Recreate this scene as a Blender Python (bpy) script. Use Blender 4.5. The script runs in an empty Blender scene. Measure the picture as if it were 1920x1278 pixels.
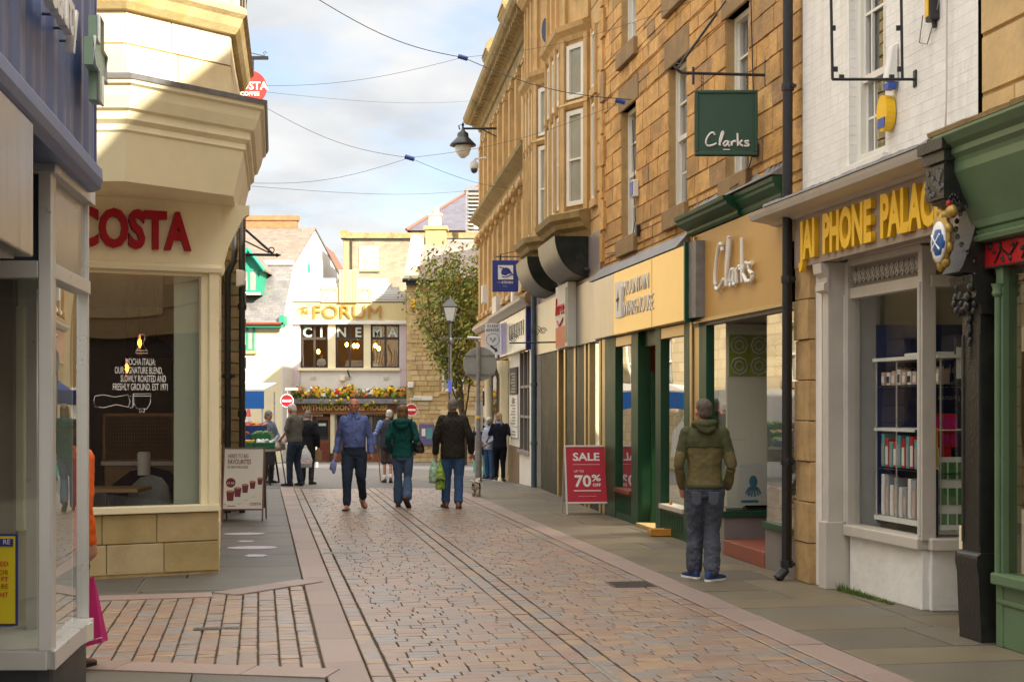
import bpy, bmesh, math, random
from mathutils import Vector, Matrix, noise
random.seed(7)
R = math.radians
SC = bpy.context.scene
COL = SC.collection
# ---------------------------------------------------------------- camera (eye 1.7 m above the street, level, 50 mm, shifted up)
F = 2667.0            # focal length in pixels of the 1920-wide photograph
HY, CX, EYE = 757.0, 960.0, 1.7
cd = bpy.data.cameras.new('camera'); cam = bpy.data.objects.new('camera', cd); COL.objects.link(cam)
cam.location = (0, 0, EYE); cam.rotation_euler = (R(90), 0, 0)
cd.sensor_width = 36; cd.lens = 36 * F / 1920; cd.shift_y = (HY - 639) / 1920
cd.clip_start = .1; cd.clip_end = 2000
SC.camera = cam
# ---------------------------------------------------------------- daylight
SUN = Vector((1, -1.2, .80)).normalized()
sd = bpy.data.lights.new('sun', 'SUN'); sun = bpy.data.objects.new('sun', sd); COL.objects.link(sun)
sd.energy = 2.0; sd.angle = R(.53); sd.color = (1, .90, .74)
sun.rotation_euler = SUN.to_track_quat('Z', 'Y').to_euler()
wd = bpy.data.worlds.new('World'); SC.world = wd; wd.use_nodes = True
nt = wd.node_tree; N = nt.nodes; L = nt.links
for n in list(N): N.remove(n)
out = N.new('ShaderNodeOutputWorld'); bg = N.new('ShaderNodeBackground'); bg.inputs[1].default_value = .1
sky = N.new('ShaderNodeTexSky'); sky.sky_type = 'NISHITA'; sky.sun_disc = False
sky.sun_elevation = math.asin(SUN.z); sky.sun_rotation = math.atan2(SUN.x, SUN.y)
tc = N.new('ShaderNodeTexCoord'); sep = N.new('ShaderNodeSeparateXYZ'); L.new(tc.outputs['Generated'], sep.inputs[0])
def wmath(op, a, b=None):
    m = N.new('ShaderNodeMath'); m.operation = op
    for i, q in enumerate((a, b)):
        if q is None: continue
        if isinstance(q, (int, float)): m.inputs[i].default_value = q
        else: L.new(q, m.inputs[i])
    return m.outputs[0]
den = wmath('ADD', wmath('MAXIMUM', sep.outputs[2], 0), .22)
cmb = N.new('ShaderNodeCombineXYZ')
L.new(wmath('DIVIDE', sep.outputs[0], den), cmb.inputs[0]); L.new(wmath('DIVIDE', sep.outputs[1], den), cmb.inputs[1])
no = N.new('ShaderNodeTexNoise'); no.inputs['Scale'].default_value = 2.1; no.inputs['Detail'].default_value = 7; no.inputs['Roughness'].default_value = .55
L.new(cmb.outputs[0], no.inputs['Vector'])
cr = N.new('ShaderNodeValToRGB'); cr.color_ramp.elements[0].position = .27; cr.color_ramp.elements[1].position = .52
L.new(no.outputs[0], cr.inputs[0])
no2 = N.new('ShaderNodeTexNoise'); no2.inputs['Scale'].default_value = 3.3; no2.inputs['Detail'].default_value = 6
L.new(cmb.outputs[0], no2.inputs['Vector'])
cc = N.new('ShaderNodeValToRGB')                       # cloud bodies: grey undersides to bright tops
cc.color_ramp.elements[0].position = .34; cc.color_ramp.elements[0].color = (1.24, 1.30, 1.37, 1)
cc.color_ramp.elements[1].position = .62; cc.color_ramp.elements[1].color = (1.68, 1.69, 1.68, 1)
L.new(no2.outputs[0], cc.inputs[0])
up = wmath('MAXIMUM', wmath('SUBTRACT', sep.outputs[2], .28), 0)      # cloud overhead, out of view, brightened and warmed to light the shaded street
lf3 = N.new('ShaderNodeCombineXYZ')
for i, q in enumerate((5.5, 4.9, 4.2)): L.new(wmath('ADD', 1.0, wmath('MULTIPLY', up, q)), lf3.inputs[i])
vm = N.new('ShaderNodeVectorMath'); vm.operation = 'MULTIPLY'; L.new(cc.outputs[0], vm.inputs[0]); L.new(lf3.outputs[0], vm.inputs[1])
mx = N.new('ShaderNodeMix'); mx.data_type = 'RGBA'
sk2 = N.new('ShaderNodeVectorMath'); sk2.operation = 'MULTIPLY'; sk2.inputs[1].default_value = (.38, .37, .38); L.new(sky.outputs[0], sk2.inputs[0])
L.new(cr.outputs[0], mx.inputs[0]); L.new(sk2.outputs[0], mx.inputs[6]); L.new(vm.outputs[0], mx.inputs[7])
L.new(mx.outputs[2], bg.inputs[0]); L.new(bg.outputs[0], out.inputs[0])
SC.view_settings.view_transform = 'Standard'; SC.view_settings.look = 'None'
SC.view_settings.exposure = 2.52; SC.view_settings.gamma = 1
SC.render.engine = 'CYCLES'
try:
    SC.cycles.max_bounces = 8; SC.cycles.diffuse_bounces = 4; SC.cycles.glossy_bounces = 4
    SC.cycles.transparent_max_bounces = 12; SC.cycles.caustics_reflective = False; SC.cycles.caustics_refractive = False
    SC.cycles.use_denoising = True
except Exception: pass

# ---------------------------------------------------------------- geometry helpers
def P(px, py, d):                                      # point at depth d seen at photo pixel (px, py)
    return Vector(((px - CX) / F * d, d, EYE - (py - HY) / F * d))
def gz(y): return 0.0 if y < 29 else -.0317 * (min(y, 100) - 29)
class Wl:                                              # plan line A->B; u along, v to the left of u (outward), z up
    def __init__(s, A, B):
        s.A = Vector((A[0], A[1], 0)); d = Vector((B[0] - A[0], B[1] - A[1], 0)); s.len = d.length
        s.U = d.normalized(); s.V = Vector((-s.U.y, s.U.x, 0))
    def __call__(s, u, v, z): return s.A + s.U * u + s.V * v + Vector((0, 0, z))
    def at(s, px, v=0):                                # u where column px meets the plane offset v
        k = (px - CX) / F; a = s.A + s.V * v
        return (k * a.y - a.x) / (s.U.x - k * s.U.y)
    def zz(s, px, py, v=0):
        return EYE - (py - HY) / F * s(s.at(px, v), v, 0).y
    def loc(s, u, v=0, z=0): return s(u, v, z)
W0 = Wl((0, 0), (1, 0))
W0.U = Vector((1, 0, 0)); W0.V = Vector((0, 1, 0))
def wpos(o):
    p = Vector((0, 0, 0))
    while o is not None: p += o.location; o = o.parent
    return p
class MB:
    def __init__(s, fr=W0): s.v = []; s.f = []; s.uv = []; s.sm = []; s.mi = []; s.F = fr; s.m = 0
    def add(s, pts, faces, smooth=False, uvs=None):
        o = len(s.v); pts = [Vector(p) for p in pts]
        s.v += [s.F(*p) for p in pts]
        for k, fc in enumerate(faces):
            s.f.append([o + i for i in fc]); s.sm.append(smooth); s.mi.append(s.m)
            if uvs: s.uv += [uvs[i] for i in fc]; continue
            n = (pts[fc[1]] - pts[fc[0]]).cross(pts[fc[2]] - pts[fc[1]]); a = (abs(n.x), abs(n.y), abs(n.z)); j = a.index(max(a))
            for i in fc:
                p = pts[i]; s.uv.append((p.x, p.y) if j == 2 else (p.x, p.z) if j == 1 else (p.y, p.z))
        return s
    def box(s, u0, u1, v0, v1, z0, z1):
        u0, u1 = min(u0, u1), max(u0, u1); v0, v1 = min(v0, v1), max(v0, v1); z0, z1 = min(z0, z1), max(z0, z1)
        p = [(u, v, z) for z in (z0, z1) for v in (v0, v1) for u in (u0, u1)]
        return s.add(p, [(0, 2, 3, 1), (4, 5, 7, 6), (0, 1, 5, 4), (2, 6, 7, 3), (0, 4, 6, 2), (1, 3, 7, 5)])
    def hexa(s, p): return s.add(p, [(0, 2, 3, 1), (4, 5, 7, 6), (0, 1, 5, 4), (2, 6, 7, 3), (0, 4, 6, 2), (1, 3, 7, 5)])
    def quad(s, *p): return s.add(p, [tuple(range(len(p)))])
    def prism(s, poly, axis, a, b, smooth=False):      # polygon (two coords) extruded along axis 'u','v' or 'z'
        def mk(c, t): return {'u': (t, c[0], c[1]), 'v': (c[0], t, c[1]), 'z': (c[0], c[1], t)}[axis]
        n = len(poly); pts = [mk(c, a) for c in poly] + [mk(c, b) for c in poly]
        s.add(pts, [tuple(range(n))[::-1], tuple(range(n, 2 * n))])
        return s.add(pts, [(i, (i + 1) % n, n + (i + 1) % n, n + i) for i in range(n)], smooth)
    def sweep(s, prof, path, up=(0, 0, 1)):            # profile (out, z) carried along plan points, mitred
        n = len(path); m = len(prof); pts = []
        for i, q in enumerate(path):
            q = Vector((q[0], q[1], 0)); a = Vector((*path[max(i - 1, 0)], 0)); b = Vector((*path[min(i + 1, n - 1)], 0))
            t1 = (q - a).normalized() if i else (b - q).normalized(); t2 = (b - q).normalized() if i < n - 1 else t1
            n1 = Vector((-t1.y, t1.x, 0)); n2 = Vector((-t2.y, t2.x, 0)); nn = (n1 + n2).normalized(); k = 1 / max(.3, nn.dot(n1))
            pts += [tuple(q + nn * k * o + Vector((0, 0, z))) for o, z in prof]
        fs = [(i * m + j, i * m + (j + 1) % m, (i + 1) * m + (j + 1) % m, (i + 1) * m + j) for i in range(n - 1) for j in range(m)]
        s.add(pts, fs); return s.add(pts, [tuple(range(m)), tuple(range((n - 1) * m, n * m))[::-1]])
    def tube(s, path, r, n=8, caps=True):
        path = [Vector(p) for p in path]; rs = r if isinstance(r, (list, tuple)) else [r] * len(path); pts = []; fs = []
        for i, q in enumerate(path):
            t = (path[min(i + 1, len(path) - 1)] - path[max(i - 1, 0)]).normalized()
            a = t.cross(Vector((0, 0, 1)) if abs(t.z) < .9 else Vector((1, 0, 0))).normalized(); b = t.cross(a)
            pts += [q + (a * math.cos(k * 2 * math.pi / n) + b * math.sin(k * 2 * math.pi / n)) * rs[i] for k in range(n)]
        for i in range(len(path) - 1):
            fs += [(i * n + k, i * n + (k + 1) % n, (i + 1) * n + (k + 1) % n, (i + 1) * n + k) for k in range(n)]
        s.add(pts, fs, True)
        if caps: s.add(pts[:n], [tuple(range(n))[::-1]]); s.add(pts[-n:], [tuple(range(n))])
        return s
    def lathe(s, c, prof, n=16, axis='z', smooth=True):
        c = Vector(c); pts = []
        for r, h in prof:
            for k in range(n):
                x, y = r * math.cos(k * 2 * math.pi / n), r * math.sin(k * 2 * math.pi / n)
                pts.append(c + Vector({'z': (x, y, h), 'v': (x, h, y), 'u': (h, x, y)}[axis]))
        m = len(prof)
        s.add(pts, [(i * n + k, i * n + (k + 1) % n, (i + 1) * n + (k + 1) % n, (i + 1) * n + k) for i in range(m - 1) for k in range(n)], smooth)
        return s.add(pts, [tuple(range(n))[::-1], tuple(range((m - 1) * n, m * n))])
    def ball(s, c, rx, ry=None, rz=None, n=12, m=8):
        ry = ry or rx; rz = rz or rx; c = Vector(c); pts = []
        for i in range(m + 1):
            a = math.pi * i / m
            pts += [c + Vector((rx * math.sin(a) * math.cos(k * 2 * math.pi / n), ry * math.sin(a) * math.sin(k * 2 * math.pi / n), rz * math.cos(a))) for k in range(n)]
        return s.add(pts, [(i * n + k, (i + 1) * n + k, (i + 1) * n + (k + 1) % n, i * n + (k + 1) % n) for i in range(m) for k in range(n)], True)
    def build(s, name, mats, parent=None, bev=0, label=None):
        base = wpos(parent); me = bpy.data.meshes.new(name)
        me.from_pydata([tuple(p - base) for p in s.v], [], s.f)
        uvl = me.uv_layers.new(name='UVMap'); uvl.data.foreach_set('uv', [c for q in s.uv for c in q])
        me.polygons.foreach_set('use_smooth', s.sm); me.polygons.foreach_set('material_index', s.mi)
        for m in (mats if isinstance(mats, (list, tuple)) else [mats]): me.materials.append(m)
        o = bpy.data.objects.new(name, me); COL.objects.link(o)
        if parent is not None: o.parent = parent
        if bev:
            b = o.modifiers.new('bevel', 'BEVEL'); b.width = bev; b.segments = 2; b.limit_method = 'ANGLE'; b.angle_limit = R(40)
        if label: o['label'] = label
        return o
def tag(o, label=None, cat=None, group=None, kind=None):
    if label: o['label'] = label
    if cat: o['category'] = cat
    if group: o['group'] = group
    if kind: o['kind'] = kind
    return o
def thing(name, label, cat, loc=(0, 0, 0), group=None):
    o = bpy.data.objects.new(name, None); COL.objects.link(o); o.location = loc; o.empty_display_size = .2
    return tag(o, label, cat, group)
def dup(root, loc=None, rz=None, label=None):
    r = root.copy(); COL.objects.link(r)
    if loc is not None: r.location = loc
    if rz is not None: r.rotation_euler.z = rz
    if label: r['label'] = label
    def rec(src, dst):
        for ch in [o for o in bpy.data.objects if o.parent == src]:
            c = ch.copy(); COL.objects.link(c); c.parent = dst; rec(ch, c)
    rec(root, r); return r
def text(name, s, W, u, v, z, size, m, parent, align='CENTER', ext=.012, off=0, shear=0, sx=1.0, rot=0, flip=False, space=1.0, res=3, tilt=0):
    c = bpy.data.curves.new(name, 'FONT'); c.body = s; c.size = size; c.extrude = ext; c.offset = off; c.shear = shear
    c.align_x = align; c.align_y = 'BOTTOM_BASELINE'; c.resolution_u = res; c.space_character = space
    c.materials.append(m); o = bpy.data.objects.new(name, c); COL.objects.link(o); o.parent = parent
    X = (W.U if flip else -W.U); V = (-W.V if flip else W.V); Z = Vector((0, 0, 1))
    M3 = Matrix((X, Z, V)).transposed() @ Matrix.Rotation(tilt, 3, 'X') @ Matrix.Rotation(rot, 3, 'Z') @ Matrix.Diagonal((sx, 1, 1))
    o.matrix_local = Matrix.Translation(W(u, v, z) - wpos(parent)) @ M3.to_4x4()
    return o

# ---------------------------------------------------------------- materials
def nm(name):
    m = bpy.data.materials.new(name); m.use_nodes = True; t = m.node_tree
    for n in list(t.nodes): t.nodes.remove(n)
    return m, t, t.nodes, t.links
def principled(t, col, rough, metal=0, spec=.5, coat=0):
    b = t.nodes.new('ShaderNodeBsdfPrincipled'); o = t.nodes.new('ShaderNodeOutputMaterial'); t.links.new(b.outputs[0], o.inputs[0])
    b.inputs['Base Color'].default_value = (*col, 1); b.inputs['Roughness'].default_value = rough; b.inputs['Metallic'].default_value = metal
    b.inputs['Specular IOR Level'].default_value = spec; b.inputs['Coat Weight'].default_value = coat
    return b
def M(name, col, rough=.6, var=.12, scale=3., bump=.15, bscale=30., metal=0, spec=.5, coat=0, isl=None, stain=0, stcol=(.12, .1, .06), streak=False, rvar=.1, uv=None, uvs=(1, 1), bdist=.01, bcon=.28):
    """procedural surface: base colour (or one of several per separate piece), mottling, stains, bump; uv='brick' lays courses."""
    m, t, n, l = nm(name); b = principled(t, col, rough, metal, spec, coat)
    tc = n.new('ShaderNodeTexCoord'); src = tc.outputs['Object']
    nz = n.new('ShaderNodeTexNoise'); nz.inputs['Scale'].default_value = scale; nz.inputs['Detail'].default_value = 6; nz.inputs['Roughness'].default_value = .6
    l.new(src, nz.inputs['Vector'])
    cur = None; height = None
    if isl:
        g = n.new('ShaderNodeNewGeometry'); r = n.new('ShaderNodeValToRGB'); r.color_ramp.interpolation = 'CONSTANT'
        e = r.color_ramp.elements
        while len(e) < len(isl): e.new(.5)
        for i, c in enumerate(isl): e[i].position = i / len(isl); e[i].color = (*c, 1)
        l.new(g.outputs['Random Per Island'], r.inputs[0]); cur = r.outputs[0]
    if uv == 'brick':
        u = n.new('ShaderNodeUVMap'); bt = n.new('ShaderNodeTexBrick'); l.new(u.outputs[0], bt.inputs['Vector'])
        c1 = col; c2 = [x * (1 - bcon) for x in col]; mo = [x * (1 - 1.6 * bcon) for x in col]
        bt.inputs['Color1'].default_value = (*c1, 1); bt.inputs['Color2'].default_value = (*c2, 1); bt.inputs['Mortar'].default_value = (*mo, 1)
        bt.inputs['Scale'].default_value = 1; bt.inputs['Brick Width'].default_value = uvs[0]; bt.inputs['Row Height'].default_value = uvs[1]
        bt.inputs['Mortar Size'].default_value = .03 * uvs[1] + .003; bt.inputs['Mortar Smooth'].default_value = .3; bt.inputs['Bias'].default_value = -.1
        cur = bt.outputs['Color']; iv = n.new('ShaderNodeMath'); iv.operation = 'SUBTRACT'; iv.inputs[0].default_value = 1; l.new(bt.outputs['Fac'], iv.inputs[1]); height = iv.outputs[0]
    if cur is None:
        rgb = n.new('ShaderNodeRGB'); rgb.outputs[0].default_value = (*col, 1); cur = rgb.outputs[0]
    if var:
        mr = n.new('ShaderNodeMapRange'); mr.inputs[1].default_value = .3; mr.inputs[2].default_value = .7; mr.inputs[3].default_value = 1 - var; mr.inputs[4].default_value = 1 + var
        l.new(nz.outputs[0], mr.inputs[0]); sc = n.new('ShaderNodeVectorMath'); sc.operation = 'SCALE'; l.new(cur, sc.inputs[0]); l.new(mr.outputs[0], sc.inputs['Scale']); cur = sc.outputs[0]
    if stain:
        mp = n.new('ShaderNodeMapping'); l.new(src, mp.inputs[0])
        mp.inputs['Scale'].default_value = (5, 5, .5) if streak else (1, 1, 1)
        n3 = n.new('ShaderNodeTexNoise'); n3.inputs['Scale'].default_value = 1.7; n3.inputs['Detail'].default_value = 8; n3.inputs['Roughness'].default_value = .65; l.new(mp.outputs[0], n3.inputs['Vector'])
        rr = n.new('ShaderNodeMapRange'); rr.inputs[1].default_value = .5; rr.inputs[2].default_value = .75; rr.inputs[3].default_value = 0; rr.inputs[4].default_value = stain; l.new(n3.outputs[0], rr.inputs[0])
        mx = n.new('ShaderNodeMix'); mx.data_type = 'RGBA'; l.new(rr.outputs[0], mx.inputs[0]); l.new(cur, mx.inputs[6]); mx.inputs[7].default_value = (*stcol, 1); cur = mx.outputs[2]
    l.new(cur, b.inputs['Base Color'])
    if rvar:
        mr = n.new('ShaderNodeMapRange'); mr.inputs[3].default_value = max(.02, rough - rvar); mr.inputs[4].default_value = min(1, rough + rvar); l.new(nz.outputs[0], mr.inputs[0]); l.new(mr.outputs[0], b.inputs['Roughness'])
    if bump:
        n2 = n.new('ShaderNodeTexNoise'); n2.inputs['Scale'].default_value = bscale; n2.inputs['Detail'].default_value = 5; l.new(src, n2.inputs['Vector'])
        h = n2.outputs[0]
        if height is not None:
            ad = n.new('ShaderNodeMath'); ad.operation = 'MULTIPLY_ADD'; l.new(height, ad.inputs[0]); ad.inputs[1].default_value = 1.2; l.new(h, ad.inputs[2]); h = ad.outputs[0]
        bp = n.new('ShaderNodeBump'); bp.inputs['Strength'].default_value = bump; bp.inputs['Distance'].default_value = bdist; l.new(h, bp.inputs['Height']); l.new(bp.outputs[0], b.inputs['Normal'])
    return m
def glass(name, tint=(.9, .93, .92), refl=1.0, wave=.004, f0=.15, ex=2.5):
    m, t, n, l = nm(name); o = n.new('ShaderNodeOutputMaterial'); mix = n.new('ShaderNodeMixShader'); tr = n.new('ShaderNodeBsdfTransparent'); gl = n.new('ShaderNodeBsdfGlossy')
    tr.inputs[0].default_value = (*tint, 1); gl.inputs['Roughness'].default_value = .0; gl.inputs[0].default_value = (refl, refl, refl, 1)
    lw = n.new('ShaderNodeLayerWeight'); lw.inputs[0].default_value = .5; pw = n.new('ShaderNodeMath'); pw.operation = 'POWER'; pw.inputs[1].default_value = ex; l.new(lw.outputs['Facing'], pw.inputs[0])
    fr = n.new('ShaderNodeMath'); fr.operation = 'MULTIPLY_ADD'; fr.inputs[1].default_value = .9 - f0; fr.inputs[2].default_value = f0; l.new(pw.outputs[0], fr.inputs[0])
    tc = n.new('ShaderNodeTexCoord'); nz = n.new('ShaderNodeTexNoise'); nz.inputs['Scale'].default_value = 1.1; nz.inputs['Detail'].default_value = 0; l.new(tc.outputs['Object'], nz.inputs['Vector'])
    bp = n.new('ShaderNodeBump'); bp.inputs['Strength'].default_value = .12; bp.inputs['Distance'].default_value = wave * 8; l.new(nz.outputs[0], bp.inputs['Height']); l.new(bp.outputs[0], gl.inputs['Normal'])
    l.new(fr.outputs[0], mix.inputs[0]); l.new(tr.outputs[0], mix.inputs[1]); l.new(gl.outputs[0], mix.inputs[2]); l.new(mix.outputs[0], o.inputs[0]); return m
def emit(name, col, k):
    m, t, n, l = nm(name); o = n.new('ShaderNodeOutputMaterial'); e = n.new('ShaderNodeEmission'); e.inputs[0].default_value = (*col, 1); e.inputs[1].default_value = k; l.new(e.outputs[0], o.inputs[0]); return m
GOLD = [(0.603, 0.345, 0.113), (0.645, 0.384, 0.14), (0.562, 0.32, 0.108), (0.676, 0.414, 0.162), (0.582, 0.34, 0.122), (0.499, 0.286, 0.104), (0.624, 0.374, 0.14), (0.447, 0.266, 0.108), (0.614, 0.364, 0.144), (0.385, 0.241, 0.117)]
m_gold = M('gold_sandstone', (.6, .38, .15), .88, .25, 7, .5, 26, isl=GOLD, stain=.65, stcol=(.20, .12, .05), bdist=.025)
m_goldplain = M('dressed_sandstone', (.60, .40, .18), .85, .16, 3, .35, 26, stain=.5, stcol=(.26, .18, .08), streak=True)
m_darkstone = M('weathered_brown_stone', (.30, .20, .10), .88, .2, 5, .4, 30, stain=.5, stcol=(.10, .07, .04))
m_mortar = M('lime_mortar', (.44, .30, .14), .95, .15, 8, .5, 40)
m_mossy = M('mossy_stone_moulding', (.36, .26, .12), .9, .2, 4, .5, 30, stain=.8, stcol=(.10, .11, .02))
CREAMST = [(.78, .66, .42), (.82, .70, .46), (.74, .60, .36), (.80, .70, .50)]
m_creamst = M('pale_ashlar', (.78, .66, .42), .85, .1, 3, .3, 30, isl=CREAMST, stain=.35, stcol=(.45, .30, .12))
m_costast = M('shopfront_sandstone', (.50, .38, .19), .85, .15, 3, .35, 30, isl=[(.48, .36, .18), (.54, .42, .22), (.44, .33, .15), (.50, .39, .22)], stain=.5, stcol=(.28, .19, .07))
m_cream = M('cream_paint', (.88, .79, .54), .42, .04, 2, .03, 20, stain=.22, stcol=(.5, .4, .2))
m_white = M('white_paint', (.80, .79, .75), .45, .05, 3, .05, 25)
m_sash = M('sash_white_paint', (.82, .80, .74), .4, .04, 3, .03, 25)
m_whitebrick = M('white_painted_brick', (.88, .87, .84), .6, .05, 4, .6, 12, uv='brick', uvs=(.23, .085), stain=.45, streak=True, stcol=(.52, .46, .37), bdist=.012, bcon=.05)
m_whiterend = M('white_roughcast', (.86, .85, .82), .7, .05, 4, .45, 18, stain=.35, stcol=(.45, .42, .36), bdist=.012)
m_putty = M('pale_grey_paint', (.60, .56, .50), .45, .05, 4, .06, 30, stain=.15)
m_lead = M('lead_flashing', (.24, .24, .25), .55, .25, 6, .4, 20, metal=.3)
m_black = M('black_iron', (.018, .018, .02), .42, .2, 9, .1, 40)
m_blackpaint = M('old_black_paint', (.02, .02, .018), .35, .3, 12, .5, 45, stain=.25, stcol=(.12, .11, .09))
m_green = M('dark_green_paint', (.014, .07, .035), .42, .12, 4, .05, 30, stain=.1, spec=.25)
m_green2 = M('sage_green_paint', (.12, .20, .105), .42, .1, 4, .08, 20, stain=.15, stcol=(.2, .22, .14))
m_clarksgreen = M('sign_green_paint', (.022, .072, .042), .4, .06, 4, .02, 20)
m_tan = M('brown_gold_panel', (.55, .33, .10), .42, .05, 2, .03, 12, spec=.4, stain=.12, streak=True, stcol=(.3, .18, .05))
m_brass = M('satin_brass_panel', (.84, .62, .24), .3, .05, 1.2, .08, 1.3, metal=.55, rvar=.04, bdist=.02)
m_brassb = M('brass_strip', (.50, .37, .17), .35, .1, 3, .05, 20, metal=.8)
m_steel = M('brushed_steel_panel', (.42, .40, .375), .3, .12, 1.5, .07, 1.5, metal=.8, bdist=.02, rvar=.06, stain=.4, streak=True, stcol=(.22, .2, .18))
m_brushed = M('brushed_metal_panel', (.50, .48, .45), .24, .1, 2, .1, 3, metal=.85, stain=.9, streak=True, stcol=(.20, .185, .17))
m_alu = M('aluminium_frame', (.70, .70, .69), .3, .05, 3, .03, 30, metal=.35)
m_greyclad = M('mauve_grey_cladding', (.36, .32, .33), .35, .08, 2, .1, 3, metal=.3)
m_marble = M('dark_green_marble', (.022, .025, .02), .45, .4, 4, .02, 30, spec=.12, stain=.7, stcol=(.09, .085, .06))
m_blue = M('royal_blue_paint', (.022, .035, .24), .4, .06, 3, .03, 20)
m_navyfascia = M('blue_ribbed_panel', (.14, .195, .40), .38, .1, 2, .08, 6, metal=.25, stain=.3, streak=True, stcol=(.30, .33, .50))
m_navydark = M('dark_navy_panel', (.035, .045, .07), .4, .08, 3, .03, 20)
m_glass = glass('shop_glass')
m_glass2 = glass('clear_shop_glass', (.93, .95, .94), .9, .004, .06, 5)
m_pane = M('dark_window_glass', (.03, .035, .035), .04, .3, 1.5, .03, 1.2, spec=.9, rvar=0)
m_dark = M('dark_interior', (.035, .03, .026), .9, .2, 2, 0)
m_dim = M('shop_interior_wall', (.30, .27, .22), .9, .1, 2, 0)
m_red = M('sign_red', (.55, .012, .02), .35, .05, 3, .02, 20)
m_orange = M('orange_fabric', (.75, .12, .012), .8, .1, 6, .2, 60)
m_magenta = M('magenta_plastic_bag', (.50, .01, .17), .4, .1, 6, .2, 20)
m_yellow = M('yellow_letter_paint', (.93, .56, .012), .45, .06, 5, .1, 30)
m_signwhite = M('white_lettering', (.85, .85, .83), .5, .03, 3, .02, 20)
m_ink = M('dark_lettering', (.03, .03, .035), .6, 0, 3, 0)
m_wood = M('oak_board', (.42, .26, .12), .5, .2, 6, .1, 30, streak=True, stain=.3, stcol=(.25, .14, .06))
m_crimson = M('crimson_letters', (.36, .004, .014), .5, .04, 3, .02, 20, spec=.25)
m_redwood = M('red_brown_timber', (.20, .045, .02), .5, .2, 5, .1, 20)
m_slate = M('roof_slate', (.20, .19, .19), .65, .2, 2, .4, 20, uv='brick', uvs=(.4, .25), stain=.4, stcol=(.30, .27, .21))
m_slatebrown = M('brown_roof_tile', (.24, .19, .15), .8, .2, 2, .4, 20, uv='brick', uvs=(.4, .25), stain=.4, stcol=(.14, .12, .09))
m_steelpost = M('galvanised_steel', (.32, .30, .28), .5, .25, 9, .15, 40, metal=.5, stain=.3, stcol=(.14, .10, .07))
m_skin = M('skin', (.52, .27, .18), .5, .1, 20, .05, 80)
def fab(name, c, var=.15, bump=.3, sc=9, rough=.85): return M(name, c, rough, var, sc, bump, 120, spec=.2)
# ================================================================ THE STREET
m_ground = M('grey_block_paving', (.135, .13, .132), .6, .12, .8, .35, 40, uv='brick', uvs=(.2, .1), stain=.25, stcol=(.09, .088, .085))
g = MB(); ys = [-80, 0, 10, 20, 28.80, 28.84, 29, 40, 60, 80, 100, 300, 1500]; xs = [-700, -60, -20, -6, 0, 6, 20, 60, 700]
pts = [(x, y, (-.03 if y < 28.82 else gz(y) + .002)) for y in ys for x in xs]; n = len(xs)
g.add(pts, [(j * n + i, j * n + i + 1, (j + 1) * n + i + 1, (j + 1) * n + i) for j in range(len(ys) - 1) for i in range(n - 1)])
tag(g.build('ground', m_ground), kind='structure')
SETT = [(.285, .195, .155), (.30, .215, .165), (.26, .215, .19), (.235, .215, .205), (.33, .235, .16), (.29, .20, .16), (.27, .21, .18), (.315, .225, .165), (.245, .225, .22), (.275, .185, .15)]
m_sett = M('street_setts', (.33, .25, .2), .36, .14, 9, .35, 60, isl=SETT, stain=.45, stcol=(.17, .13, .105), rvar=.12)
m_pink = M('pink_granite_kerb', (.35, .25, .225), .5, .12, 40, .2, 90, isl=[(.285, .215, .19), (.305, .23, .205), (.265, .20, .18)], stain=.35, stcol=(.2, .145, .12))
m_flag = M('sandstone_flags', (.2, .17, .125), .5, .12, 2.2, .3, 30, isl=[(.155, .13, .09), (.18, .148, .098), (.13, .112, .085), (.168, .138, .088), (.145, .13, .10)], stain=.35, stcol=(.085, .078, .06))
m_flagd = M('grey_flags', (.1, .098, .088), .5, .12, 2.2, .3, 30, isl=[(.105, .10, .088), (.12, .112, .095), (.092, .09, .082), (.11, .106, .095)], stain=.35, stcol=(.06, .058, .052))
m_joint = M('joint_sand', (.085, .072, .05), .95, .3, 12, .5, 60)
RD = Wl((-1.125, 8.7), (-1.125 + 1, 8.7 + .1775))      # u across the road from the left kerb, v up the street
def clip(poly, reg):                                   # convex clip, 2D, region anticlockwise
    for i in range(len(reg)):
        a, b = reg[i], reg[(i + 1) % len(reg)]; o = []
        ins = lambda p: (b[0] - a[0]) * (p[1] - a[1]) - (b[1] - a[1]) * (p[0] - a[0]) >= 0
        for k in range(len(poly)):
            p, q = poly[k - 1], poly[k]; ip, iq = ins(p), ins(q)
            if ip != iq:
                d1 = (b[0] - a[0]) * (p[1] - a[1]) - (b[1] - a[1]) * (p[0] - a[0]); d2 = (b[0] - a[0]) * (q[1] - a[1]) - (b[1] - a[1]) * (q[0] - a[0])
                t = d1 / (d1 - d2); o.append((p[0] + (q[0] - p[0]) * t, p[1] + (q[1] - p[1]) * t))
            if iq: o.append(q)
        poly = o
        if len(poly) < 3: return []
    return poly
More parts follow.
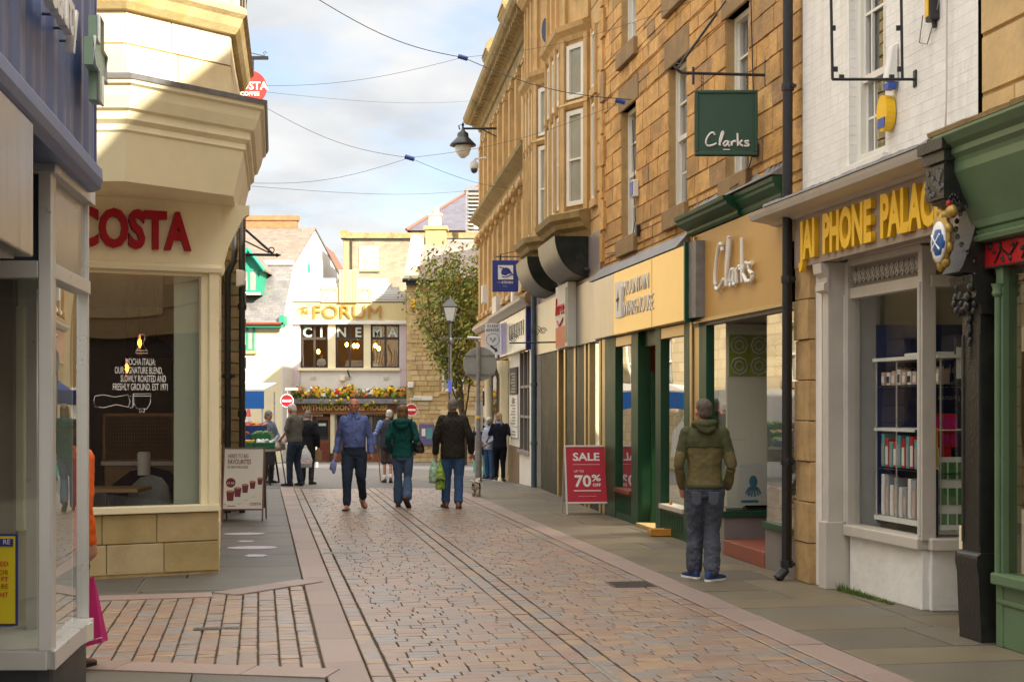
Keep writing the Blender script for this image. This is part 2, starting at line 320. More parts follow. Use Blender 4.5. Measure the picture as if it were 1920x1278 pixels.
def stone(mb, poly, gap, top=0., bev=.006, tilt=.0025, depth=.03, vf=1.):     # one paving stone: chamfered, a hair out of level
    c = (sum(p[0] for p in poly) / len(poly), sum(p[1] for p in poly) / len(poly)); n = len(poly)
    w = max(max(abs(p[0] - c[0]), abs(p[1] - c[1])) for p in poly)
    def ins(e, f=1): return [(p[0] + (c[0] - p[0]) * min(.45, e / max(.03, abs(p[0] - c[0]) or 1)), p[1] + (c[1] - p[1]) * min(.45, e * f / max(.03, abs(p[1] - c[1]) or 1))) for p in poly]
    a, b = ins(gap / 2, vf), ins(gap / 2 + bev, (gap / 2 * vf + bev) / (gap / 2 + bev)); tx, ty = random.uniform(-tilt, tilt), random.uniform(-tilt, tilt); dz = random.uniform(-tilt, tilt)
    def zt(p): return top + dz + (tx * (p[0] - c[0]) + ty * (p[1] - c[1])) / max(w, .05) + gz(mb.F(p[0], p[1], 0).y)
    pts = [(p[0], p[1], zt(p) - depth) for p in a] + [(p[0], p[1], zt(p) - bev * .7) for p in a] + [(p[0], p[1], zt(p)) for p in b]
    fs = [(i, (i + 1) % n, n + (i + 1) % n, n + i) for i in range(n)] + [(n + i, n + (i + 1) % n, 2 * n + (i + 1) % n, 2 * n + i) for i in range(n)] + [tuple(range(2 * n, 3 * n))]
    mb.add(pts, fs)
s = MB(RD)
def courses(u0, u1, v0, v1):
    v = v0
    while v < v1:
        h = random.uniform(.10, .13); u = u0 - random.uniform(0, .12); cut = [u0]
        while True:
            u += random.uniform(.17, .25)
            if u > u1 - .07: break
            if u > u0 + .06: cut.append(u)
        cut.append(u1)
        for a, b in zip(cut, cut[1:]): stone(s, [(a, v), (b, v), (b, v + h), (a, v + h)], random.uniform(.005, .015), 0, .003, .0018, .03, .3)
        v += h
VE = 20.05
courses(.41, 1.60, -2.2, VE); courses(1.89, 3.11, -2.2, VE)
for u0, u1 in ((.27, .40), (1.605, 1.74), (1.75, 1.885), (3.12, 3.25)):   # channel stones laid along the street
    v = -2.2
    while v < VE:
        h = random.uniform(.14, .24); stone(s, [(u0, v), (u1, v), (u1, v + h), (u0, v + h)], .012); v += h
tag(s.build('road', m_sett), kind='structure')
k = MB(RD)
for u0, u1, ve in ((0, .265, VE), (3.255, 3.54, VE)):
    v = -2.2
    while v < ve:
        h = random.uniform(.7, 1.15); stone(k, [(u0, v), (u1, v), (u1, v + h), (u0, v + h)], .008, .004); v += h
tag(k.build('kerb_strip', m_pink), kind='structure')
# right pavement: big flags across, up to the shopfronts
p = MB(RD); v = -2.2
while v < 34:
    h = random.uniform(.5, .85); u = 3.54
    while u < 6.6:
        w = min(random.uniform(.55, 1.25), 6.7 - u); stone(p, [(u, v), (u + w, v), (u + w, v + h), (u, v + h)], .016, .002, .004, .0015, .04); u += w
    v += h
tag(p.build('pavement', m_flag), kind='structure')
# left pavement by the cafe and the crossing of the side street
def toRD(x, y):
    d = Vector((x, y, 0)) - RD.A; return (d.dot(RD.U), d.dot(RD.V))
FL = [toRD(*q) for q in ((-11, 12.35), (-3.68, 12.55), (-2.70, 12.80), (-2.06, 13.75))] + [(-.005, 5.2), (-.005, VE), (-9, VE)]
p = MB(RD); v = 1.5
while v < VE:
    h = random.uniform(.7, 1.2); u = -.005 - random.uniform(0, .3)
    cuts = [-.005]; 
    while u > -9: cuts.append(u - random.uniform(.8, 1.4)); u = cuts[-1]
    for b, a in zip(cuts, cuts[1:]):
        q = clip([(a, v), (b, v), (b, v + h), (a, v + h)], FL)
        if len(q) > 2: stone(p, q, .014, .009, .003, .001, .04)
    v += h
NF = [(-9, -3), (-.01, -3), (-.01, .11), toRD(-10, 10.42)]
v = -3
while v < 1.5:
    h = random.uniform(.6, .9); u = -.01
    while u > -9:
        w = random.uniform(.7, 1.3); q = clip([(u - w, v), (u, v), (u, v + h), (u - w, v + h)], NF)
        if len(q) > 2: stone(p, q, .009, .002, .004, .001, .04)
        u -= w
    v += h
tag(p.build('pavement', m_flagd), kind='structure')
SS = [toRD(-10, 10.5), (-.01, .30), (-.01, 5.4), toRD(-10, 13.2)]
p = MB(RD); u = -.01
while u > -9:
    w = random.uniform(.13, .15); v = -1.5 + random.uniform(0, .1)
    while v < 6:
        h = random.uniform(.12, .2); q = clip([(u - w, v), (u, v), (u, v + h), (u - w, v + h)], SS)
        if len(q) > 2: stone(p, q, random.uniform(.010, .018))
        v += h
    u -= w
tag(p.build('side_street', m_sett), kind='structure')
p = MB(RD)                                             # pink strips edging the crossing
def strip(A, B, w):
    A, B = Vector((*A, 0)), Vector((*B, 0)); t = (B - A).normalized(); nn = Vector((-t.y, t.x, 0)) * w; q = 0; Ln = (B - A).length
    while q < Ln:
        e = min(q + random.uniform(.7, 1.1), Ln); c = [A + t * q, A + t * e, A + t * e + nn, A + t * q + nn]
        stone(p, [(x.x, x.y) for x in c], .006, .012, .003, .0005); q = e
strip(toRD(-10, 10.4), (-.01, .10), .30)
for A_, B_ in (((-11, 12.35), (-3.68, 12.55)), ((-3.68, 12.55), (-2.70, 12.80)), ((-2.70, 12.80), (-2.06, 13.75))):
    A_, B_ = Vector(A_), Vector(B_); t_ = (B_ - A_).normalized(); o_ = Vector((t_.y, -t_.x)) * .31; strip(toRD(*(A_ + o_)), toRD(*(B_ + o_)), .30)
tag(p.build('kerb_strip', m_pink), kind='structure')
j = MB(RD); j.quad((-9.5, -3.2, -.024), (7.2, -3.2, -.024), (7.2, VE, -.024), (-9.5, VE, -.024))
tag(j.build('joint_bed', m_joint), kind='structure')
# drain covers and floor stickers
m_cast = M('cast_iron_cover', (.10, .095, .09), .45, .3, 12, .5, 60, metal=.5)
m_castlight = M('worn_steel_cover', (.33, .32, .30), .4, .3, 12, .4, 60, metal=.6)
def cover(px, py, w, l, label, m, slots):
    d = 1.7 * F / (py - HY); x = (px - CX) / F * d; t = thing('drain_cover', label, 'drain cover', (x, d, 0))
    q = Wl((x, d), (x + 1, d + .1775)); b = MB(q); b.box(-w / 2, w / 2, -l / 2, l / 2, -.02, .006); b.build('frame', m, t, .003)
    b = MB(q); nn = int((w if slots == 'u' else l) / .035)
    for i in range(1, nn):
        if slots == 'u': b.box(-w / 2 + i * .035 - .008, -w / 2 + i * .035 + .008, -l / 2 + .02, l / 2 - .02, .005, .009)
        else: b.box(-w / 2 + .02, w / 2 - .02, -l / 2 + i * .035 - .008, -l / 2 + i * .035 + .008, .005, .009)
    b.build('grating', m, t)
cover(637, 1036, .42, .16, 'pale worn steel drain cover beside the left sett channel', m_castlight, 'v')
cover(1182, 1095, .40, .42, 'dark square iron cover in the setts near the right kerb', m_cast, 'v')
cover(1135, 1258, .07, .8, 'narrow slotted steel drain in the central channel of the road', m_castlight, 'u')
cover(405, 1178, .34, .10, 'small dark grating among the side street setts', m_cast, 'u')
m_stick = M('lilac_floor_sticker', (.50, .47, .55), .5, .15, 20, 0)
for i, (px, py, w, l, ov, lab) in enumerate(((458, 1002, .53, .33, 1, 'faded oval floor sticker on the pavement, nearer the cafe board'), (473, 1028, .58, .36, 1, 'faded oval floor sticker on the pavement, the nearer of the two ovals'),
                                ((462), 1016, .22, .2, 0, 'small pale arrow sticker between the two ovals on the pavement'), (480, 1043, .27, .25, 0, 'small white arrow sticker on the pavement, nearest the side street'))):
    d = 1.7 * F / (py - HY); x = (px - CX) / F * d; b = MB(Wl((x, d), (x + 1, d + .1)))
    pl = [(w / 2 * math.cos(k * math.pi / 12), l / 2 * math.sin(k * math.pi / 12)) for k in range(24)] if ov else [(-w / 2, -l / 4), (-w / 3, -l / 4), (-w / 3, -l / 2), (w / 3, -l / 2), (w / 3, -l / 4), (w / 2, -l / 4), (w / 3, l / 3), (-w / 3, l / 2)]
    b.prism(pl, 'z', .011, .0155); tag(b.build('floor_sticker', m_stick), lab, 'floor sticker', 'floor stickers by the cafe')
# ================================================================ RIGHT-HAND ROW
def blocks(mb, u0, u1, z0, z1, ops, ch=(.22, .34), bl=(.3, .7), v=0, jit=.014, mi=1, gap=.014, edge=.01):
    zs = [z0, z1] + [z for o in ops for z in (o[2], o[3]) if z0 < z < z1]; zs = sorted(set(round(z, 3) for z in zs)); cz = []
    for a, b in zip(zs, zs[1:]):
        n = max(1, round((b - a) / random.uniform(*ch))); cz += [(a + (b - a) * i / n, a + (b - a) * (i + 1) / n) for i in range(n)]
    mb.m = mi
    for a, b in cz:
        iv = [(u0, u1)]
        for o in ops:
            if o[2] < b - .01 and o[3] > a + .01:
                nv = []
                for x, y in iv:
                    if o[0] >= y or o[1] <= x: nv.append((x, y)); continue
                    if o[0] > x: nv.append((x, o[0]))
                    if o[1] < y: nv.append((o[1], y))
                iv = nv
        for x, y in iv:
            u = x
            while u < y - .005:
                w = random.uniform(*bl)
                if y - u - w < bl[0] * .6: w = y - u
                e = random.uniform(0, jit); g2 = gap / 2; U0, U1, A, B = u + g2, u + w - g2, a + g2, b - g2
                if U1 - U0 > .02 and B - A > .02:
                    k = min(edge, (U1 - U0) / 3, (B - A) / 3)
                    tl = random.uniform(-.003, .003)
                    mb.add([(U0, v - .02, A), (U1, v - .02, A), (U1, v - .02, B), (U0, v - .02, B), (U0 + k, v + e + tl, A + k), (U1 - k, v + e - tl, A + k), (U1 - k, v + e - tl, B - k), (U0 + k, v + e + tl, B - k)],
                           [(4, 5, 6, 7), (0, 1, 5, 4), (1, 2, 6, 5), (2, 3, 7, 6), (3, 0, 4, 7)])
                u += w
    mb.m = 0
def backing(mb, u0, u1, z0, z1, ops, v=-.012, deep=.22):
    us = sorted(set([u0, u1] + [x for o in ops for x in o[:2] if u0 < x < u1])); zs = sorted(set([z0, z1] + [x for o in ops for x in o[2:4] if z0 < x < z1]))
    for a, b in zip(us, us[1:]):
        for c, d in zip(zs, zs[1:]):
            mu, mz = (a + b) / 2, (c + d) / 2
            if any(o[0] < mu < o[1] and o[2] < mz < o[3] for o in ops): continue
            mb.quad((a, v, c), (b, v, c), (b, v, d), (a, v, d))
    for o in ops:
        a, b, c, d = o[:4]
        mb.quad((a, v, c), (a, v - deep, c), (a, v - deep, d), (a, v, d)); mb.quad((b, v, c), (b, v - deep, c), (b, v - deep, d), (b, v, d))
        mb.quad((a, v, d), (b, v, d), (b, v - deep, d), (a, v - deep, d)); mb.quad((a, v, c), (b, v, c), (b, v - deep, c), (a, v - deep, c))
def sash(W, u0, u1, z0, z1, par, v=-.13, cols=2, rows=2, fm=None, mid=None, lintel=None, sill=None, curtain=True, fw=.06):
    fm = fm or m_sash; f = MB(W); mid = mid or (z0 + z1) / 2
    f.box(u0, u0 + fw, v - .06, v + .03, z0, z1); f.box(u1 - fw, u1, v - .06, v + .03, z0, z1); f.box(u0 + fw, u1 - fw, v - .06, v + .03, z1 - fw, z1); f.box(u0 + fw, u1 - fw, v - .06, v + .03, z0, z0 + fw)
    f.box(u0 + fw, u1 - fw, v - .05, v + .01, mid - .03, mid + .03)
    for (a, b, dv) in ((z0 + fw, mid - .03, -.025), (mid + .03, z1 - fw, .0)):
        f.box(u0 + fw, u0 + fw + .035, v + dv - .04, v + dv, a, b); f.box(u1 - fw - .035, u1 - fw, v + dv - .04, v + dv, a, b)
        for i in range(1, cols): c = u0 + (u1 - u0) * i / cols; f.box(c - .012, c + .012, v + dv - .03, v + dv - .002, a, b)
        for i in range(1, rows): c = a + (b - a) * i / rows; f.box(u0 + fw, u1 - fw, v + dv - .031, v + dv - .004, c - .012, c + .012)
    w = f.build('window', fm, par)
    g = MB(W); g.quad((u0 + .02, v - .035, z0 + .02), (u1 - .02, v - .035, z0 + .02), (u1 - .02, v - .035, z1 - .02), (u0 + .02, v - .035, z1 - .02)); g.build('pane', m_glass, w)
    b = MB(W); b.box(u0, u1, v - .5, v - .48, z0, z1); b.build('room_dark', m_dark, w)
    if curtain:
        c = MB(W); n = 14; a = u0 + .05; e = u1 - .05 - (u1 - u0) * random.choice((0, .25))
        pts = [(a + (e - a) * i / n, v - .10 - .015 * math.sin(i * 2.1), z) for z in (z0 + .03, z1 - .05) for i in range(n + 1)]
        c.add(pts, [(i, i + 1, n + 2 + i, n + 1 + i) for i in range(n)], True); c.build('blind', m_net, w)
    if sill: s_ = MB(W); s_.box(u0 - .1, u1 + .1, -.12, .07, z0 - sill, z0); s_.build('sill', m_darkstone, w, .01)
    if lintel: s_ = MB(W); s_.box(u0 - .14, u1 + .14, -.12, .018, z1, z1 + lintel); s_.build('lintel', m_darkstone, w, .012)
    return w
m_net = M('pale_blind', (.62, .60, .52), .9, .05, 3, 0)
def fit(name, s, W, u_left, u_right, v, z, cap, m, par, **k):     # text stretched to run from u_left (reader's left) to u_right
    o = text(name, s, W, u_left, v, z, cap / .73, m, par, align='LEFT', **k); bpy.context.view_layer.update()
    w = o.dimensions.x / max(1e-6, o.matrix_local.to_scale().x) * 1.0
    w0 = max(b[0] for b in o.bound_box) - min(b[0] for b in o.bound_box); kx = abs(u_left - u_right) / w0
    o.matrix_local = o.matrix_local @ Matrix.Diagonal((kx, 1, 1, 1)); return o
def stroke(mb, W, pts, r, u0, v, z0, sc, flat=.5):     # a hand-lettered stroke in the wall plane; pts in letter units, reader's x to the right
    # Catmull-Rom through pts
    q = []
    for i in range(len(pts) - 1):
        a, b, c, d = pts[max(i - 1, 0)], pts[i], pts[i + 1], pts[min(i + 2, len(pts) - 1)]
        for k in range(6):
            t = k / 6; q.append(tuple(.5 * (2 * b[j] + (c[j] - a[j]) * t + (2 * a[j] - 5 * b[j] + 4 * c[j] - d[j]) * t * t + (3 * b[j] - a[j] - 3 * c[j] + d[j]) * t ** 3) for j in (0, 1)))
    q.append(pts[-1]); mb.tube([(u0 - x * sc[0], v, z0 + y * sc[1]) for x, y in q], r, 8)
CLARKS = [[(.20, .80), (.17, .95), (.10, .90), (.02, .55), (.0, .22), (.05, .04), (.16, .10), (.24, .22)],      # C
          [(.30, .10), (.36, .55), (.40, .95), (.37, .98), (.32, .5), (.32, .06)],                                # l
          [(.50, .36), (.44, .34), (.40, .15), (.44, .04), (.50, .22), (.52, .38), (.50, .10), (.55, .04)],           # a
          [(.58, .36), (.59, .05), (.60, .28), (.66, .38), (.68, .30)],                                             # r
          [(.72, .92), (.73, .05)], [(.74, .22), (.83, .42)], [(.75, .22), (.85, .02)],                               # k
          [(.98, .38), (.90, .36), (.91, .24), (.98, .16), (.96, .04), (.87, .05)]]                                   # s
def clarks(W, u_left, width, v, z, h, r, m, par):
    b = MB(W)
    for st in CLARKS: stroke(b, W, st, r, u_left, v, z, (width, h))
    return b.build('lettering', m, par)
def fasciabox(W, u0, u1, v0, v1, z0, z1, name, m, par, bev=.006):
    b = MB(W); b.box(u0, u1, v0, v1, z0, z1); return b.build(name, m, par, bev)
def downpipe(W, u, v, z0, z1, label, r=.045, shoe=True, rings=(), m=None, kink=0):
    t = thing('drainpipe', label, 'drainpipe', W(u, v, z0)); b = MB(W)
    if shoe: b.tube([(u, v, z1), (u - kink, v, z0 + .2), (u - kink, v + .02, z0 + .1), (u - kink - .02, v + .1, z0 + .02)], r, 10)
    else: b.tube([(u, v, z1), (u - kink, v, z0)], r, 10)
    b.build('pipe', m or m_black, t)
    for z in rings:
        b = MB(W); x = u - kink * (z1 - z) / (z1 - z0); b.lathe((x, v, z), [(r * 1.2, -.035), (r * 1.25, 0), (r * 1.2, .035)], 10); b.box(x - .08, x + .08, v - .06, v - .01, z - .015, z + .015); b.build('collar', m or m_black, t)
    return t
def room(W, u0, u1, v0, v1, z0, z1, par, wall=None, floor=None, ceil=None):
    b = MB(W); b.quad((u0, v0, z0), (u1, v0, z0), (u1, v0, z1), (u0, v0, z1)); b.quad((u0, v0, z0), (u0, v1, z0), (u0, v1, z1), (u0, v0, z1)); b.quad((u1, v0, z0), (u1, v1, z0), (u1, v1, z1), (u1, v0, z1))
    b.m = 1; b.quad((u0, v0, z0), (u1, v0, z0), (u1, v1, z0), (u0, v1, z0)); b.m = 2; b.quad((u0, v0, z1), (u1, v0, z1), (u1, v1, z1), (u0, v1, z1))
    return b.build('interior', [wall or m_dim, floor or m_wood, ceil or m_dim], par)

# ---- brown stone building over the outdoor shop and the shoe shop
W3 = Wl((2.80, 13.7), (1.42, 22.4)); R3 = thing('stone_building', 'tall brown coursed stone building with white sash windows above the brass and tan shop signs', 'building', W3(4, -3, 0))
H3 = 10.8
a = W3.at
ops = []; wins = [(a(1288), a(1253), 4.20, 6.05), (a(1404), a(1361), 4.22, 6.05), (a(1193), a(1165), 4.12, 6.02), (a(1290), a(1253), 6.98, 8.7), (a(1404), a(1361), 6.98, 8.7), (a(1193), a(1165), 6.90, 8.6)]
for w in wins: ops.append(w)
b = MB(W3); backing(b, 0, W3.len, 3.3, H3, ops); ex = ops + [(o[0] - .14, o[1] + .14, o[3], o[3] + .38) for o in wins] + [(o[0] - .1, o[1] + .1, o[2] - .26, o[2]) for o in wins]
blocks(b, .02, W3.len - .02, 3.5, H3, ex, (.15, .25), (.24, .60), gap=.007, edge=.007, jit=.014)
# quoins at the far corner stand slightly proud
for i in range(14):
    z = 3.9 + i * .5; w = .3 if i % 2 else .2
    b.m = 1; b.box(W3.len - w, W3.len - .03, -.02, .05, z + .02, z + .46); b.m = 0
b.build('wall', [m_mortar, m_gold], R3)
b = MB(W3); b.box(.05, W3.len - .05, -9, -.75, 3.0, H3 - .02); b.box(.05, W3.len - .05, -9, -4.2, -.1, 3.0); b.build('rear_wall', m_dark, R3)
b = MB(W3); b.add([(-.1, .3, H3), (W3.len + .1, .3, H3), (W3.len + .1, -9.2, H3 + .1), (-.1, -9.2, H3 + .1), (-.1, -4, H3 + 3), (W3.len + .1, -4, H3 + 3)], [(0, 1, 5, 4), (2, 3, 4, 5), (0, 4, 3), (1, 2, 5)]); b.build('roof', m_slate, R3)
for w in wins: sash(W3, *w, R3, cols=2, rows=2, lintel=.36, sill=.25)
# --- outdoor shop
u0, u1 = a(1300), a(1118) + 0; uf = a(1118, .16)
S = thing('shop_sign', 'long brass shop fascia reading MOUNTAIN WAREHOUSE in white letters', 'sign', W3(a(1200), .1, 3.1))
fasciabox(W3, a(1284, .2), a(1151, .2), .05, .20, 2.70, 3.60, 'panel', m_brass, S); fasciabox(W3, a(1151, .2) + .012, uf, .05, .195, 2.70, 3.60, 'panel', m_steel, S)
b = MB(W3); b.box(a(1284, .2) - .06, a(1284, .2) - .003, .05, .215, 2.68, 3.63); b.build('end_trim', m_green, S); b = MB(W3); b.box(a(1284, .2) - .36, a(1284, .2) - .063, .03, .17, 2.72, 3.62); b.build('end_box', m_lead, S)
b = MB(W3); b.box(a(1222, .2) - .006, a(1222, .2) + .006, .2, .203, 2.71, 3.59); b.build('seam', m_brassb, S)
fit('lettering', 'MOUNTAIN', W3, a(1167, .22), a(1213, .22), .2065, 3.225, .215, m_signwhite, S, off=-.001, ext=.004); fit('lettering', 'WAREHOUSE', W3, a(1167, .22), a(1223, .22), .2065, 2.93, .225, m_signwhite, S, off=-.001, ext=.004)
lu0, lu1 = a(1166, .22), a(1155, .22); b = MB(W3); b.prism([(lu0, 2.93), (lu1, 2.93), (lu1, 3.44), (lu0 + .04, 3.44), (lu0, 3.36)], 'v', .2, .235); lg = b.build('logo', m_signwhite, S)
mu = (lu0 + lu1) / 2; b = MB(W3); b.prism([(mu - .02, 3.33), (mu + .012, 3.22), (mu + .12, 3.18), (mu + .012, 3.15), (mu - .005, 3.02), (mu - .03, 3.15), (mu - .08, 3.2), (mu - .03, 3.22)], 'v', .234, .24); b.build('emblem', m_ink, lg)
b = MB(W3); b.hexa([(0.02 + a(1296), -.02, 3.62), (W3.len + .1, -.02, 3.62), (a(1296), .2, 3.62), (W3.len + .1, .2, 3.62), (a(1296), -.02, 3.84), (W3.len + .1, -.02, 3.84), (a(1296), .02, 3.82), (W3.len + .1, .02, 3.82)]); b.build('lead_flashing', m_lead, R3)
F1 = thing('shopfront', 'dark green outdoor shop front with an open door under the brass fascia', 'shopfront', W3(a(1220), 0, 0)); u = a
def post(W, px0, px1, m, par, z0=0, z1=2.7, v0=-.12, v1=.06, name='post', bev=.006):
    q = MB(W); q.box(W.at(px0), W.at(px1), v0, v1, z0, z1); return q.build(name, m, par, bev)
for p0, p1, m in ((1141.5, 1135.5, m_brassb), (1161, 1142, m_green), (1204, 1191, m_green), (1247, 1237, m_green), (1301, 1291, m_green), (1306, 1301.5, m_brassb)): post(W3, p0, p1, m, F1)
for p0, p1, zs in ((1191, 1161, .46), (1291, 1247, .40)):
    b = MB(W3); b.box(u(p0), u(p1), -.1, .05, .0, zs - .06); b.build('stall_riser', m_green, F1, .004)
    b = MB(W3)
    for i in range(1, 14): q = u(p0) + (u(p1) - u(p0)) * i / 14; b.box(q - .005, q + .005, .05, .056, .1, zs - .1)
    b.build('tongue_boards', m_green, F1)
    b = MB(W3); b.box(u(p0), u(p1), -.12, .09, zs - .06, zs); b.build('sill', m_redwood if zs > .45 else m_putty, F1, .005)
    b = MB(W3); b.box(u(p0), u(p1), -.04, .055, 2.55, 2.69); b.build('top_rail', m_brassb, F1, .004)
    b = MB(W3); b.quad((u(p0), 0, zs), (u(p1), 0, zs), (u(p1), 0, 2.55), (u(p0), 0, 2.55)); b.build('pane', m_glass, F1)
b = MB(W3); b.box(u(1237), u(1205), -.12, -.02, 2.5, 2.7); b.build('door_head', m_green, F1)
b = MB(W3); b.box(u(1237), u(1205), -.5, .1, 0, .05); b.build('threshold', m_costast, F1)
d0 = u(1205) - .05; b = MB(W3)                       # the door stands open inwards
for v0_, v1_, z0_, z1_ in ((-.56, -.48, .06, 2.15), (-.18, -.1, .06, 2.15), (-.48, -.18, .06, .5), (-.48, -.18, 2.05, 2.15)): b.box(d0 - .05, d0, v0_, v1_, z0_, z1_)
dd = b.build('door', m_green, F1, .004); b = MB(W3); b.box(d0 - .08, d0 - .05, -.53, -.50, .9, 1.3); b.build('handle', m_brassb, dd)
room(W3, u(1300), u(1140), -4, -.14, .05, 2.68, F1, m_redwood, m_wood, m_dim)
for i, (uu, zz) in enumerate(((u(1222), 2.35), (u(1228), 2.35))):
    t = thing('ceiling_spotlight', 'white track spotlight inside the outdoor shop doorway, the %s one' % ('left' if i == 0 else 'right'), 'spotlight', W3(uu, -1.2 - i * .3, zz), 'spotlights inside the outdoor shop')
    b = MB(W3); b.lathe((uu, -1.2 - i * .3, 2.1), [(.06, 0), (.06, .28), (.02, .3)], 12); b.build('body', m_white, t); b = MB(W3); b.box(uu - .02, uu + .02, -1.22 - i * .3, -1.18 - i * .3, 2.4, 2.67); b.build('bracket', m_white, t)
    ld = bpy.data.lights.new('spot', 'SPOT'); lo = bpy.data.objects.new('spot', ld); COL.objects.link(lo); lo.location = W3(uu, -1.2 - i * .3, 2.08); ld.energy = 45; ld.spot_size = R(130); ld.color = (1, .8, .55); ld.shadow_soft_size = .05; lo.rotation_euler = (R(-35), 0, 0)
GAR = [(.5, .03, .03), (.03, .05, .2), (.02, .02, .025), (.5, .3, .05), (.05, .2, .15), (.3, .28, .25), (.1, .05, .2), (.45, .4, .35)]
garm = [fab('garment_cloth', c) for c in GAR]
def garment(W, uu, vv, z, m, par, w=.46, h=.7):
    b = MB(W); n = 9; pr = [(0, .07), (.12, .18), (.2, .23), (.45, .2), (1, .22)]
    pts = []
    for t, hw in pr:
        for k in range(n): an = k * 2 * math.pi / n; pts.append((uu + .05 * math.cos(an) * (1 + t), vv + hw * w / .46 * math.sin(an), z - t * h))
    b.add(pts, [(i * n + k, i * n + (k + 1) % n, (i + 1) * n + (k + 1) % n, (i + 1) * n + k) for i in range(4) for k in range(n)], True); return b.build('garment', m, par)
for ri, (r0, r1, vv, zz, lab) in enumerate(((u(1236), u(1214), -1.5, 1.75, 'rail of bright jackets just inside the outdoor shop doorway'), (u(1288), u(1250), -.8, 1.65, 'rail of dark jackets behind the right window of the outdoor shop'), (u(1190), u(1164), -.9, 1.6, 'rail of coloured jackets behind the left window of the outdoor shop'))):
    t = thing('clothes_rail', lab, 'clothes rail', W3((r0 + r1) / 2, vv, 0)); b = MB(W3); b.tube([(r0, vv, .06), (r0, vv, zz), (r1, vv, zz), (r1, vv, .06)], .015); b.build('rail', m_steel, t)
    n = 7
    for i in range(n): garment(W3, r0 + (r1 - r0) * (i + .5) / n, vv, zz - .03, garm[(i * 3 + ri * 2) % 8], t, h=random.uniform(.6, .85))
# --- shoe shop (recessed lobby between two windows)
S = thing('shop_sign', 'tan shop fascia with large white hand-lettered name over the shoe shop', 'sign', W3(a(1390), .1, 3.1))
fasciabox(W3, a(1470, .06), a(1303, .06), -.02, .06, 2.70, 3.72, 'panel', m_tan, S); b = MB(W3); b.box(a(1470, .08), a(1303, .08), -.02, .10, 2.66, 2.70); b.box(a(1303, .08), a(1303, .08) + .04, -.02, .09, 2.7, 3.7); b.build('trim', m_brassb, S)
clarks(W3, a(1341, .1), a(1341, .1) - a(1412, .1), .10, 2.97, .55, .0225, m_signwhite, S)
b = MB(W3); pr = [(0, 3.74), (.06, 3.74), (.08, 3.77), (.08, 3.80), (.14, 3.83), (.20, 3.87), (.21, 3.90), (.24, 3.92), (.25, 3.96), (0, 3.98)]
b.sweep(pr, [(a(1396), .0), (a(1300), .0)]); b.sweep([(o * .55, z + .005) for o, z in pr], [(a(1472), 0), (a(1396) - .01, 0)]); b.build('cornice', m_green, S)
b = MB(W3)
for i in range(24):
    q = a(1472) + (a(1298) - a(1472)) * i / 24; q2 = a(1472) + (a(1298) - a(1472)) * (i + 1) / 24; b.hexa([(q, 0, 3.985), (q2, 0, 3.985), (q, .16, 3.985), (q2, .16, 3.985), (q, -.0, 4.10 + random.uniform(-.03, .05)), (q2, 0, 4.10 + random.uniform(-.03, .05)), (q, .03, 4.07), (q2, .03, 4.07)])
b.build('flashing', m_lead, R3)
F2 = thing('shopfront', 'shoe shop front with glass display windows either side of a recessed lobby', 'shopfront', W3(a(1400), 0, 0))
m_greypl = M('grey_plinth_paint', (.22, .20, .19), .5, .08, 4, .05, 20)
dn = lambda d: (d - 13.7) / W3.U.y
cl, cr_ = dn(16.1), dn(14.72)                          # lobby corners
fz, tz = .50, 2.62
b = MB(W3); b.box(.10, cr_, -.10, .02, 0, .42); b.box(cr_ - .1, cr_, -1.1, -.10, 0, .42); b.build('plinth', m_greypl, F2, .004); b = MB(W3); b.box(cl, a(1318), -.10, .02, 0, .42); b.box(cl - .0, cl + .10, -1.1, -.10, 0, .42); b.build('plinth', m_greypl, F2, .004)
b = MB(W3); b.box(.10, cr_ + .02, -.12, .05, .42, .49); b.box(cr_ - .08, cr_ + .03, -1.1, -.12, .42, .49); b.build('sill', m_green, F2, .005); b = MB(W3); b.box(cl - .03, a(1318), -.12, .05, .42, .49); b.box(cl - .03, cl + .08, -1.1, -.12, .42, .49); b.build('sill', m_green, F2, .005)
b = MB(W3); b.box(.1, a(1302), -.5, .05, tz, 2.69); b.box(cl - .02, cl + .1, -1.1, -.1, tz, 2.69); b.build('head_rail', m_green2 and m_greypl, F2)
b = MB(W3); b.quad((.12, 0, .49), (cr_, 0, .49), (cr_, 0, tz), (.12, 0, tz)); b.build('pane', m_glass, F2)
b = MB(W3); b.quad((cl, 0, .49), (a(1322), 0, .49), (a(1322), 0, tz), (cl, 0, tz)); b.build('pane', m_glass, F2)
b = MB(W3); b.quad((cl, -.01, .49), (cl, -1.1, .49), (cl, -1.1, tz), (cl, -.01, tz)); b.build('pane', m_glass, F2)
b = MB(W3); b.quad((cr_, -.01, .49), (cr_, -1.1, .49), (cr_, -1.1, tz), (cr_, -.01, tz)); b.build('pane', m_glass2, F2)
post(W3, 1332, 1318, m_green, F2, .0, 2.69, -.1, .05); post(W3, 1317, 1307, m_brassb, F2, .0, 2.69, -.1, .04)
b = MB(W3); b.box(cr_, cl, -1.2, .03, 0, .17); b.build('step', M('red_tile_step', (.26, .075, .045), .5, .15, 6, .2, 40), F2, .01)
b = MB(W3); b.box(cr_, cl, -1.3, -1.2, .17, tz); b.build('lobby_door', m_pane, F2)
m_shopcream = M('display_back_panel', (.86, .82, .70), .7, .05, 2, 0)
room(W3, .1, a(1302), -2.6, -1.31, .1, tz, F2, m_shopcream, m_wood, m_shopcream)
b = MB(W3); b.box(cl + .32, cl + .36, -1.08, -.12, .5, tz); b.box(a(1330), a(1326), -1.1, -.1, .5, tz); b.box(.12, .16, -1.1, -.1, .5, tz); b.box(.16, cr_ - .1, -1.1, -1.06, .5, tz); b.build('display_back', m_shopcream, F2)
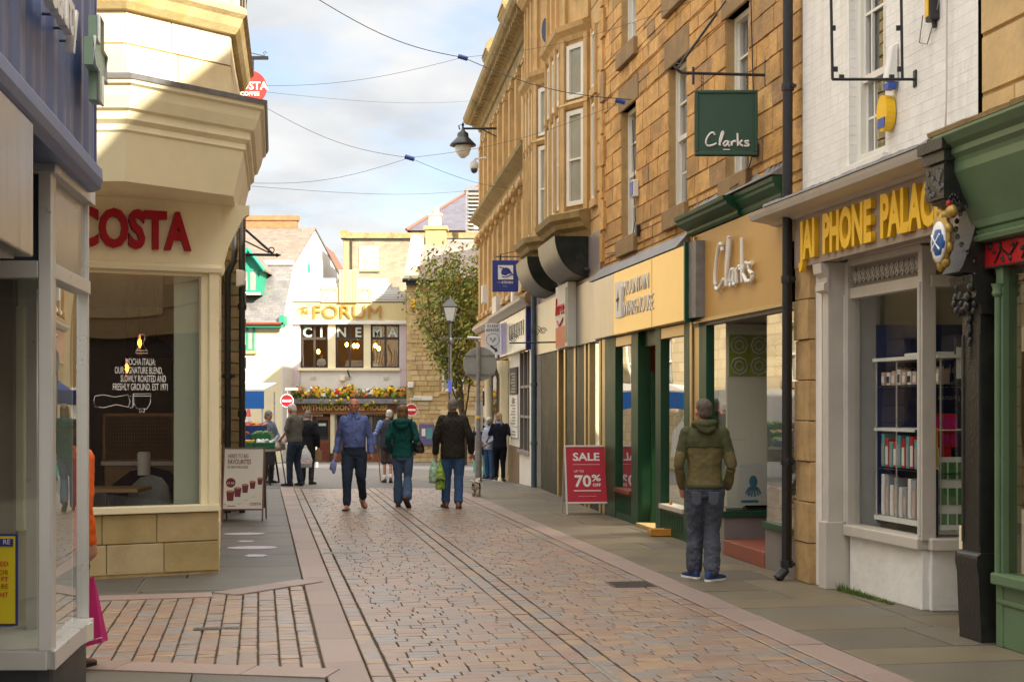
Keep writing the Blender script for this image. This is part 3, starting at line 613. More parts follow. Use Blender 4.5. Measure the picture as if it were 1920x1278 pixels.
b = MB(W3); b.box(cl - .0, cl + .34, -1.08, -.02, .44, .5); b.box(.12, cr_ - .02, -1.08, -.02, .44, .5); b.build('display_floor', m_ink, F2)
m_lime = M('lime_pattern_film', (.28, .36, .03), .5, .1, 6, 0)
b = MB(W3); b.box(cl + .31, cl + .318, -1.06, -.14, 2.02, 2.5); fl = b.build('window_film', m_lime, F2)
b = MB(W3)
for i in range(4):
    for j_ in range(2):
        c = (-.26 - i * .24, 2.14 + j_ * .24)
        for r_ in (.10, .055): b.tube([(cl + .305, c[0] + r_ * math.cos(k * math.pi / 4), c[1] + r_ * math.sin(k * math.pi / 4)) for k in range(9)], .012, 5)
b.build('tracery', M('pale_film', (.6, .6, .52), .6, 0, 3, 0), fl)
def shoe(W, uu, vv, z, col, lab, sc=1.0, along='u'):
    t = thing('shoe', lab, 'shoe', W(uu, vv, z), 'shoes on display'); b = MB(W)
    pr = [(-.14, .02, .05), (-.12, .055, .07), (-.06, .05, .085), (0, .042, .06), (.07, .045, .045), (.12, .042, .035), (.15, .015, .02)]; pts = []; n = 8
    for x, w, h in pr:
        for k in range(n):
            an = k * 2 * math.pi / n; du, dv = (x, w * math.cos(an)) if along == 'u' else (w * math.cos(an), x)
            pts.append((uu + du * sc, vv + dv * sc, z + (.015 + h * (1 + math.sin(an))) * sc))
    b.add(pts, [(i * n + k, i * n + (k + 1) % n, (i + 1) * n + (k + 1) % n, (i + 1) * n + k) for i in range(6) for k in range(n)], True); b.build('upper', fab('shoe_leather', col, .1, .1, 9, .4), t)
    b = MB(W)
    if along == 'u': b.box(uu - .15 * sc, uu + .155 * sc, vv - .05 * sc, vv + .05 * sc, z, z + .022)
    else: b.box(uu - .05 * sc, uu + .05 * sc, vv - .15 * sc, vv + .155 * sc, z, z + .022)
    b.build('sole', m_signwhite if col[0] > .2 else m_ink, t, .006)
b = MB(W3); b.box(.14, cr_ - .12, -.75, -.15, 1.25, 1.262); b.box(.14, cr_ - .12, -.75, -.15, .92, .932); b.build('glass_shelf', m_pane, F2)
shoe(W3, .35, -.35, 1.262, (.015, .015, .02), 'black trainer on the upper glass shelf by the drainpipe', 1.2); shoe(W3, .75, -.35, 1.262, (.03, .02, .02), 'dark shoe beside the trainer on the upper glass shelf', 1.2); shoe(W3, .55, -.35, .932, (.012, .012, .012), 'black shoe alone on the lower glass shelf', 1.2)
shoe(W3, cl + .14, -.50, .5, (.01, .01, .01), 'black shoe on the display floor between two posters', 1.5, 'v'); shoe(W3, .6, -.5, 1.262, (.2, .05, .02), 'tan ankle shoe at the back of the upper glass shelf', 1.2)
m_paper = M('white_poster_paper', (.78, .77, .72), .7, .03, 3, 0); m_paper2 = M('printed_blue_ink', (.05, .22, .34), .7, .2, 20, 0)
WL_ = Wl(W3(cl - .012, -1.1, 0), W3(cl - .012, -.01, 0))    # plane of the glass that faces down the street, for posters
for i, (vv, lab) in enumerate(((-.33, 'white poster with a blue octopus drawing in the shoe shop window'), (-.80, 'white notice with small grey print beside the octopus poster'))):
    t = thing('poster', lab, 'poster', W3(cl + .02, vv, .55)); b = MB(W3); b.box(cl + .02, cl + .024, vv - .16, vv + .16, .55, 1.02); b.build('sheet', m_paper, t); b = MB(W3)
    if i == 0:
        b.ball((cl + .018, vv, .82), .004, .05, .07)
        for k in range(6): an = -2.6 + k * .42; b.tube([(cl + .018, vv, .78), (cl + .018, vv + .07 * math.cos(an), .76 + .05 * math.sin(an)), (cl + .018, vv + .1 * math.cos(an), .72 + .07 * math.sin(an))], .012, 5)
        b.box(cl + .016, cl + .02, vv - .06, vv + .14, .58, .61)
    else:
        for k in range(7): b.box(cl + .016, cl + .02, vv - .11 + (k % 3) * .02, vv + .11, .62 + k * .05, .63 + k * .05)
    b.build('print', m_paper2 if i == 0 else m_greypl, t)
# stone pier and drainpipe between the shoe shop and the white building
b = MB(W3)
b.m = 1
for i in range(9): b.box(-.28, .10, -.1, .045 + .012 * math.sin(i * 2.3), i * .385 + .005, i * .385 + .38)
pr_ = b.build('pier', [m_mortar, M('honey_pier_stone', (.5, .33, .15), .8, .2, 6, .5, 30, stain=.5, stcol=(.28, .16, .06))], R3, .006)
downpipe(W3, .0, .14, 0, 9.5, 'tall black drainpipe with a kicked shoe between tan and white buildings', .05, True, (.16, 1.15, 2.9, 4.75, 7), None, -.06)
# hanging sign of the shoe shop
dS = 14.8; t = thing('hanging_sign', 'square dark green hanging sign with white script name and moulded frame', 'sign', P(1361, 292, dS)); Wc = Wl((P(1420, 0, dS).x, dS), (P(1303, 0, dS).x, dS)); z0, z1 = P(0, 292, dS).z, P(0, 170, dS).z; L_ = Wc.len
b = MB(Wc); b.box(0, L_, -.035, .02, z0, z1); b.build('board', m_clarksgreen, t)
b = MB(Wc)
for (x0, x1, y0, y1) in ((0, L_, z0, z0 + .035), (0, L_, z1 - .035, z1), (0, .035, z0 + .035, z1 - .035), (L_ - .035, L_, z0 + .035, z1 - .035)): b.box(x0, x1, -.05, .035, y0, y1)
b.build('frame', m_clarksgreen, t, .008)
b = MB(Wc)
for st in CLARKS: stroke(b, Wc, st, .0105, L_ * .83, .03, z0 + .09, (L_ * .70, .15))
b.build('lettering', m_signwhite, t); b = MB(Wc); b.box(L_ * .5 - .035, L_ * .5 + .035, .02, .026, z0 + .055, z0 + .065); b.build('small_mark', m_signwhite, t)
t = thing('sign_bracket', 'black iron bracket with long tie rods carrying the green hanging sign', 'bracket', P(1433, 137, dS)); zb = P(0, 137, dS).z
b = MB(); A = P(1268, 130, dS); B = P(1434, 141, dS); b.tube([A, P(1280, 137, dS), B], .016)
b.tube([A, A + Vector((-.02, 0, .03)), A + Vector((.0, 0, .06)), A + Vector((.03, 0, .05))], .012); b.build('bar', m_black, t)
b = MB(); b.tube([A, P(1378, -22, 16.3)], .009); b.tube([A + Vector((.03, 0, .02)), P(1374, -14, 17.2)], .009); b.build('tie_rod', m_black, t)
b = MB(); b.box(B.x - .005, B.x + .02, dS - .03, dS + .03, P(0, 178, dS).z, P(0, 107, dS).z); b.box(P(1300, 0, dS).x - .012, P(1300, 0, dS).x + .012, dS - .012, dS + .012, zb - .12, zb + .06); b.build('wall_plate', m_black, t)
for px in (1317, 1401):
    b = MB(); q0 = P(px, 139, dS)
    for i in range(4): c = q0 + Vector((0, 0, -.02 - i * .042)); b.tube([c + Vector((.012 * math.cos(k), .006 * (i % 2), .024 * math.sin(k))) for k in [j * math.pi / 4 for j in range(9)]], .004, 5)
    b.build('chain', m_black, t)
# little things on the brown wall
def wallbox(W, u, z, w, h, dpt, name, label, cat, m, cap=None, capm=None):
    t = thing(name, label, cat, W(u, 0, z)); b = MB(W); b.box(u - w / 2, u + w / 2, .012, dpt, z, z + h); b.build('case', m, t, .012)
    if cap: b = MB(W); b.box(u - w * .4, u + w * .4, dpt + .001, dpt + .008, z + h * cap[0], z + h * cap[1]); b.build('label_plate', capm, t)
    return t
m_alarmblue = M('alarm_blue_plastic', (.03, .09, .42), .4, .05, 4, 0)
wallbox(W3, a(1196), 4.62, .20, .24, .09, 'alarm_box', 'white and blue alarm box beside the left sash window', 'alarm', m_white, (.1, .9), m_alarmblue)
wallbox(W3, a(1201), 4.05, .10, .16, .07, 'junction_box', 'small black cable box below the left window sill', 'cable box', m_black)
wallbox(W3, a(1422), 4.3, .1, .14, .07, 'junction_box', 'small black cable box beside the sill right of the green sign', 'cable box', m_black)
wallbox(W3, a(1336), 5.0, .18, .34, .10, 'wall_box', 'pale grey box on the stone wall behind the green sign', 'wall box', m_white)
def cable(W, pts, lab, r=.007, m=None):
    b = MB(W); b.tube(pts, r, 5); tag(b.build('wall_cable', m or m_black), lab, 'cable')
cable(W3, [(a(1190), .03, 5.75), (a(1193), .03, 5.0), (a(1195), .03, 4.3), (a(1190), .03, 4.1)], 'black cable running down beside the left sash window')
cable(W3, [(a(1414), .03, 9), (a(1413), .03, 6), (a(1420), .03, 4.4)], 'thin black cable down the wall beside the second sash window')
cable(W3, [(a(1417), .03, 4.35), (a(1405), .04, 4.12), (a(1385), .1, 4.06)], 'black cable drooping from the box onto the green cornice')
cable(W3, [(a(1196), .03, 4.05), (a(1170), .03, 3.95), (a(1140), .03, 4.02)], 'thin cable looping along the stone above the brass fascia')

# ---- white building of the phone shop
W4 = Wl((3.40, 10.33), (2.80, 13.7)); a4 = W4.at; R4 = thing('white_building', 'white painted brick building above the phone shop', 'building', W4(1.7, -3, 0)); H4 = 9.6
w4 = (a4(1660), a4(1592), 3.80, 5.75)
b = MB(W4); backing(b, .03, W4.len, 3.4, H4, [w4, (w4[0], w4[1], 6.6, 8.3)], 0); b.build('wall', m_whitebrick, R4)
b = MB(W4); b.box(.05, W4.len - .02, -9, -.75, 3.5, H4 - .02); b.box(.05, W4.len - .02, -9, -3.2, -.1, 3.5); b.build('rear_wall', m_dark, R4)
b = MB(W4); b.add([(0, .3, H4), (W4.len, .3, H4), (W4.len, -9.2, H4 + .1), (0, -9.2, H4 + .1), (0, -4, H4 + 3), (W4.len, -4, H4 + 3)], [(0, 1, 5, 4), (2, 3, 4, 5), (0, 4, 3), (1, 2, 5)]); b.build('roof', m_slate, R4)
sash(W4, *w4, R4, v=-.10, cols=3, rows=2, mid=4.55, fw=.09, curtain=False); sash(W4, w4[0], w4[1], 6.6, 8.3, R4, v=-.10, cols=3, rows=2, fw=.09)
b = MB(W4); b.box(w4[0] - .06, w4[1] + .06, -.1, .05, 3.74, 3.80); b.build('window_sill', m_white, R4, .008)
S = thing('shop_sign', 'pale fascia with raised yellow capitals JAI PHONE PALACE', 'sign', W4(1.7, .1, 3.2))
b = MB(W4); b.box(.16, a4(1493, .06), -.05, .08, 3.0, 3.48); b.build('panel', M('taupe_fascia_paint', (.36, .29, .24), .5, .1, 3, .05, stain=.3), S)
fit('lettering', 'JAI  PHONE  PALACE', W4, a4(1501, .12), a4(1775, .12), .105, 3.075, .345, m_yellow, S, off=.02, ext=.022, space=1.0)
b = MB(W4); b.sweep([(-.02, 3.47), (.10, 3.47), (.14, 3.49), (.2, 3.5), (.33, 3.52), (.35, 3.56), (.36, 3.59), (-.02, 3.63)], [(.12, 0), (a4(1478) + .18, 0)]); b.build('cornice', m_putty, S)
b = MB(W4)
for i in range(22):
    q = .1 + (W4.len - .0) * i / 22; b.hexa([(q, 0, 3.61), (q + .16, 0, 3.61), (q, .37, 3.595), (q + .16, .37, 3.595), (q, 0, 3.70 + random.uniform(-.02, .03)), (q + .16, 0, 3.70 + random.uniform(-.02, .03)), (q, .36, 3.61 + random.uniform(0, .02)), (q + .16, .36, 3.61 + random.uniform(0, .02))])
b.build('lead_cap', m_lead, S)
F3 = thing('shopfront', 'white phone shop front with a bay window of displayed gadgets', 'shopfront', W4(1.7, 0, 0))
dn4 = lambda d: (d - 10.33) / W4.U.y
un, ufar = dn4(11.62), dn4(13.05); VB = -.22            # near and far ends of the bay glass, which sits back from the street line
Pn = W4(un, VB, 0); Pf = W4(ufar, VB + .05, 0); WB = Wl((Pn.x, Pn.y), (Pf.x, Pf.y)); WR = Wl((Pn.x + 1.0, Pn.y + .04), (Pn.x, Pn.y))
def bayface(W, l0, l1):
    b = MB(W); b.box(l0, l1, -.14, .0, 0, .50); b.build('stall_riser', m_whiterend, F3, .01)
    b = MB(W); b.box(l0 - .02, l1 + .02, -.14, .06, .50, .60); b.build('sill', m_putty, F3, .012)
    b = MB(W); b.box(l0, l1, -.10, .0, 2.66, 2.76); b.box(l0, l1, -.10, .02, 2.96, 3.02); b.build('top_rail', m_putty, F3, .006)
    b = MB(W); b.quad((l0, -.05, .6), (l1, -.05, .6), (l1, -.05, 2.66), (l0, -.05, 2.66)); b.build('pane', m_glass2, F3)
    b = MB(W); b.box(l0, l1, -.07, -.05, 2.76, 2.96); b.build('frieze_back', m_dim, F3)
    b = MB(W); n = int((l1 - l0) / .085)
    for i in range(n):
        c = l0 + (i + .5) * (l1 - l0) / n; r = .036
        for k in range(4): an = k * math.pi / 2 + math.pi / 4; b.tube([(c, -.03, 2.86), (c + r * 1.1 * math.cos(an), -.03, 2.86 + r * 1.6 * math.sin(an))], .011, 4)
        b.tube([(c + r * math.cos(k * math.pi / 4), -.03, 2.86 + 1.6 * r * math.sin(k * math.pi / 4)) for k in range(9)], .009, 4)
    b.build('fretwork', m_putty, F3)
bayface(WB, .05, WB.len - .05); bayface(WR, .18, .95)
for W, l in ((WB, 0.0), (WB, WB.len - .06), (WR, .10)):
    b = MB(W); b.box(l, l + .07, -.1, .03, .58, 3.0); b.tube([(l + .035, .03, .62), (l + .035, .03, 2.7)], .022); b.build('mullion', m_putty, F3, .008)
b = MB(W4); b.box(ufar, ufar + .13, VB - .02, .02, 0, 3.0); b.box(ufar - .02, ufar + .15, VB - .02, .05, 0, .62); b.build('pilaster', m_putty, F3, .01)
b = MB(W4); b.sweep([(0, 2.72), (.05, 2.74), (.05, 2.8), (.02, 2.82), (.02, 2.86), (.07, 2.9), (.08, 2.99), (0, 2.99)], [(ufar - .03, .02), (ufar + .17, .02)]); b.build('capital', m_putty, F3)
b = MB(W4); b.box(ufar + .13, W4.len - .20, -.55, -.30, 0, 3.0); b.box(W4.len - .42, W4.len - .27, -.5, -.02, 0, 3.0); b.build('reveal_wall', m_whiterend, F3)
b = MB(W4); b.box(.14, .23, -.12, .02, 0, 3.0); b.box(.12, .25, -.14, .04, 0, .8); b.build('post', m_cream, F3, .01)
b = MB(W4); b.box(.23, .9, -.65, -.6, .02, 2.3); dd = b.build('door', m_white, F3); b = MB(W4); b.box(.33, .8, -.6, -.595, .9, 2.1); b.build('pane', m_pane, dd)
b = MB(W4); b.box(.1, W4.len - .27, -.72, .0, 3.02, 3.06); b.build('soffit', m_putty, F3)
room(W4, .1, W4.len - .3, -3.1, -.62, .1, 3.0, F3, m_shopcream, m_wood, m_shopcream)
t = thing('window_banner', 'dark blue printed banner with pale reversed lettering inside the phone shop', 'banner', W4(un + .1, -1.1, 1.0)); WBk = Wl((Pn.x + .98, Pn.y + 1.25), (Pn.x - .12, Pn.y + 1.3))
b = MB(WBk); b.box(0, 1.05, -.02, 0, .62, 2.42); b.build('sheet', M('navy_banner_cloth', (.015, .025, .10), .6, .1, 3, 0), t)
for s_, z, c in (('Looking', 2.10, .07), ('Mobile Phone', 1.98, .085), ('Specialist', 1.85, .085), ('jai phones', 1.74, .05)): text('lettering', s_, WBk, .22, .004, z, c / .73, m_steelpost, t, align='LEFT', ext=.002, flip=True, off=.001)
# glass display cabinet
def cabinet(W, u0, u1, v0, v1, z0, z1, label):
    t = thing('display_cabinet', label, 'cabinet', W((u0 + u1) / 2, (v0 + v1) / 2, z0)); b = MB(W)
    for uu in (u0, (u0 * 2 + u1) / 3, (u0 + u1 * 2) / 3, u1): b.box(uu - .004, uu + .004, v1 - .01, v1, z0, z1)
    b.box(u0 - .004, u0 + .004, v0, v0 + .01, z0, z1); b.box(u1 - .004, u1 + .004, v0, v0 + .01, z0, z1); b.build('frame', m_alu, t)
    b = MB(W); b.box(u0 - .03, u1 + .03, v0, v1 + .02, z1, z1 + .03); b.box(u0 - .02, u1 + .02, v0, v1 + .01, z0 - .04, z0); b.build('top_panel', m_white, t)
    for z in (z0 + .42, z0 + .78, z0 + 1.15): b = MB(W); b.box(u0, u1, v0, v1 - .02, z, z + .008); b.build('shelf', m_pane if z != z0 + .78 else m_white, t)
    return t
ca0, ca1 = .05, 1.2; cab = cabinet(WB, ca0, ca1, -.56, -.16, .70, 2.08, 'tall glass cabinet of phones and cases in the phone shop window')
b = MB(WB); b.box(ca0 + .2, ca0 + .7, -.5, -.2, 2.112, 2.14); tag(b.build('folded_sheet', m_white, None, .01), 'flat white package lying on top of the glass cabinet', 'package')
BOXC = [m_white, m_paper, M('teal_box_card', (.1, .4, .42), .5, .1, 9, 0), m_paper, M('pink_box_card', (.6, .42, .36), .5, .1, 9, 0), m_ink, m_red, M('grey_box_card', (.35, .35, .38), .5, .1, 9, 0)]
k_ = 0; lays = {.70: (13, .24, .38), 1.13: (14, .2, .32), 1.858: (11, .15, .2)}
shelfname = {.70: 'bottom', 1.13: 'middle', 1.858: 'top'}; cn = ['white', 'ivory', 'teal', 'cream', 'pink', 'black', 'red', 'grey']; ordn = ['first', 'second', 'third', 'fourth', 'fifth', 'sixth', 'seventh', 'eighth', 'ninth', 'tenth', 'eleventh', 'twelfth', 'thirteenth', 'fourteenth']
for z, (n, h0, h1) in lays.items():
    bw = (ca1 - ca0) / n * random.uniform(.6, .8)
    for i in range(n):
        uu = ca1 - .02 - i * (ca1 - ca0 - .08) / n; h = random.uniform(h0, h1) * (.75 if z > 1.8 else 1); k_ += 1; ci = (k_ * 3 + i) % 8; q = MB(WB); q.box(uu - bw, uu - .005, -.30, -.20, z + .009, z + .009 + h)
        o_ = q.build('phone_box', BOXC[ci], None, .003); tag(o_, '%s phone box on the %s cabinet shelf, %s from the left' % (cn[ci], shelfname[z], ordn[i]), 'phone box', 'boxes in the glass cabinet')
        q = MB(WB); q.box(uu - bw + .008, uu - .012, -.199, -.196, z + .03, z + h * .75); q.build('picture', BOXC[(ci + 5) % 8], o_)
b = MB(WB); b.box(.45, 1.2, -.15, -.14, 1.46, 1.485); tag(b.build('price_strip', m_white), 'white price strip across the middle of the glass cabinet', 'price strip')
def pack(W, u0, u1, v, z0, z1, m, label, m2=None, rows=6):
    t = thing('hanging_pack', label, 'packaging', W((u0 + u1) / 2, v, z0)); q = MB(W); q.box(u0, u1, v - .02, v, z0, z1); q.build('card', m, t, .004)
    if m2:
        q = MB(W)
        for i in range(rows):
            for j_ in range(3): c = u0 + (u1 - u0) * (j_ + .5) / 3; q.box(c - (u1 - u0) * .13, c + (u1 - u0) * .13, v + .001, v + .012, z0 + (z1 - z0) * (i + .15) / rows, z0 + (z1 - z0) * (i + .8) / rows)
        q.build('blister', m2, t)
pack(WB, .06, .17, -.13, 1.18, 1.50, m_yellow, 'yellow battery pack hanging behind the phone shop mullion', m_ink, 2)
pack(WB, .04, .2, -.12, .62, 1.16, m_ink, 'tall black rack of small purple bottles by the mullion', M('purple_bottle', (.12, .04, .16), .4, .2, 9, 0), 6)
pack(WR, .62, .85, -.12, .62, 1.26, m_paper, 'white leaflet panel with green bottles behind the angled pane', M('green_bottle_print', (.06, .2, .05), .5, .4, 30, 0), 3)
pack(WR, .20, .34, -.12, .64, 1.3, M('lime_pack', (.3, .6, .05), .5, .1, 9, 0), 'lime green rack of chargers beside the right post', m_white, 5)
pack(WR, .68, .86, -.16, 1.34, 1.62, m_red, 'red plastic pack hanging behind the angled pane', m_magenta, 2)
pack(WR, .36, .72, -.10, 1.85, 2.25, m_ink, 'black boxed projector game poster in the angled pane', m_paper, 1)
# alarm, sensor, sign frame and lantern on the white wall
t = thing('alarm_box', 'yellow rounded alarm box with a blue foot on the white wall', 'alarm', W4(a4(1672), .05, 3.95)); b = MB(W4); cx_ = a4(1672)
pl = [(cx_ + .10 * math.cos(k * math.pi / 10), 4.10 + .15 * math.sin(k * math.pi / 10)) for k in range(20)]; b.prism(pl, 'v', .01, .09); b.build('case', m_yellow, t, .02)
b = MB(W4); b.prism([(cx_ - .06, 3.98), (cx_ + .06, 3.98), (cx_ + .07, 4.06), (cx_ - .07, 4.06)], 'v', .088, .097); b.build('label_plate', m_alarmblue, t)
t = thing('motion_sensor', 'white plastic sensor with dark lens above the yellow alarm box', 'sensor', W4(a4(1678), .05, 4.33)); b = MB(W4); c = a4(1680); b.hexa([(c - .06, .01, 4.33), (c + .06, .01, 4.33), (c - .05, .10, 4.36), (c + .05, .10, 4.36), (c - .06, .01, 4.66), (c + .06, .01, 4.66), (c - .04, .05, 4.64), (c + .04, .05, 4.64)]); b.build('case', m_white, t, .01); b = MB(W4); b.box(c - .05, c + .05, .02, .09, 4.28, 4.329); b.build('lens', m_alarmblue, t)
dq = 11.35; t = thing('sign_holder', 'empty black iron sign frame projecting from the white wall', 'frame', P(1712, 150, dq)); b = MB()
b.tube([P(1560, 149, dq), P(1716, 149, dq)], .012); b.tube([P(1556, -120, dq), P(1561, 149, dq)], .012); b.tube([P(1688, -120, dq), P(1692, 149, dq)], .012); b.tube([P(1556, -120, dq), P(1712, -120, dq)], .012); b.build('rods', m_black, t)
b = MB(); q = P(1716, 149, dq); b.box(q.x - .01, q.x + .015, dq - .03, dq + .03, q.z - .06, q.z + .07)
b.build('wall_plate', m_black, t); b = MB()
for px, py in ((1562, 53), (1566, 130), (1578, 145), (1685, 53), (1687, 130), (1672, 145)): q = P(px, py, dq); b.box(q.x - .02, q.x + .02, dq - .008, dq + .008, q.z - .02, q.z + .02)
b.build('lugs', m_black, t)
t = thing('wall_lantern', 'black wall lantern with a yellow side high on the white wall', 'lantern', P(1752, 40, 11.0)); q = P(1752, 40, 11.0); b = MB(); b.hexa([(q.x - .055, q.y - .06, q.z), (q.x + .06, q.y - .06, q.z), (q.x - .055, q.y + .06, q.z), (q.x + .06, q.y + .06, q.z), (q.x - .05, q.y - .05, q.z + .3), (q.x + .06, q.y - .05, q.z + .3), (q.x - .05, q.y + .05, q.z + .3), (q.x + .06, q.y + .05, q.z + .3)]); b.build('case', m_black, t, .01)
b = MB(); b.box(q.x - .064, q.x - .056, q.y - .04, q.y + .04, q.z + .03, q.z + .28); b.build('glass_side', m_yellow, t); b = MB(); b.tube([(q.x, q.y, q.z), (q.x, q.y, q.z - .05)], .02); b.box(q.x + .06, q.x + .2, q.y - .02, q.y + .02, q.z + .2, q.z + .24); b.build('bracket', m_black, t)
cable(W4, [(a4(1735), .02, 4.75), (a4(1728), .02, 4.55), (a4(1745), .03, 4.5), (a4(1760), .02, 4.7), (a4(1765), .02, 4.8)], 'grey cable looping below the wall lantern', .005, m_steelpost)
cable(W4, [(a4(1785), .04, 5.2), (a4(1784), .04, 4.0), (a4(1790), .08, 3.7), (a4(1770), .12, 3.74)], 'pale cable running down the edge of the white wall', .008, m_putty)
# grass tufts at the foot of the wall
t_ = MB(); random.seed(5)
def tuft(A, B, n, h):
    for i in range(n):
        f = random.random(); q = A.lerp(B, f) + Vector((random.uniform(-.05, .0), random.uniform(-.03, .03), 0)); hh = h * random.uniform(.4, 1.2) * (1 - .7 * f)
        dx, dy = random.uniform(-.05, .03), random.uniform(-.04, .04); t_.add([q + Vector((-.004, 0, 0)), q + Vector((.004, 0, 0)), q + Vector((dx, dy, hh))], [(0, 1, 2)])
tuft(P(1580, 1108, 12.95), P(1680, 1133, 12.05), 420, .085); tuft(P(1528, 1092, 13.5), P(1570, 1096, 13.4), 90, .04); tuft(P(1420, 1062, 14.9), P(1480, 1082, 14.2), 120, .03)
tag(t_.build('grass', M('wall_foot_grass', (.10, .17, .02), .8, .3, 9, 0)), 'short green grass along the foot of the white shop wall', 'grass', None, 'stuff')

# ---- stone building with the green carved shopfront, running back past the camera
W5 = Wl((7.05, -10), (3.40, 10.30)); a5 = W5.at; R5 = thing('stone_building', 'big block pale stone building above the green carved shopfront at the right edge', 'building', W5(15, -3, 0)); H5 = 10.4; LN = W5.len
b = MB(W5); backing(b, 0, LN, 3.0, H5, []); random.seed(11); blocks(b, LN - 6, LN, 3.5, 6.5, [], (.36, .5), (.5, 1.0), jit=.02); b.m = 1; b.box(0, LN - 6.01, -.02, .01, 3.4, H5); b.m = 0; blocks(b, LN - 6, LN, 6.5, H5, [], (.4, .55), (.6, 1.1))
for i, q in enumerate((LN - 1.15, LN - 3.6)): b.m = 1; b.box(q, q + .3, -.02, .12, 3.9, H5 - .3)
b.build('wall', [m_mortar, M('pale_gold_ashlar', (.60, .42, .20), .85, .15, 4, .4, 24, isl=[(.60, .42, .20), (.66, .48, .25), (.52, .36, .17), (.58, .44, .24), (.45, .33, .19)], stain=.45, stcol=(.26, .2, .13))], R5)
b = MB(W5); b.box(0, LN - .03, -9, -.3, 3.0, H5 - .02); b.box(0, LN - 3.2, -9, -.1, -.1, 3.0); b.box(LN - 3.2, LN - .03, -9, -2.5, -.1, 3.0); b.build('rear_wall', m_dark, R5)
b = MB(W5); b.add([(0, .35, H5), (LN, .35, H5), (LN, -9.2, H5), (0, -9.2, H5), (0, -4.4, H5 + 2.2), (LN, -4.4, H5 + 2.2)], [(0, 1, 5, 4), (2, 3, 4, 5), (0, 4, 3), (1, 2, 5)]); b.build('roof', m_slate, R5)
F4 = thing('shopfront', 'sage green Victorian shopfront with a bellied fascia and red carved panel', 'shopfront', W5(LN - 1.2, 0, 0)); U1 = LN - .10
b = MB(W5); b.prism([(.10, 2.93), (.13, 2.95), (.14, 3.0), (.30, 3.34), (.30, 3.40), (-.02, 3.40), (-.02, 2.93)], 'u', LN - 4, U1)
b.build('fascia', m_green2, F4)
b = MB(W5); b.prism([(-.02, 3.40), (.30, 3.40), (.31, 3.43), (.34, 3.46), (.34, 3.5), (.38, 3.53), (.42, 3.58), (.42, 3.6), (-.02, 3.64)], 'u', LN - 4, U1 + .02); b.build('cornice', m_green2, F4)
b = MB(W5)
for i in range(14): q = LN - 4 + 4 * i / 14; b.hexa([(q, -.0, 3.64), (q + .28, 0, 3.64), (q, .42, 3.605), (q + .28, .42, 3.605), (q, 0, 3.70), (q + .28, 0, 3.70), (q, .43, 3.63 + random.uniform(0, .015)), (q + .28, .43, 3.63 + random.uniform(0, .015))])
b.build('lead_cap', m_mossy, F4)
b = MB(W5); b.sweep([(.02, 2.84), (.14, 2.85), (.15, 2.88), (.12, 2.90), (.13, 2.93), (.02, 2.93)], [(LN - 4, 0), (U1, 0)]); b.build('moulding', m_green2, F4)
b = MB(W5); b.box(LN - 4, U1 - .06, -.04, .06, 2.66, 2.84); cp = b.build('carved_panel', m_red, F4)
b = MB(W5); random.seed(3)
for i in range(70):
    q = U1 - .12 - random.random() * 3.6; z = 2.68 + random.random() * .14; b.ball((q, .062, z), random.uniform(.015, .035), .012, random.uniform(.012, .03), 6, 4)
for i in range(10): q = U1 - .2 - i * .36; b.tube([(q, .064, 2.69), (q - .09, .066, 2.78), (q - .2, .064, 2.72), (q - .3, .066, 2.80)], .009, 5)
b.box(LN - 4, U1 - .06, .05, .075, 2.655, 2.668); b.box(LN - 4, U1 - .06, .05, .075, 2.832, 2.842); b.build('carving', m_blackpaint, cp)
b = MB(W5); b.box(LN - 4, U1 - .2, -.1, .04, 0, .44); b.box(LN - 4, U1 - .2, -.1, .055, .30, .34); b.build('stall_riser', m_green2, F4, .01)
b = MB(W5); b.box(LN - 4, U1 - .2, -.1, .10, .44, .52); b.build('sill', m_green2, F4, .012)
b = MB(W5); b.box(U1 - .28, U1 - .19, -.1, .05, 0, 2.66); b.tube([(U1 - .24, .06, .52), (U1 - .24, .06, 2.45)], .025); b.lathe((U1 - .24, .06, 2.45), [(.03, 0), (.045, .02), (.035, .05), (.05, .09)], 10); b.build('post', m_green2, F4, .008)
b = MB(W5); b.quad((LN - 4, 0, .52), (U1 - .28, 0, .52), (U1 - .28, 0, 2.66), (LN - 4, 0, 2.66)); b.build('pane', glass('dusty_glass', (.75, .72, .62), .7), F4)
b = MB(W5); b.box(LN - 4, U1 - .28, -.35, -.3, .5, 2.7); b.box(LN - 4, U1 - .28, -.3, -.02, .46, .5); b.build('window_back', M('whitewashed_backing', (.45, .40, .28), .9, .5, 2.5, 0, stain=.5, stcol=(.2, .18, .12)), F4)
# carved black pilaster and scrolled console with a shield
W5_ = W5
class _N(Wl):
    def __init__(s, w, k): s.A, s.U, s.V, s.len, s.k = w.A, w.U, w.V, w.len, k
    def __call__(s, u, v, z): return s.A + s.U * u + s.V * (v * s.k) + Vector((0, 0, z))
W5 = _N(W5_, .52)
T = thing('carved_pilaster', 'black carved pilaster with scrolled console and painted shield between the two shopfronts', 'pilaster', W5(LN - .1, .1, 0)); c0, c1 = LN - .16, LN + .10; cm = (c0 + c1) / 2
b = MB(W5); b.box(c0, c1, -.1, .19, .62, 2.35); b.box(c0 - .0, c0 + .03, .19, .205, .7, 2.2); b.box(c1 - .03, c1, .19, .205, .7, 2.2); b.build('shaft', m_blackpaint, T, .012)
b = MB(W5); b.prism([(-.1, 0), (.20, 0), (.24, .48), (.27, .56), (.26, .62), (.20, .64), (-.1, .64)], 'u', c0 - .03, c1 + .03); b.build('base', m_blackpaint, T, .02)
b = MB(W5); b.prism([(-.05, 2.34), (.2, 2.34), (.22, 2.4), (.3, 2.46), (.28, 2.5), (.33, 2.56), (.35, 2.62), (-.05, 2.62)], 'u', c0 - .04, c1 + .04)
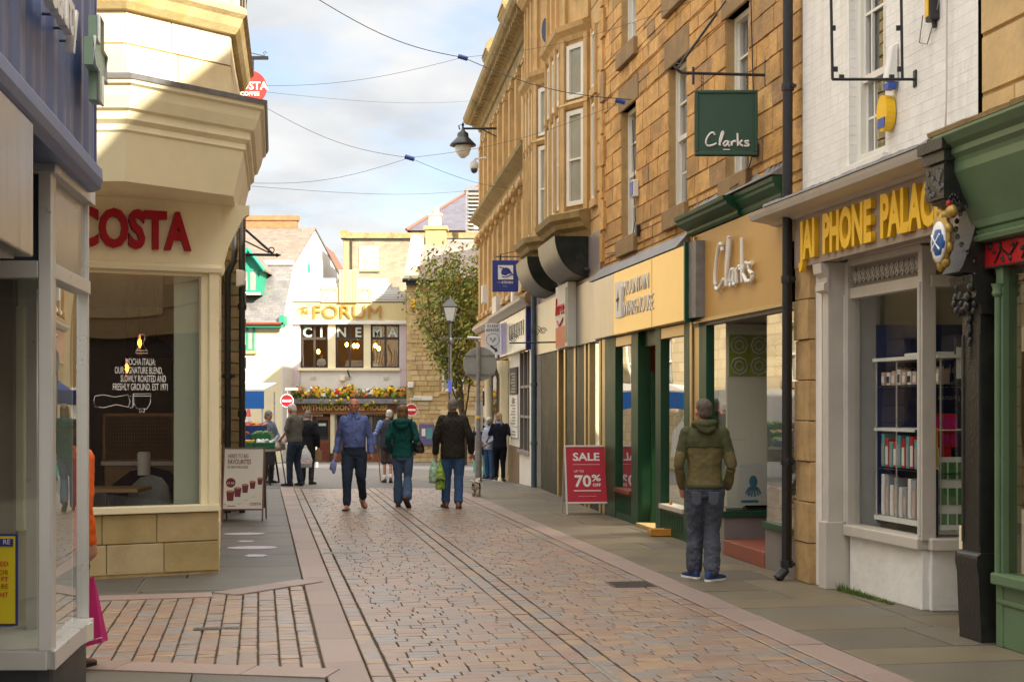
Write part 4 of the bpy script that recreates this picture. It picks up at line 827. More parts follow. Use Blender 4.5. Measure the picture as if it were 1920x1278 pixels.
for i in range(26): b.ball((c0 - .03 + random.random() * (c1 - c0 + .06), .22 + random.random() * .12, 2.36 + random.random() * .26), random.uniform(.02, .04), None, None, 6, 5)
for i in range(18): b.ball((cm + random.uniform(-.05, .05) * (1 - i / 18), .21, 2.36 - i * .022), .035 * (1 - i / 22), None, None, 6, 5)
b.build('capital', m_blackpaint, T)
W5 = _N(W5_, .68)
arc = [(.12, 2.62), (.38, 2.64)] + [(.34 - .16 * math.sin(k * math.pi / 16), 2.68 + .42 * k / 8) for k in range(0, 9)] + [(.50, 3.14), (.52, 3.42), (-.02, 3.42), (-.02, 2.62)]
b = MB(W5); b.prism(arc, 'u', c0, c1); b.box(c0 - .01, c1 + .01, .38, .56, 3.16, 3.40); b.box(c0 - .04, c1 + .04, -.02, .58, 3.42, 3.50); b.box(c0 - .06, c1 + .06, -.02, .62, 3.50, 3.58)
for k in range(22): an = k * .55; r = .012 + .0032 * k; b.ball((c0 - .012, .46 + r * math.cos(an), 3.13 + r * math.sin(an)), .016, None, None, 6, 4)
for k in range(9): b.ball((c0 - .005, .22 + .2 * math.sin(k * .38), 2.72 + k * .055), .022, None, None, 6, 4)
for i in range(16): b.ball((c0 + random.random() * (c1 - c0), .565, 3.18 + random.random() * .2), .022, .014, .022, 6, 4)
b.build('console', m_blackpaint, T, .008)
m_gilt = M('gilded_carving', (.46, .30, .07), .42, .25, 18, .4, 50, metal=.35)
b = MB(W5)
for k in range(9): an = math.pi * 2 * k / 9; b.ball((cm + .10 * math.cos(an), .47, 2.88 + .19 * math.sin(an)), .04, .05, .045, 8, 6)
b.ball((cm, .48, 2.88), .125, .06, .21, 10, 8); b.ball((c0 - .02, .48, 3.06), .06, .06, .05, 8, 6); sh = b.build('cartouche', m_gilt, T)
b = MB(W5); b.ball((cm - .01, .52, 2.86), .11, .04, .15, 10, 8); b.build('shield', m_signwhite, sh)
for dz, m in ((.07, M('shield_blue', (.02, .10, .34), .4, .1, 9, 0)),):
    b = MB(W5); b.ball((cm - .02, .525, 2.855), .095, .042, .12, 10, 8); b.build('shield_field', m, sh)
    b = MB(W5); b.tube([(c0 + .06, .558, 2.91), (c1 - .08, .558, 2.80)], .010, 6); b.tube([(c1 - .08, .558, 2.91), (c0 + .06, .558, 2.80)], .010, 6); b.build('cross', m_signwhite, sh)
b = MB(W5); b.ball((c0 - .005, .5, 3.12), .025, .03, .028, 8, 6); b.build('red_boss', m_red, T)
W5 = W5_
# ================================================================ FARTHER RIGHT-HAND ROW
W2 = Wl((1.42, 22.4), (.52, 29.4)); a2 = W2.at; R2 = thing('bay_window_building', 'gold stone building with tall canted bay windows over the marble shopfront', 'building', W2(3.5, -3, 0)); H2 = 10.9
b = MB(W2); backing(b, 0, W2.len, 3.6, H2, []); random.seed(21); blocks(b, 0, W2.len, 4.4, H2, [(1.0, 3.9, 4.7, 9.7), (4.2, 6.8, 4.7, 9.7)], (.34, .42), (.5, .9), jit=.006, gap=.01)
b.build('wall', [m_mortar, m_goldplain], R2)
b = MB(W2); b.box(0, W2.len, -9, -.3, 3.0, H2 - .02); b.box(0, W2.len, -9, -3, -.2, 3.0); b.build('rear_wall', m_dark, R2)
b = MB(W2); b.add([(0, .3, H2), (W2.len, .3, H2), (W2.len, -9.2, H2), (0, -9.2, H2), (0, -4.4, H2 + 2.4), (W2.len, -4.4, H2 + 2.4)], [(0, 1, 5, 4), (2, 3, 4, 5), (0, 4, 3), (1, 2, 5)]); b.build('roof', m_slate, R2)
def bay(q):                                            # q: four (u, v) plan points, near to far
    by = MB(W2); by.prism([q[0], q[1], q[2], q[3]], 'z', 4.85, 9.75); core = by.build('bay', m_goldplain, R2)
    b = MB(W2); b.sweep([(-.05, 4.42), (.02, 4.46), (.05, 4.56), (.14, 4.62), (.17, 4.70), (.24, 4.76), (.26, 4.86), (-.05, 4.95)], q); b.build('base_cornice', m_mossy, core)
    b = MB(W2); b.sweep([(-.03, 6.60), (.06, 6.62), (.10, 6.68), (.05, 6.74), (-.03, 6.76)], q); b.sweep([(-.03, 7.72), (.05, 7.76), (.08, 7.84), (.16, 7.92), (.18, 8.0), (-.03, 8.06)], q); b.sweep([(-.03, 9.5), (.1, 9.56), (.2, 9.7), (.2, 9.78), (-.03, 9.85)], q); b.build('string_course', m_goldplain, core)
    for i in range(3):
        A, B = W2(*q[i], 0), W2(*q[i + 1], 0); f = Wl((A.x, A.y), (B.x, B.y)); l = f.len; n = 3 if i == 1 else 1
        b = MB(f)
        for k in range(n + 1):
            c = l * k / n; w_ = .06 if n == 3 else .10
            c0_, c1_ = max(0.0, c - w_), min(l, c + w_); b.box(c0_, c1_, -.05, .085, 4.9, 7.8); b.box(c0_, c1_, -.05, .06, 8.05, 9.5)
            if c1_ - c0_ > .1: b.box(c0_ + .03, c1_ - .03, .085, .10, 5.0, 6.5)
        b.build('pier', m_goldplain, core, .006)
        for k in range(n):
            x0, x1 = l * k / n + .10, l * (k + 1) / n - .10
            if n == 1: x0, x1 = .13, l - .13
            else: x0, x1 = l * k / n + .07, l * (k + 1) / n - .07
            for z0, z1 in ((5.0, 6.58), (6.78, 7.68)):
                b = MB(f); e = .075
                b.box(x0, x0 + e, .0, .05, z0, z1); b.box(x1 - e, x1, .0, .05, z0, z1); b.box(x0 + e, x1 - e, .0, .05, z0, z0 + e); b.box(x0 + e, x1 - e, .0, .05, z1 - e, z1)
                if z1 - z0 > 1.2: b.box(x0 + e, x1 - e, .0, .045, z0 + .75, z0 + .78)
                w_ = b.build('window', m_sash, core); b = MB(f); b.box(x0 + e, x1 - e, .004, .012, z0 + e, z1 - e); b.build('pane', m_panelight, w_)
            if i == 0:
                b = MB(f); pts = [((x0 + x1) / 2 + .17 * math.cos(t * math.pi / 10), 8.75 + .30 * math.sin(t * math.pi / 10)) for t in range(20)]; b.prism(pts, 'v', .0, .05); ow = b.build('oval_surround', m_goldplain, core)
                b = MB(f); b.prism([((x - (x0 + x1) / 2) * .72 + (x0 + x1) / 2, (z - 8.75) * .75 + 8.75) for x, z in pts], 'v', .04, .056); b.build('oval_pane', m_pane, ow)
m_panelight = M('curtained_window_glass', (.36, .36, .30), .06, .2, 1.2, .03, 1.2, spec=.8, rvar=0)
bay([(.98, .0), (1.62, .34), (3.25, .34), (3.9, .0)]); bay([(4.20, .0), (4.85, .34), (6.15, .34), (6.8, .0)])
b = MB(W2); b.sweep([(-.05, 10.1), (.12, 10.18), (.3, 10.4), (.34, 10.5), (-.05, 10.6)], [(0, 0), (W2.len, 0)]); b.build('cornice', m_mossy, R2)
# narrow windows between the bays
for z0, z1 in ((5.0, 6.55), (6.8, 7.7)):
    b = MB(W2); x0, x1 = .45, .72; e = .05; b.box(x0 - .1, x1 + .1, .0, .06, z0 - .12, z0); b.box(x0 - .06, x0, 0, .05, z0, z1 + .1); b.box(x1, x1 + .06, 0, .05, z0, z1 + .1); b.build('surround', m_goldplain, R2)
    b = MB(W2); b.box(x0, x0 + e, .01, .04, z0, z1); b.box(x1 - e, x1, .01, .04, z0, z1); b.box(x0 + e, x1 - e, .01, .04, z1 - e, z1); b.box(x0 + e, x1 - e, .01, .04, z0, z0 + e); w_ = b.build('window', m_sash, R2); b = MB(W2); b.box(x0 + e, x1 - e, .008, .015, z0 + e, z1 - e); b.build('pane', m_panelight, w_)
m_band = M('dull_steel_band', (.19, .18, .16), .42, .3, 2, .1, 4, metal=.6)
F5 = thing('shopfront', 'dark marble shopfront with brass strips under a steel fascia', 'shopfront', W2(3.5, 0, 0))
b = MB(W2); b.box(.02, W2.len - .02, -.02, .025, 3.70, 4.46); b.build('cladding', m_greyclad, F5)
for i, (x0, x1) in enumerate(((1.05, 2.9), (4.35, 5.9))):
    prf = [(.02 + .56 * math.cos(t * math.pi / 20), 4.46 - .66 * math.sin(t * math.pi / 20)) for t in range(11)] + [(.02, 4.46)]
    b = MB(W2); b.prism(prf, 'u', x0, x1); cp = b.build('bullnose_canopy', m_marble, F5); b = MB(W2)
    o_ = [(v + .014 * math.cos(t * math.pi / 20), z - .014 * math.sin(t * math.pi / 20)) for t, (v, z) in enumerate(prf[:11])]; pts = [(x0 - .015 + (x1 - x0 + .03) * e_, v, z) for e_ in (0, 1) for v, z in o_]
    b.add(pts, [(k, k + 1, 12 + k, 11 + k) for k in range(10)], True); b.build('steel_band', m_band, cp)
    b = MB(W2); b.tube([(x0 - .1, .03, 4.1 - .2), (x0 - .1, .12, 4.1 - .2)], .04); b.build('fixing', m_black, cp)
S = thing('shop_sign', 'long steel shop fascia with a boxed white panel of red script', 'sign', W2(3.5, .1, 3.2))
b = MB(W2); b.box(.06, W2.len - .1, .0, .09, 2.69, 3.70); b.build('panel', m_steel, S, .006)
x0, x1 = a2(1066, .22), a2(1044, .22); b = MB(W2); b.box(x0, x1, .09, .24, 2.68, 3.78); bx_ = b.build('box_panel', m_paper, S, .004)
b = MB(W2); b.box(x0 + .25, x1 - .004, .238, .243, 2.70, 3.05); b.build('red_field', M('coral_print', (.62, .17, .08), .5, .2, 5, 0), bx_)
b = MB(W2)
for k, st in enumerate(([(0, 0), (.05, .6), (.08, 1)], [(.14, 0), (.15, .5), (.26, .45), (.27, 0)], [(.36, 0), (.37, .5), (.48, .45)], [(.55, .25), (.68, .3), (.6, .5), (.53, .2), (.68, .02)], [(.76, .25), (.9, .3), (.82, .5), (.74, .2), (.9, .02)], [(.1, -.35), (.4, -.62), (.8, -.3)])): stroke(b, W2, st, .022, x1 - .1, .245, 3.27, ((x1 - x0) * .75, .3))
b.build('lettering', m_red, bx_)
b = MB(W2); b.box(x0 + .03, x0 + .2, .239, .244, 2.75, 3.7); b.build('green_strip', m_green2, bx_)
for p0, p1, m, v1 in ((1048, 1019, m_marble, .05), (1081, 1068, m_marble, .05), (1100, 1087, m_marble, .05), (1053, 1050, m_brassb, .06), (1066, 1063, m_brassb, .06), (1085.5, 1082, m_brassb, .06), (1105, 1101.5, m_brassb, .06), (1111, 1108, m_brassb, .05), (1132, 1128.5, m_brassb, .05)):
    post(W2, p0, p1, m, F5, 0, 2.69, -.2, v1, 'marble_pier' if m is m_marble else 'brass_strip', .004)
b = MB(W2); b.quad((a2(1128), .0, .4), (a2(1111), 0, .4), (a2(1111), 0, 2.69), (a2(1128), 0, 2.69)); b.build('pane', m_glass, F5)
b = MB(W2); b.box(a2(1128), a2(1111), -.1, .03, 0, .4); b.box(a2(1101), a2(1086), -.16, -.1, 0, 2.69); b.build('stall_riser', m_marble, F5)
b = MB(W2); b.quad((a2(1068), -.15, .05), (a2(1048), -.15, .05), (a2(1048), -.15, 2.6), (a2(1068), -.15, 2.6)); b.build('door_pane', m_pane, F5)
room(W2, .05, W2.len - .1, -2.9, -.22, .02, 2.68, F5)
downpipe(W2, a2(1012), .12, 0, 3.9, 'slate blue downpipe between the marble shopfront and the blue shop', .06, False, (.9, 2.1), M('slate_blue_pipe', (.09, .13, .17), .5, .1, 9, .05))
# ---- ornate building at the end of the row
W1 = Wl((.52, 29.4), (-.86, 41.7)); a1 = W1.at; LN1 = W1.len; R1 = thing('ornate_building', 'ornate gold stone building with fluted pilasters and heavy cornice closing the right row', 'building', W1(6, -3, -.2))
b = MB(W1); b.box(0, LN1, -8, 0, 3.3, 9.8); b.build('wall', m_goldplain, R1)
b = MB(W1); b.box(0, LN1, -8, -2.5, -.6, 3.3); b.build('rear_wall', m_dark, R1)
b = MB(W1); b.sweep([(-.02, 9.62), (.10, 9.66), (.14, 9.76), (.26, 9.82), (.30, 9.90), (.46, 9.96), (.52, 10.04), (.54, 10.16), (-.5, 10.22)], [(0, 0), (LN1, 0), (LN1, -8)]); b.sweep([(-.02, 9.30), (.07, 9.33), (.07, 9.6), (-.02, 9.62)], [(0, 0), (LN1, 0), (LN1, -3)])
for i in range(36): q = .15 + i * .34; b.box(q, q + .14, .1, .40, 9.80, 9.93)
b.build('cornice', m_mossy, R1)
b = MB(W1); b.sweep([(-.02, 6.62), (.10, 6.65), (.10, 6.86), (.14, 6.90), (.24, 6.98), (.34, 7.06), (.36, 7.14), (-.02, 7.24)], [(0, 0), (LN1, 0), (LN1, -3)]); b.build('entablature', m_mossy, R1)
b = MB(W1); b.sweep([(-.02, 3.78), (.22, 3.82), (.26, 3.9), (.24, 3.98), (.08, 4.12), (-.02, 4.16)], [(0, 0), (LN1, 0), (LN1, -3)]); b.build('string_course', m_darkstone, R1)
NP = 10; stp = (LN1 - .5) / (NP - 1)
for i in range(NP):
    c = .25 + i * stp
    for z0, z1, w_ in ((4.14, 6.22, .19), (7.22, 9.1, .15)):
        b = MB(W1); b.box(c - w_, c + w_, 0, .10, z0, z1)
        for k in range(5): x = c - w_ + .03 + k * (2 * w_ - .06) / 4; b.tube([(x, .11, z0 + .12), (x, .11, z1 - .05)], .022, 6)
        b.box(c - w_ - .04, c + w_ + .04, 0, .17, z0, z0 + .10)
        if z0 < 5:
            b.box(c - w_ - .05, c + w_ + .05, 0, .2, 6.55, 6.63); b.prism([(0, 6.2), (.10, 6.2), (.16, 6.35), (.24, 6.45), (.26, 6.55), (0, 6.55)], 'u', c - w_, c + w_)
            for s_ in (-1, 1):
                b.lathe((c + s_ * w_, .2, 6.47), [(.085, -.06), (.1, 0), (.085, .06)], 10, 'v'); b.ball((c + s_ * w_ * .5, .16, 6.33), .06, .05, .1, 7, 5)
            b.ball((c, .22, 6.42), .06, .05, .08, 7, 5)
        else: b.box(c - w_ - .03, c + w_ + .03, 0, .14, z1, z1 + .07); b.box(c - w_, c + w_, 0, .10, z1 + .07, z1 + .2)
        b.build('pilaster', m_goldplain, R1)
    if i < NP - 1:
        x0, x1 = c + .36, c + stp - .36
        for z0, z1 in ((4.3, 6.2), (7.4, 9.0)):
            b = MB(W1); e = .06; b.box(x0, x0 + e, .0, .035, z0, z1); b.box(x1 - e, x1, 0, .035, z0, z1); b.box(x0 + e, x1 - e, 0, .035, z0, z0 + e); b.box(x0 + e, x1 - e, 0, .035, z1 - e, z1); b.box(x0 + e, x1 - e, 0, .03, (z0 + z1) / 2 - .03, (z0 + z1) / 2 + .03); b.box(x0 - .05, x1 + .05, .0, .10, z0 - .1, z0 - .002)
            w_ = b.build('window', m_sash, R1); b = MB(W1); b.box(x0 + e, x1 - e, .003, .01, z0 + e, z1 - e); b.build('pane', m_pane, w_)
for px in (948, 917):
    c = a1(px); b = MB(W1); b.box(c - .5, c + .5, -1.2, -.02, 10.2, 11.25); b.box(c - .35, c + .35, -.02, .03, 10.35, 11.15); b.sweep([(0, 11.25), (.06, 11.28), (.14, 11.4), (.16, 11.46), (0, 11.5)], [(c - .5, -1.2), (c - .5, -.02), (c + .5, -.02), (c + .5, -1.2)][::1])
    b.prism([(-1.3, 11.48), (.16, 11.48), (.1, 11.7), (-.2, 11.86), (-1.3, 11.86)], 'u', c - .62, c + .62); b.build('parapet_pedestal', m_mossy, R1, .01)
b = MB(W1); b.add([(0, -.4, 10.2), (LN1, -.4, 10.2), (LN1, -8, 10.2), (0, -8, 10.2), (.5, -4, 11.2), (LN1 - 3, -4, 11.2)], [(0, 1, 5, 4), (1, 2, 5), (2, 3, 4, 5), (3, 0, 4)]); b.build('roof', m_slate, R1)
# shops under it
F6 = thing('shopfront', 'white shopfront with a barred multi pane window and printed menu boards', 'shopfront', W1(2, 0, -.05)); g1 = lambda u_: gz(W1(u_, 0, 0).y)
U6 = a1(940)
b = MB(W1); b.box(a1(1003), a1(1000) , -.2, .08, -.1, 2.86); b.build('post', m_white, F6, .006); b = MB(W1); b.box(a1(1000), a1(977), -.12, .04, -.15, .60); b.build('stall_riser', m_white, F6, .006)
b = MB(W1); b.box(a1(1000), a1(977), -.12, .10, .60, .68); b.build('sill', m_greypl, F6, .006); x0, x1 = a1(1000), a1(977)
b = MB(W1)
for i in range(4): q = x0 + (x1 - x0) * i / 3; b.box(q - .035, q + .035, -.05, .03, .68, 2.86)
for z in (1.42, 2.08): b.box(x0, x1, -.04, .02, z - .03, z + .03)
b.build('glazing_bars', m_greypl, F6); b = MB(W1); b.quad((x0, -.02, .68), (x1, -.02, .68), (x1, -.02, 2.86), (x0, -.02, 2.86)); b.build('pane', m_glass, F6)
b = MB(W1); b.box(a1(977), a1(955), -.10, .02, -.2, 2.86); b.build('panel', m_white, F6); b = MB(W1); b.box(a1(977), a1(958), .02, .05, -.18, .72); b.build('brown_board', M('brown_stained_board', (.20, .13, .075), .6, .2, 5, .1, 30), F6)
for q in (a1(955), a1(925)): b = MB(W1); b.lathe((q, .12, -.3), [(.16, 0), (.16, .2), (.12, .25), (.115, 2.7), (.16, 2.78), (.2, 2.95), (.2, 3.05)], 12); b.build('column', m_cream, F6)
b = MB(); room(W1, .3, LN1 - .2, -2.4, -.13, -.2, 2.85, F6)
b = MB(W1); b.quad((a1(950), -.04, .3), (a1(912), -.04, .1), (a1(912), -.04, 2.7), (a1(950), -.04, 2.7)); b.build('pane', m_glass, F6)
for i, (z0, z1, m, lab) in enumerate(((1.92, 2.55, m_ink, 'black chalk menu board beside the barred white shop window'), (1.18, 1.9, m_paper, 'white menu sheet with a round burger picture, upper one'), (.92, 1.16, m_paper, 'narrow white menu strip at the bottom of the board'))):
    x0, x1 = a1(974), a1(960); t = thing('menu_board', lab, 'menu board', W1((x0 + x1) / 2, .05, z0)); b = MB(W1); b.box(x0, x1, .03, .06, z0, z1); b.build('board', m, t, .004); b = MB(W1)
    for k in range(int((z1 - z0) / .07) - 1): b.box(x0 + .3, x1 - .25 - (k % 3) * .2, .061, .064, z0 + .05 + k * .07, z0 + .08 + k * .07)
    if i == 1: b.ball(((x0 + x1) / 2, .065, z1 - .12), .28, .01, .08, 10, 6)
    b.build('print', m_greypl if m is m_paper else m_steelpost, t)
S = thing('shop_sign', 'blue and white shop fascia with dark capitals under a moulded cornice', 'sign', W1(3, .1, 3.3)); x0, x1 = a1(1003), U6
b = MB(W1); b.box(x0, x1, .02, .16, 2.86, 3.72); b.build('panel', M('glossy_cream_fascia', (.72, .68, .56), .2, .05, 2, .05, 2), S); b = MB(W1); b.box(x0 - .02, x0 + .12, .02, .19, 2.84, 3.72); b.box(a1(948), a1(945), .16, .2, 2.86, 3.7); b.build('blue_edge', m_blue, S)
b = MB(W1); b.box(a1(962), x1 - .05, .16, .168, 2.9, 3.66); b.build('lilac_field', M('lilac_blue_print', (.26, .25, .50), .35, .2, 3, .05), S)
b = MB(W1)
for i in range(9): q = a1(996) + (a1(966) - a1(996)) * i / 9; b.box(q, q + .05, .16, .172, 3.18, 3.5); (b.box(q + .05, q + .18, .16, .171, 3.45 if i % 2 else 3.3, 3.5 if i % 2 else 3.35))
b.build('lettering', m_navydark, S)
b = MB(W1); b.sweep([(-.02, 3.72), (.2, 3.74), (.26, 3.8), (.34, 3.86), (.36, 3.92), (-.02, 3.98)], [(x0 - .2, 0), (x1 + .2, 0)]); b.build('cornice', m_putty, S)
S = thing('shop_sign', 'faded terracotta and cream fascia on the last shop of the row', 'sign', W1(9, .1, 3.3)); b = MB(W1); b.box(U6 + .3, LN1 - .2, .02, .14, 2.8, 3.72); b.build('panel', M('terracotta_fascia', (.40, .20, .13), .5, .15, 2, .05), S); b = MB(W1); b.sweep([(-.02, 3.72), (.2, 3.74), (.3, 3.84), (.32, 3.9), (-.02, 3.98)], [(U6 + .25, 0), (LN1, 0)]); b.build('cornice', m_putty, S)
# hanging signs, lamp, camera
d = 30.5; t = thing('hanging_sign', 'royal blue hanging sign with a white eye emblem', 'sign', P(948, 547, d)); Wc = Wl((P(972, 0, d).x, d), (P(923, 0, d).x, d)); z0, z1 = P(0, 547, d).z, P(0, 488, d).z; L_ = Wc.len; b = MB(Wc); b.box(0, L_, -.03, .03, z0, z1); b.build('board', m_blue, t, .006)
ex0, ex1 = L_ * .2, L_ * .78; ez0, ez1 = z0 + (z1 - z0) * .39, z0 + (z1 - z0) * .84; b = MB(Wc); b.box(ex0, ex1, .03, .036, ez0, ez1); em = b.build('emblem', m_signwhite, t)
b = MB(Wc); b.ball(((ex0 + ex1) / 2 - .01, .037, (ez0 + ez1) / 2), .105, .006, .105, 14, 8); b.tube([(ex1 - .03, .04, ez1 - .04), (ex1 - .12, .04, ez1 - .06), (ex0 + .06, .04, (ez0 + ez1) / 2 + .02), (ex0 + .005, .04, ez0 + .09)], .012, 6); b.tube([(ex1 - .09, .04, ez0 + .06), (ex0 + .15, .04, ez0 + .055), (ex0 + .01, .04, ez0 + .11)], .012, 6); b.build('eye', m_blue, em)
b = MB(Wc); b.tube([((ex0 + ex1) / 2 + .07, .046, ez0 + .09), ((ex0 + ex1) / 2, .046, ez0 + .06), ((ex0 + ex1) / 2 - .09, .046, ez0 + .11)], .013, 6); b.build('eye_highlight', m_signwhite, em)
text('lettering', 'STEVEN', Wc, L_ * .42, .032, z0 + .175, .07, m_signwhite, t, ext=.004, off=.001); b = MB(Wc); b.box(L_ * .62, L_ * .8, .03, .033, z0 + .19, z0 + .21); b.box(L_ * .42, L_ * .6, .03, .033, z0 + .11, z0 + .125); b.build('small_print', m_steelpost, t)
t = thing('sign_bracket', 'thin iron bracket and stay holding the blue eye sign', 'bracket', P(975, 480, d)); b = MB(); b.tube([P(929, 481, d), P(982, 481, d)], .012); b.tube([P(938, 477, d), P(990, 466, d)], .008); b.tube([P(938, 477, d), P(938, 488, d)], .015); b.build('bar', m_black, t)
d = 34.8; t = thing('hanging_sign', 'white notched hanging sign with 01434 604250, round logo and black arrow', 'sign', P(927, 670, d)); Wc = Wl((P(938, 0, d).x, d), (P(909, 0, d).x, d)); L_ = Wc.len; zt, zb, zk = P(0, 606, d).z, P(0, 665, d).z, P(0, 651, d).z
b = MB(Wc); b.prism([(0, zt), (L_, zt), (L_, zk), (L_ * .28, zb), (0, zb)], 'v', -.03, .02); b.build('board', m_paper, t)
text('lettering', '01434', Wc, L_ * .5, .022, zt - .10, .105, m_ink, t, ext=.003); text('lettering', '604250', Wc, L_ * .5, .022, zt - .2, .105, m_ink, t, ext=.003)
b = MB(Wc); r_ = .155; cx_, cz_ = L_ * .48, zt - .40; b.tube([(cx_ + r_ * math.cos(k * math.pi / 12), .022, cz_ + r_ * math.sin(k * math.pi / 12)) for k in range(25)], .005, 5)
for s_ in (-1, 1):
    b.tube([(cx_, .022, cz_ - .06), (cx_ + s_ * .05, .022, cz_ + .045), (cx_ + s_ * .085, .022, cz_ + .045)], .008, 5); b.tube([(cx_ + s_ * .03, .022, cz_ + .0), (cx_ + s_ * .07, .022, cz_ + .0)], .007, 5)
b.build('round_logo', m_ink, t); b = MB(Wc); q = [(L_ * .62, zk + .03), (L_ * .3, zk - .07)]; b.prism([(L_ * .66, zk + .02), (L_ * .6, zk + .065), (L_ * .3, zk - .03), (L_ * .26, zk - .0), (L_ * .16, zk - .1), (L_ * .36, zk - .12), (L_ * .34, zk - .08)], 'v', .02, .026); b.build('arrow', m_ink, t)
b = MB(Wc); b.box(-.09, -.02, -.25, .03, zb, zt); b.build('side_panel', m_paper, t)
d = 25.9; t = thing('scroll_bracket', 'black wrought iron bracket with spiral scrolls reaching out from the marble shopfront', 'bracket', P(1050, 641, d)); b = MB(); b.tube([P(955, 643, d), P(1052, 641, d)], .014); b.build('bar', m_black, t)
for px, py, r_, lab in ((963, 634, .085, 0), (1005, 620, .10, 0), (1018, 620, .07, 1)):
    b = MB(); c = P(px, py, d); b.tube([c + Vector((r_ * (1 - k / 30) * math.cos(k * .5), 0, r_ * (1 - k / 30) * math.sin(k * .5))) for k in range(26)], .007, 5); b.build('scroll', m_black, t)
d = 36.5; t = thing('street_lamp', 'black bracket lamp with a glass bowl on the ornate building', 'street lamp', P(940, 260, d)); b = MB(); b.tube([P(867, 241, d), P(943, 241, d)], .03); b.tube([P(905, 243, d), P(942, 262, d)], .015); b.tube([P(862, 243, d), P(860, 236, d), P(866, 233, d), P(868, 241, d)], .018); b.box(P(940, 0, d).x - .03, P(943, 0, d).x + .05, d - .06, d + .06, P(0, 292, d).z, P(0, 232, d).z); b.build('bracket', m_black, t)
c = P(868, 272, d); b = MB(); b.lathe(c, [(.03, .42), (.06, .36), (.14, .30), (.15, .2), (.17, .18), (.33, .02), (.34, -.02), (.2, -.02)], 18); b.lathe(c, [(.03, .42), (.02, .48), (.04, .52), (.0, .6)], 8); b.build('hood', m_black, t)
b = MB(); b.lathe(c, [(.2, -.02), (.21, -.1), (.16, -.24), (.06, -.33), (0, -.34)], 18); b.build('bowl', M('lamp_bowl_glass', (.75, .74, .68), .15, .05, 5, 0), t)
t = thing('security_camera', 'white and black dome camera hanging under the lamp bracket', 'camera', P(889, 320, d)); c = P(889, 315, d); b = MB(); b.lathe(c, [(.09, -.02), (.11, .0), (.11, .12), (.05, .18), (.02, .2)], 14); b.tube([c + Vector((0, 0, .18)), c + Vector((.03, 0, .23)), P(912, 296, d)], .025); b.build('housing', m_white, t); b = MB(); b.ball(c + Vector((0, 0, -.04)), .095, None, .1, 12, 8); b.build('dome', m_pane, t)
for i, (px, py, w_, h_, lab) in enumerate(((977, 548, .16, .5, 'tall white alarm siren on the ornate building beside the blue eye sign'), (918, 552, .14, .5, 'slim white wall box at the far corner of the ornate building'), (1172, 0, .1, .1, ''), (942, 575, .5, .5, 'grey equipment box on the ledge over the blue fascia'))):
    if not lab: continue
    uu = a1(px); zc = W1.zz(px, py); wallbox(W1, uu, zc - h_ / 2, w_ * 2, h_, .22, 'wall_box', lab, 'wall box', m_white if i != 3 else m_putty)
t = wallbox(W2, a2(1007) - .25, 5.2, .3, .35, .14, 'wall_box', 'white box at the corner of the second bay window', 'wall box', m_white)

# ================================================================ LEFT-HAND ROW
WL1 = Wl((-2.475, 8.4), (-1.615, 2.5)); l1 = WL1.at; L1 = thing('chemist_building', 'blue fronted chemist shop building at the left edge with an aluminium framed window', 'building', (-4, 6, 0))
b = MB(WL1); b.box(-.12, 14, -7, -.45, 3.05, 7.6); b.box(-.12, .02, -7, -.45, -.0, 3.05); b.box(1.0, 14, -7, -2.7, 0, 3.05); b.build('wall', m_dim, L1)
b = MB(WL1); b.box(-.3, 14.2, -7.2, -.2, 7.6, 7.75); b.build('roof', m_slate, L1)
S = thing('shop_sign', 'ribbed blue chemist fascia with white standing letters and a green cross', 'sign', WL1(1.5, 0, 3.6))
b = MB(WL1); n = 140; pts = []; 
for i in range(n + 1):
    q = 4.5 * i / n; v = .012 * math.sin(q * 2 * math.pi / .42) + .006 * math.sin(q * 2 * math.pi / .17); pts += [(q, v, 3.08), (q, v + .004, 4.9)]
b.add(pts, [(2 * i, 2 * i + 2, 2 * i + 3, 2 * i + 1) for i in range(n)], True); b.box(-.02, 0, -.5, .02, 3.05, 4.9); b.box(0, 4.5, -.5, -.03, 3.05, 4.9); b.build('panel', m_navyfascia, S)
b = MB(WL1); b.prism([(-.5, 2.97), (.0, 2.95), (.04, 2.97), (.055, 3.02), (.05, 3.09), (.0, 3.11), (-.5, 3.11)], 'u', -.02, 4.5); b.build('lower_lip', m_navyfascia, S, .008)
fit('lettering', 'beauty', WL1, l1(74, .1), l1(139, .1), .10, 3.50, .24, m_signwhite, S, off=.006, ext=.02)
b = MB(WL1)
for q in (6.45, 6.75, 7.0, 7.25): uq = (8.4 - q) / .9895; b.tube([(uq, 0, 3.55), (uq, .09, 3.55)], .008)
b.build('standoffs', m_navydark, S)
cu, cz = l1(180, .1), 3.59; w_ = .075; A_ = .23
cross = [(cu + x, cz + y) for x, y in ((-w_, -A_), (w_, -A_), (w_, -w_), (A_, -w_), (A_, w_), (w_, w_), (w_, A_), (-w_, A_), (-w_, w_), (-A_, w_), (-A_, -w_), (-w_, -w_))]
b = MB(WL1); b.prism(cross, 'v', .07, .12); cs = b.build('cross', M('pale_green_acrylic', (.36, .52, .36), .3, .06, 5, 0), S); b = MB(WL1); b.tube([(x, .125, z) for x, z in cross + cross[:1]], .010, 5); b.build('cross_outline', m_signwhite, cs)
WS_ = Wl((-2.575, 8.6), (-2.43, 7.47)); WF_ = Wl((-2.43, 7.47), (-4.6, 7.47)); F7 = thing('shopfront', 'aluminium framed chemist window on a dark plinth with a steel panel above', 'shopfront', (-2.5, 8, 0))
m_matdark = M('charcoal_plinth', (.045, .047, .05), .5, .15, 6, .1, 30); LS = WS_.len
b = MB(WS_); b.box(0, LS, -.06, .0, 0, .31); b.build('plinth', m_matdark, F7); b = MB(WF_); b.box(0, 2.2, -.06, 0, 0, .31); b.build('plinth', m_matdark, F7)
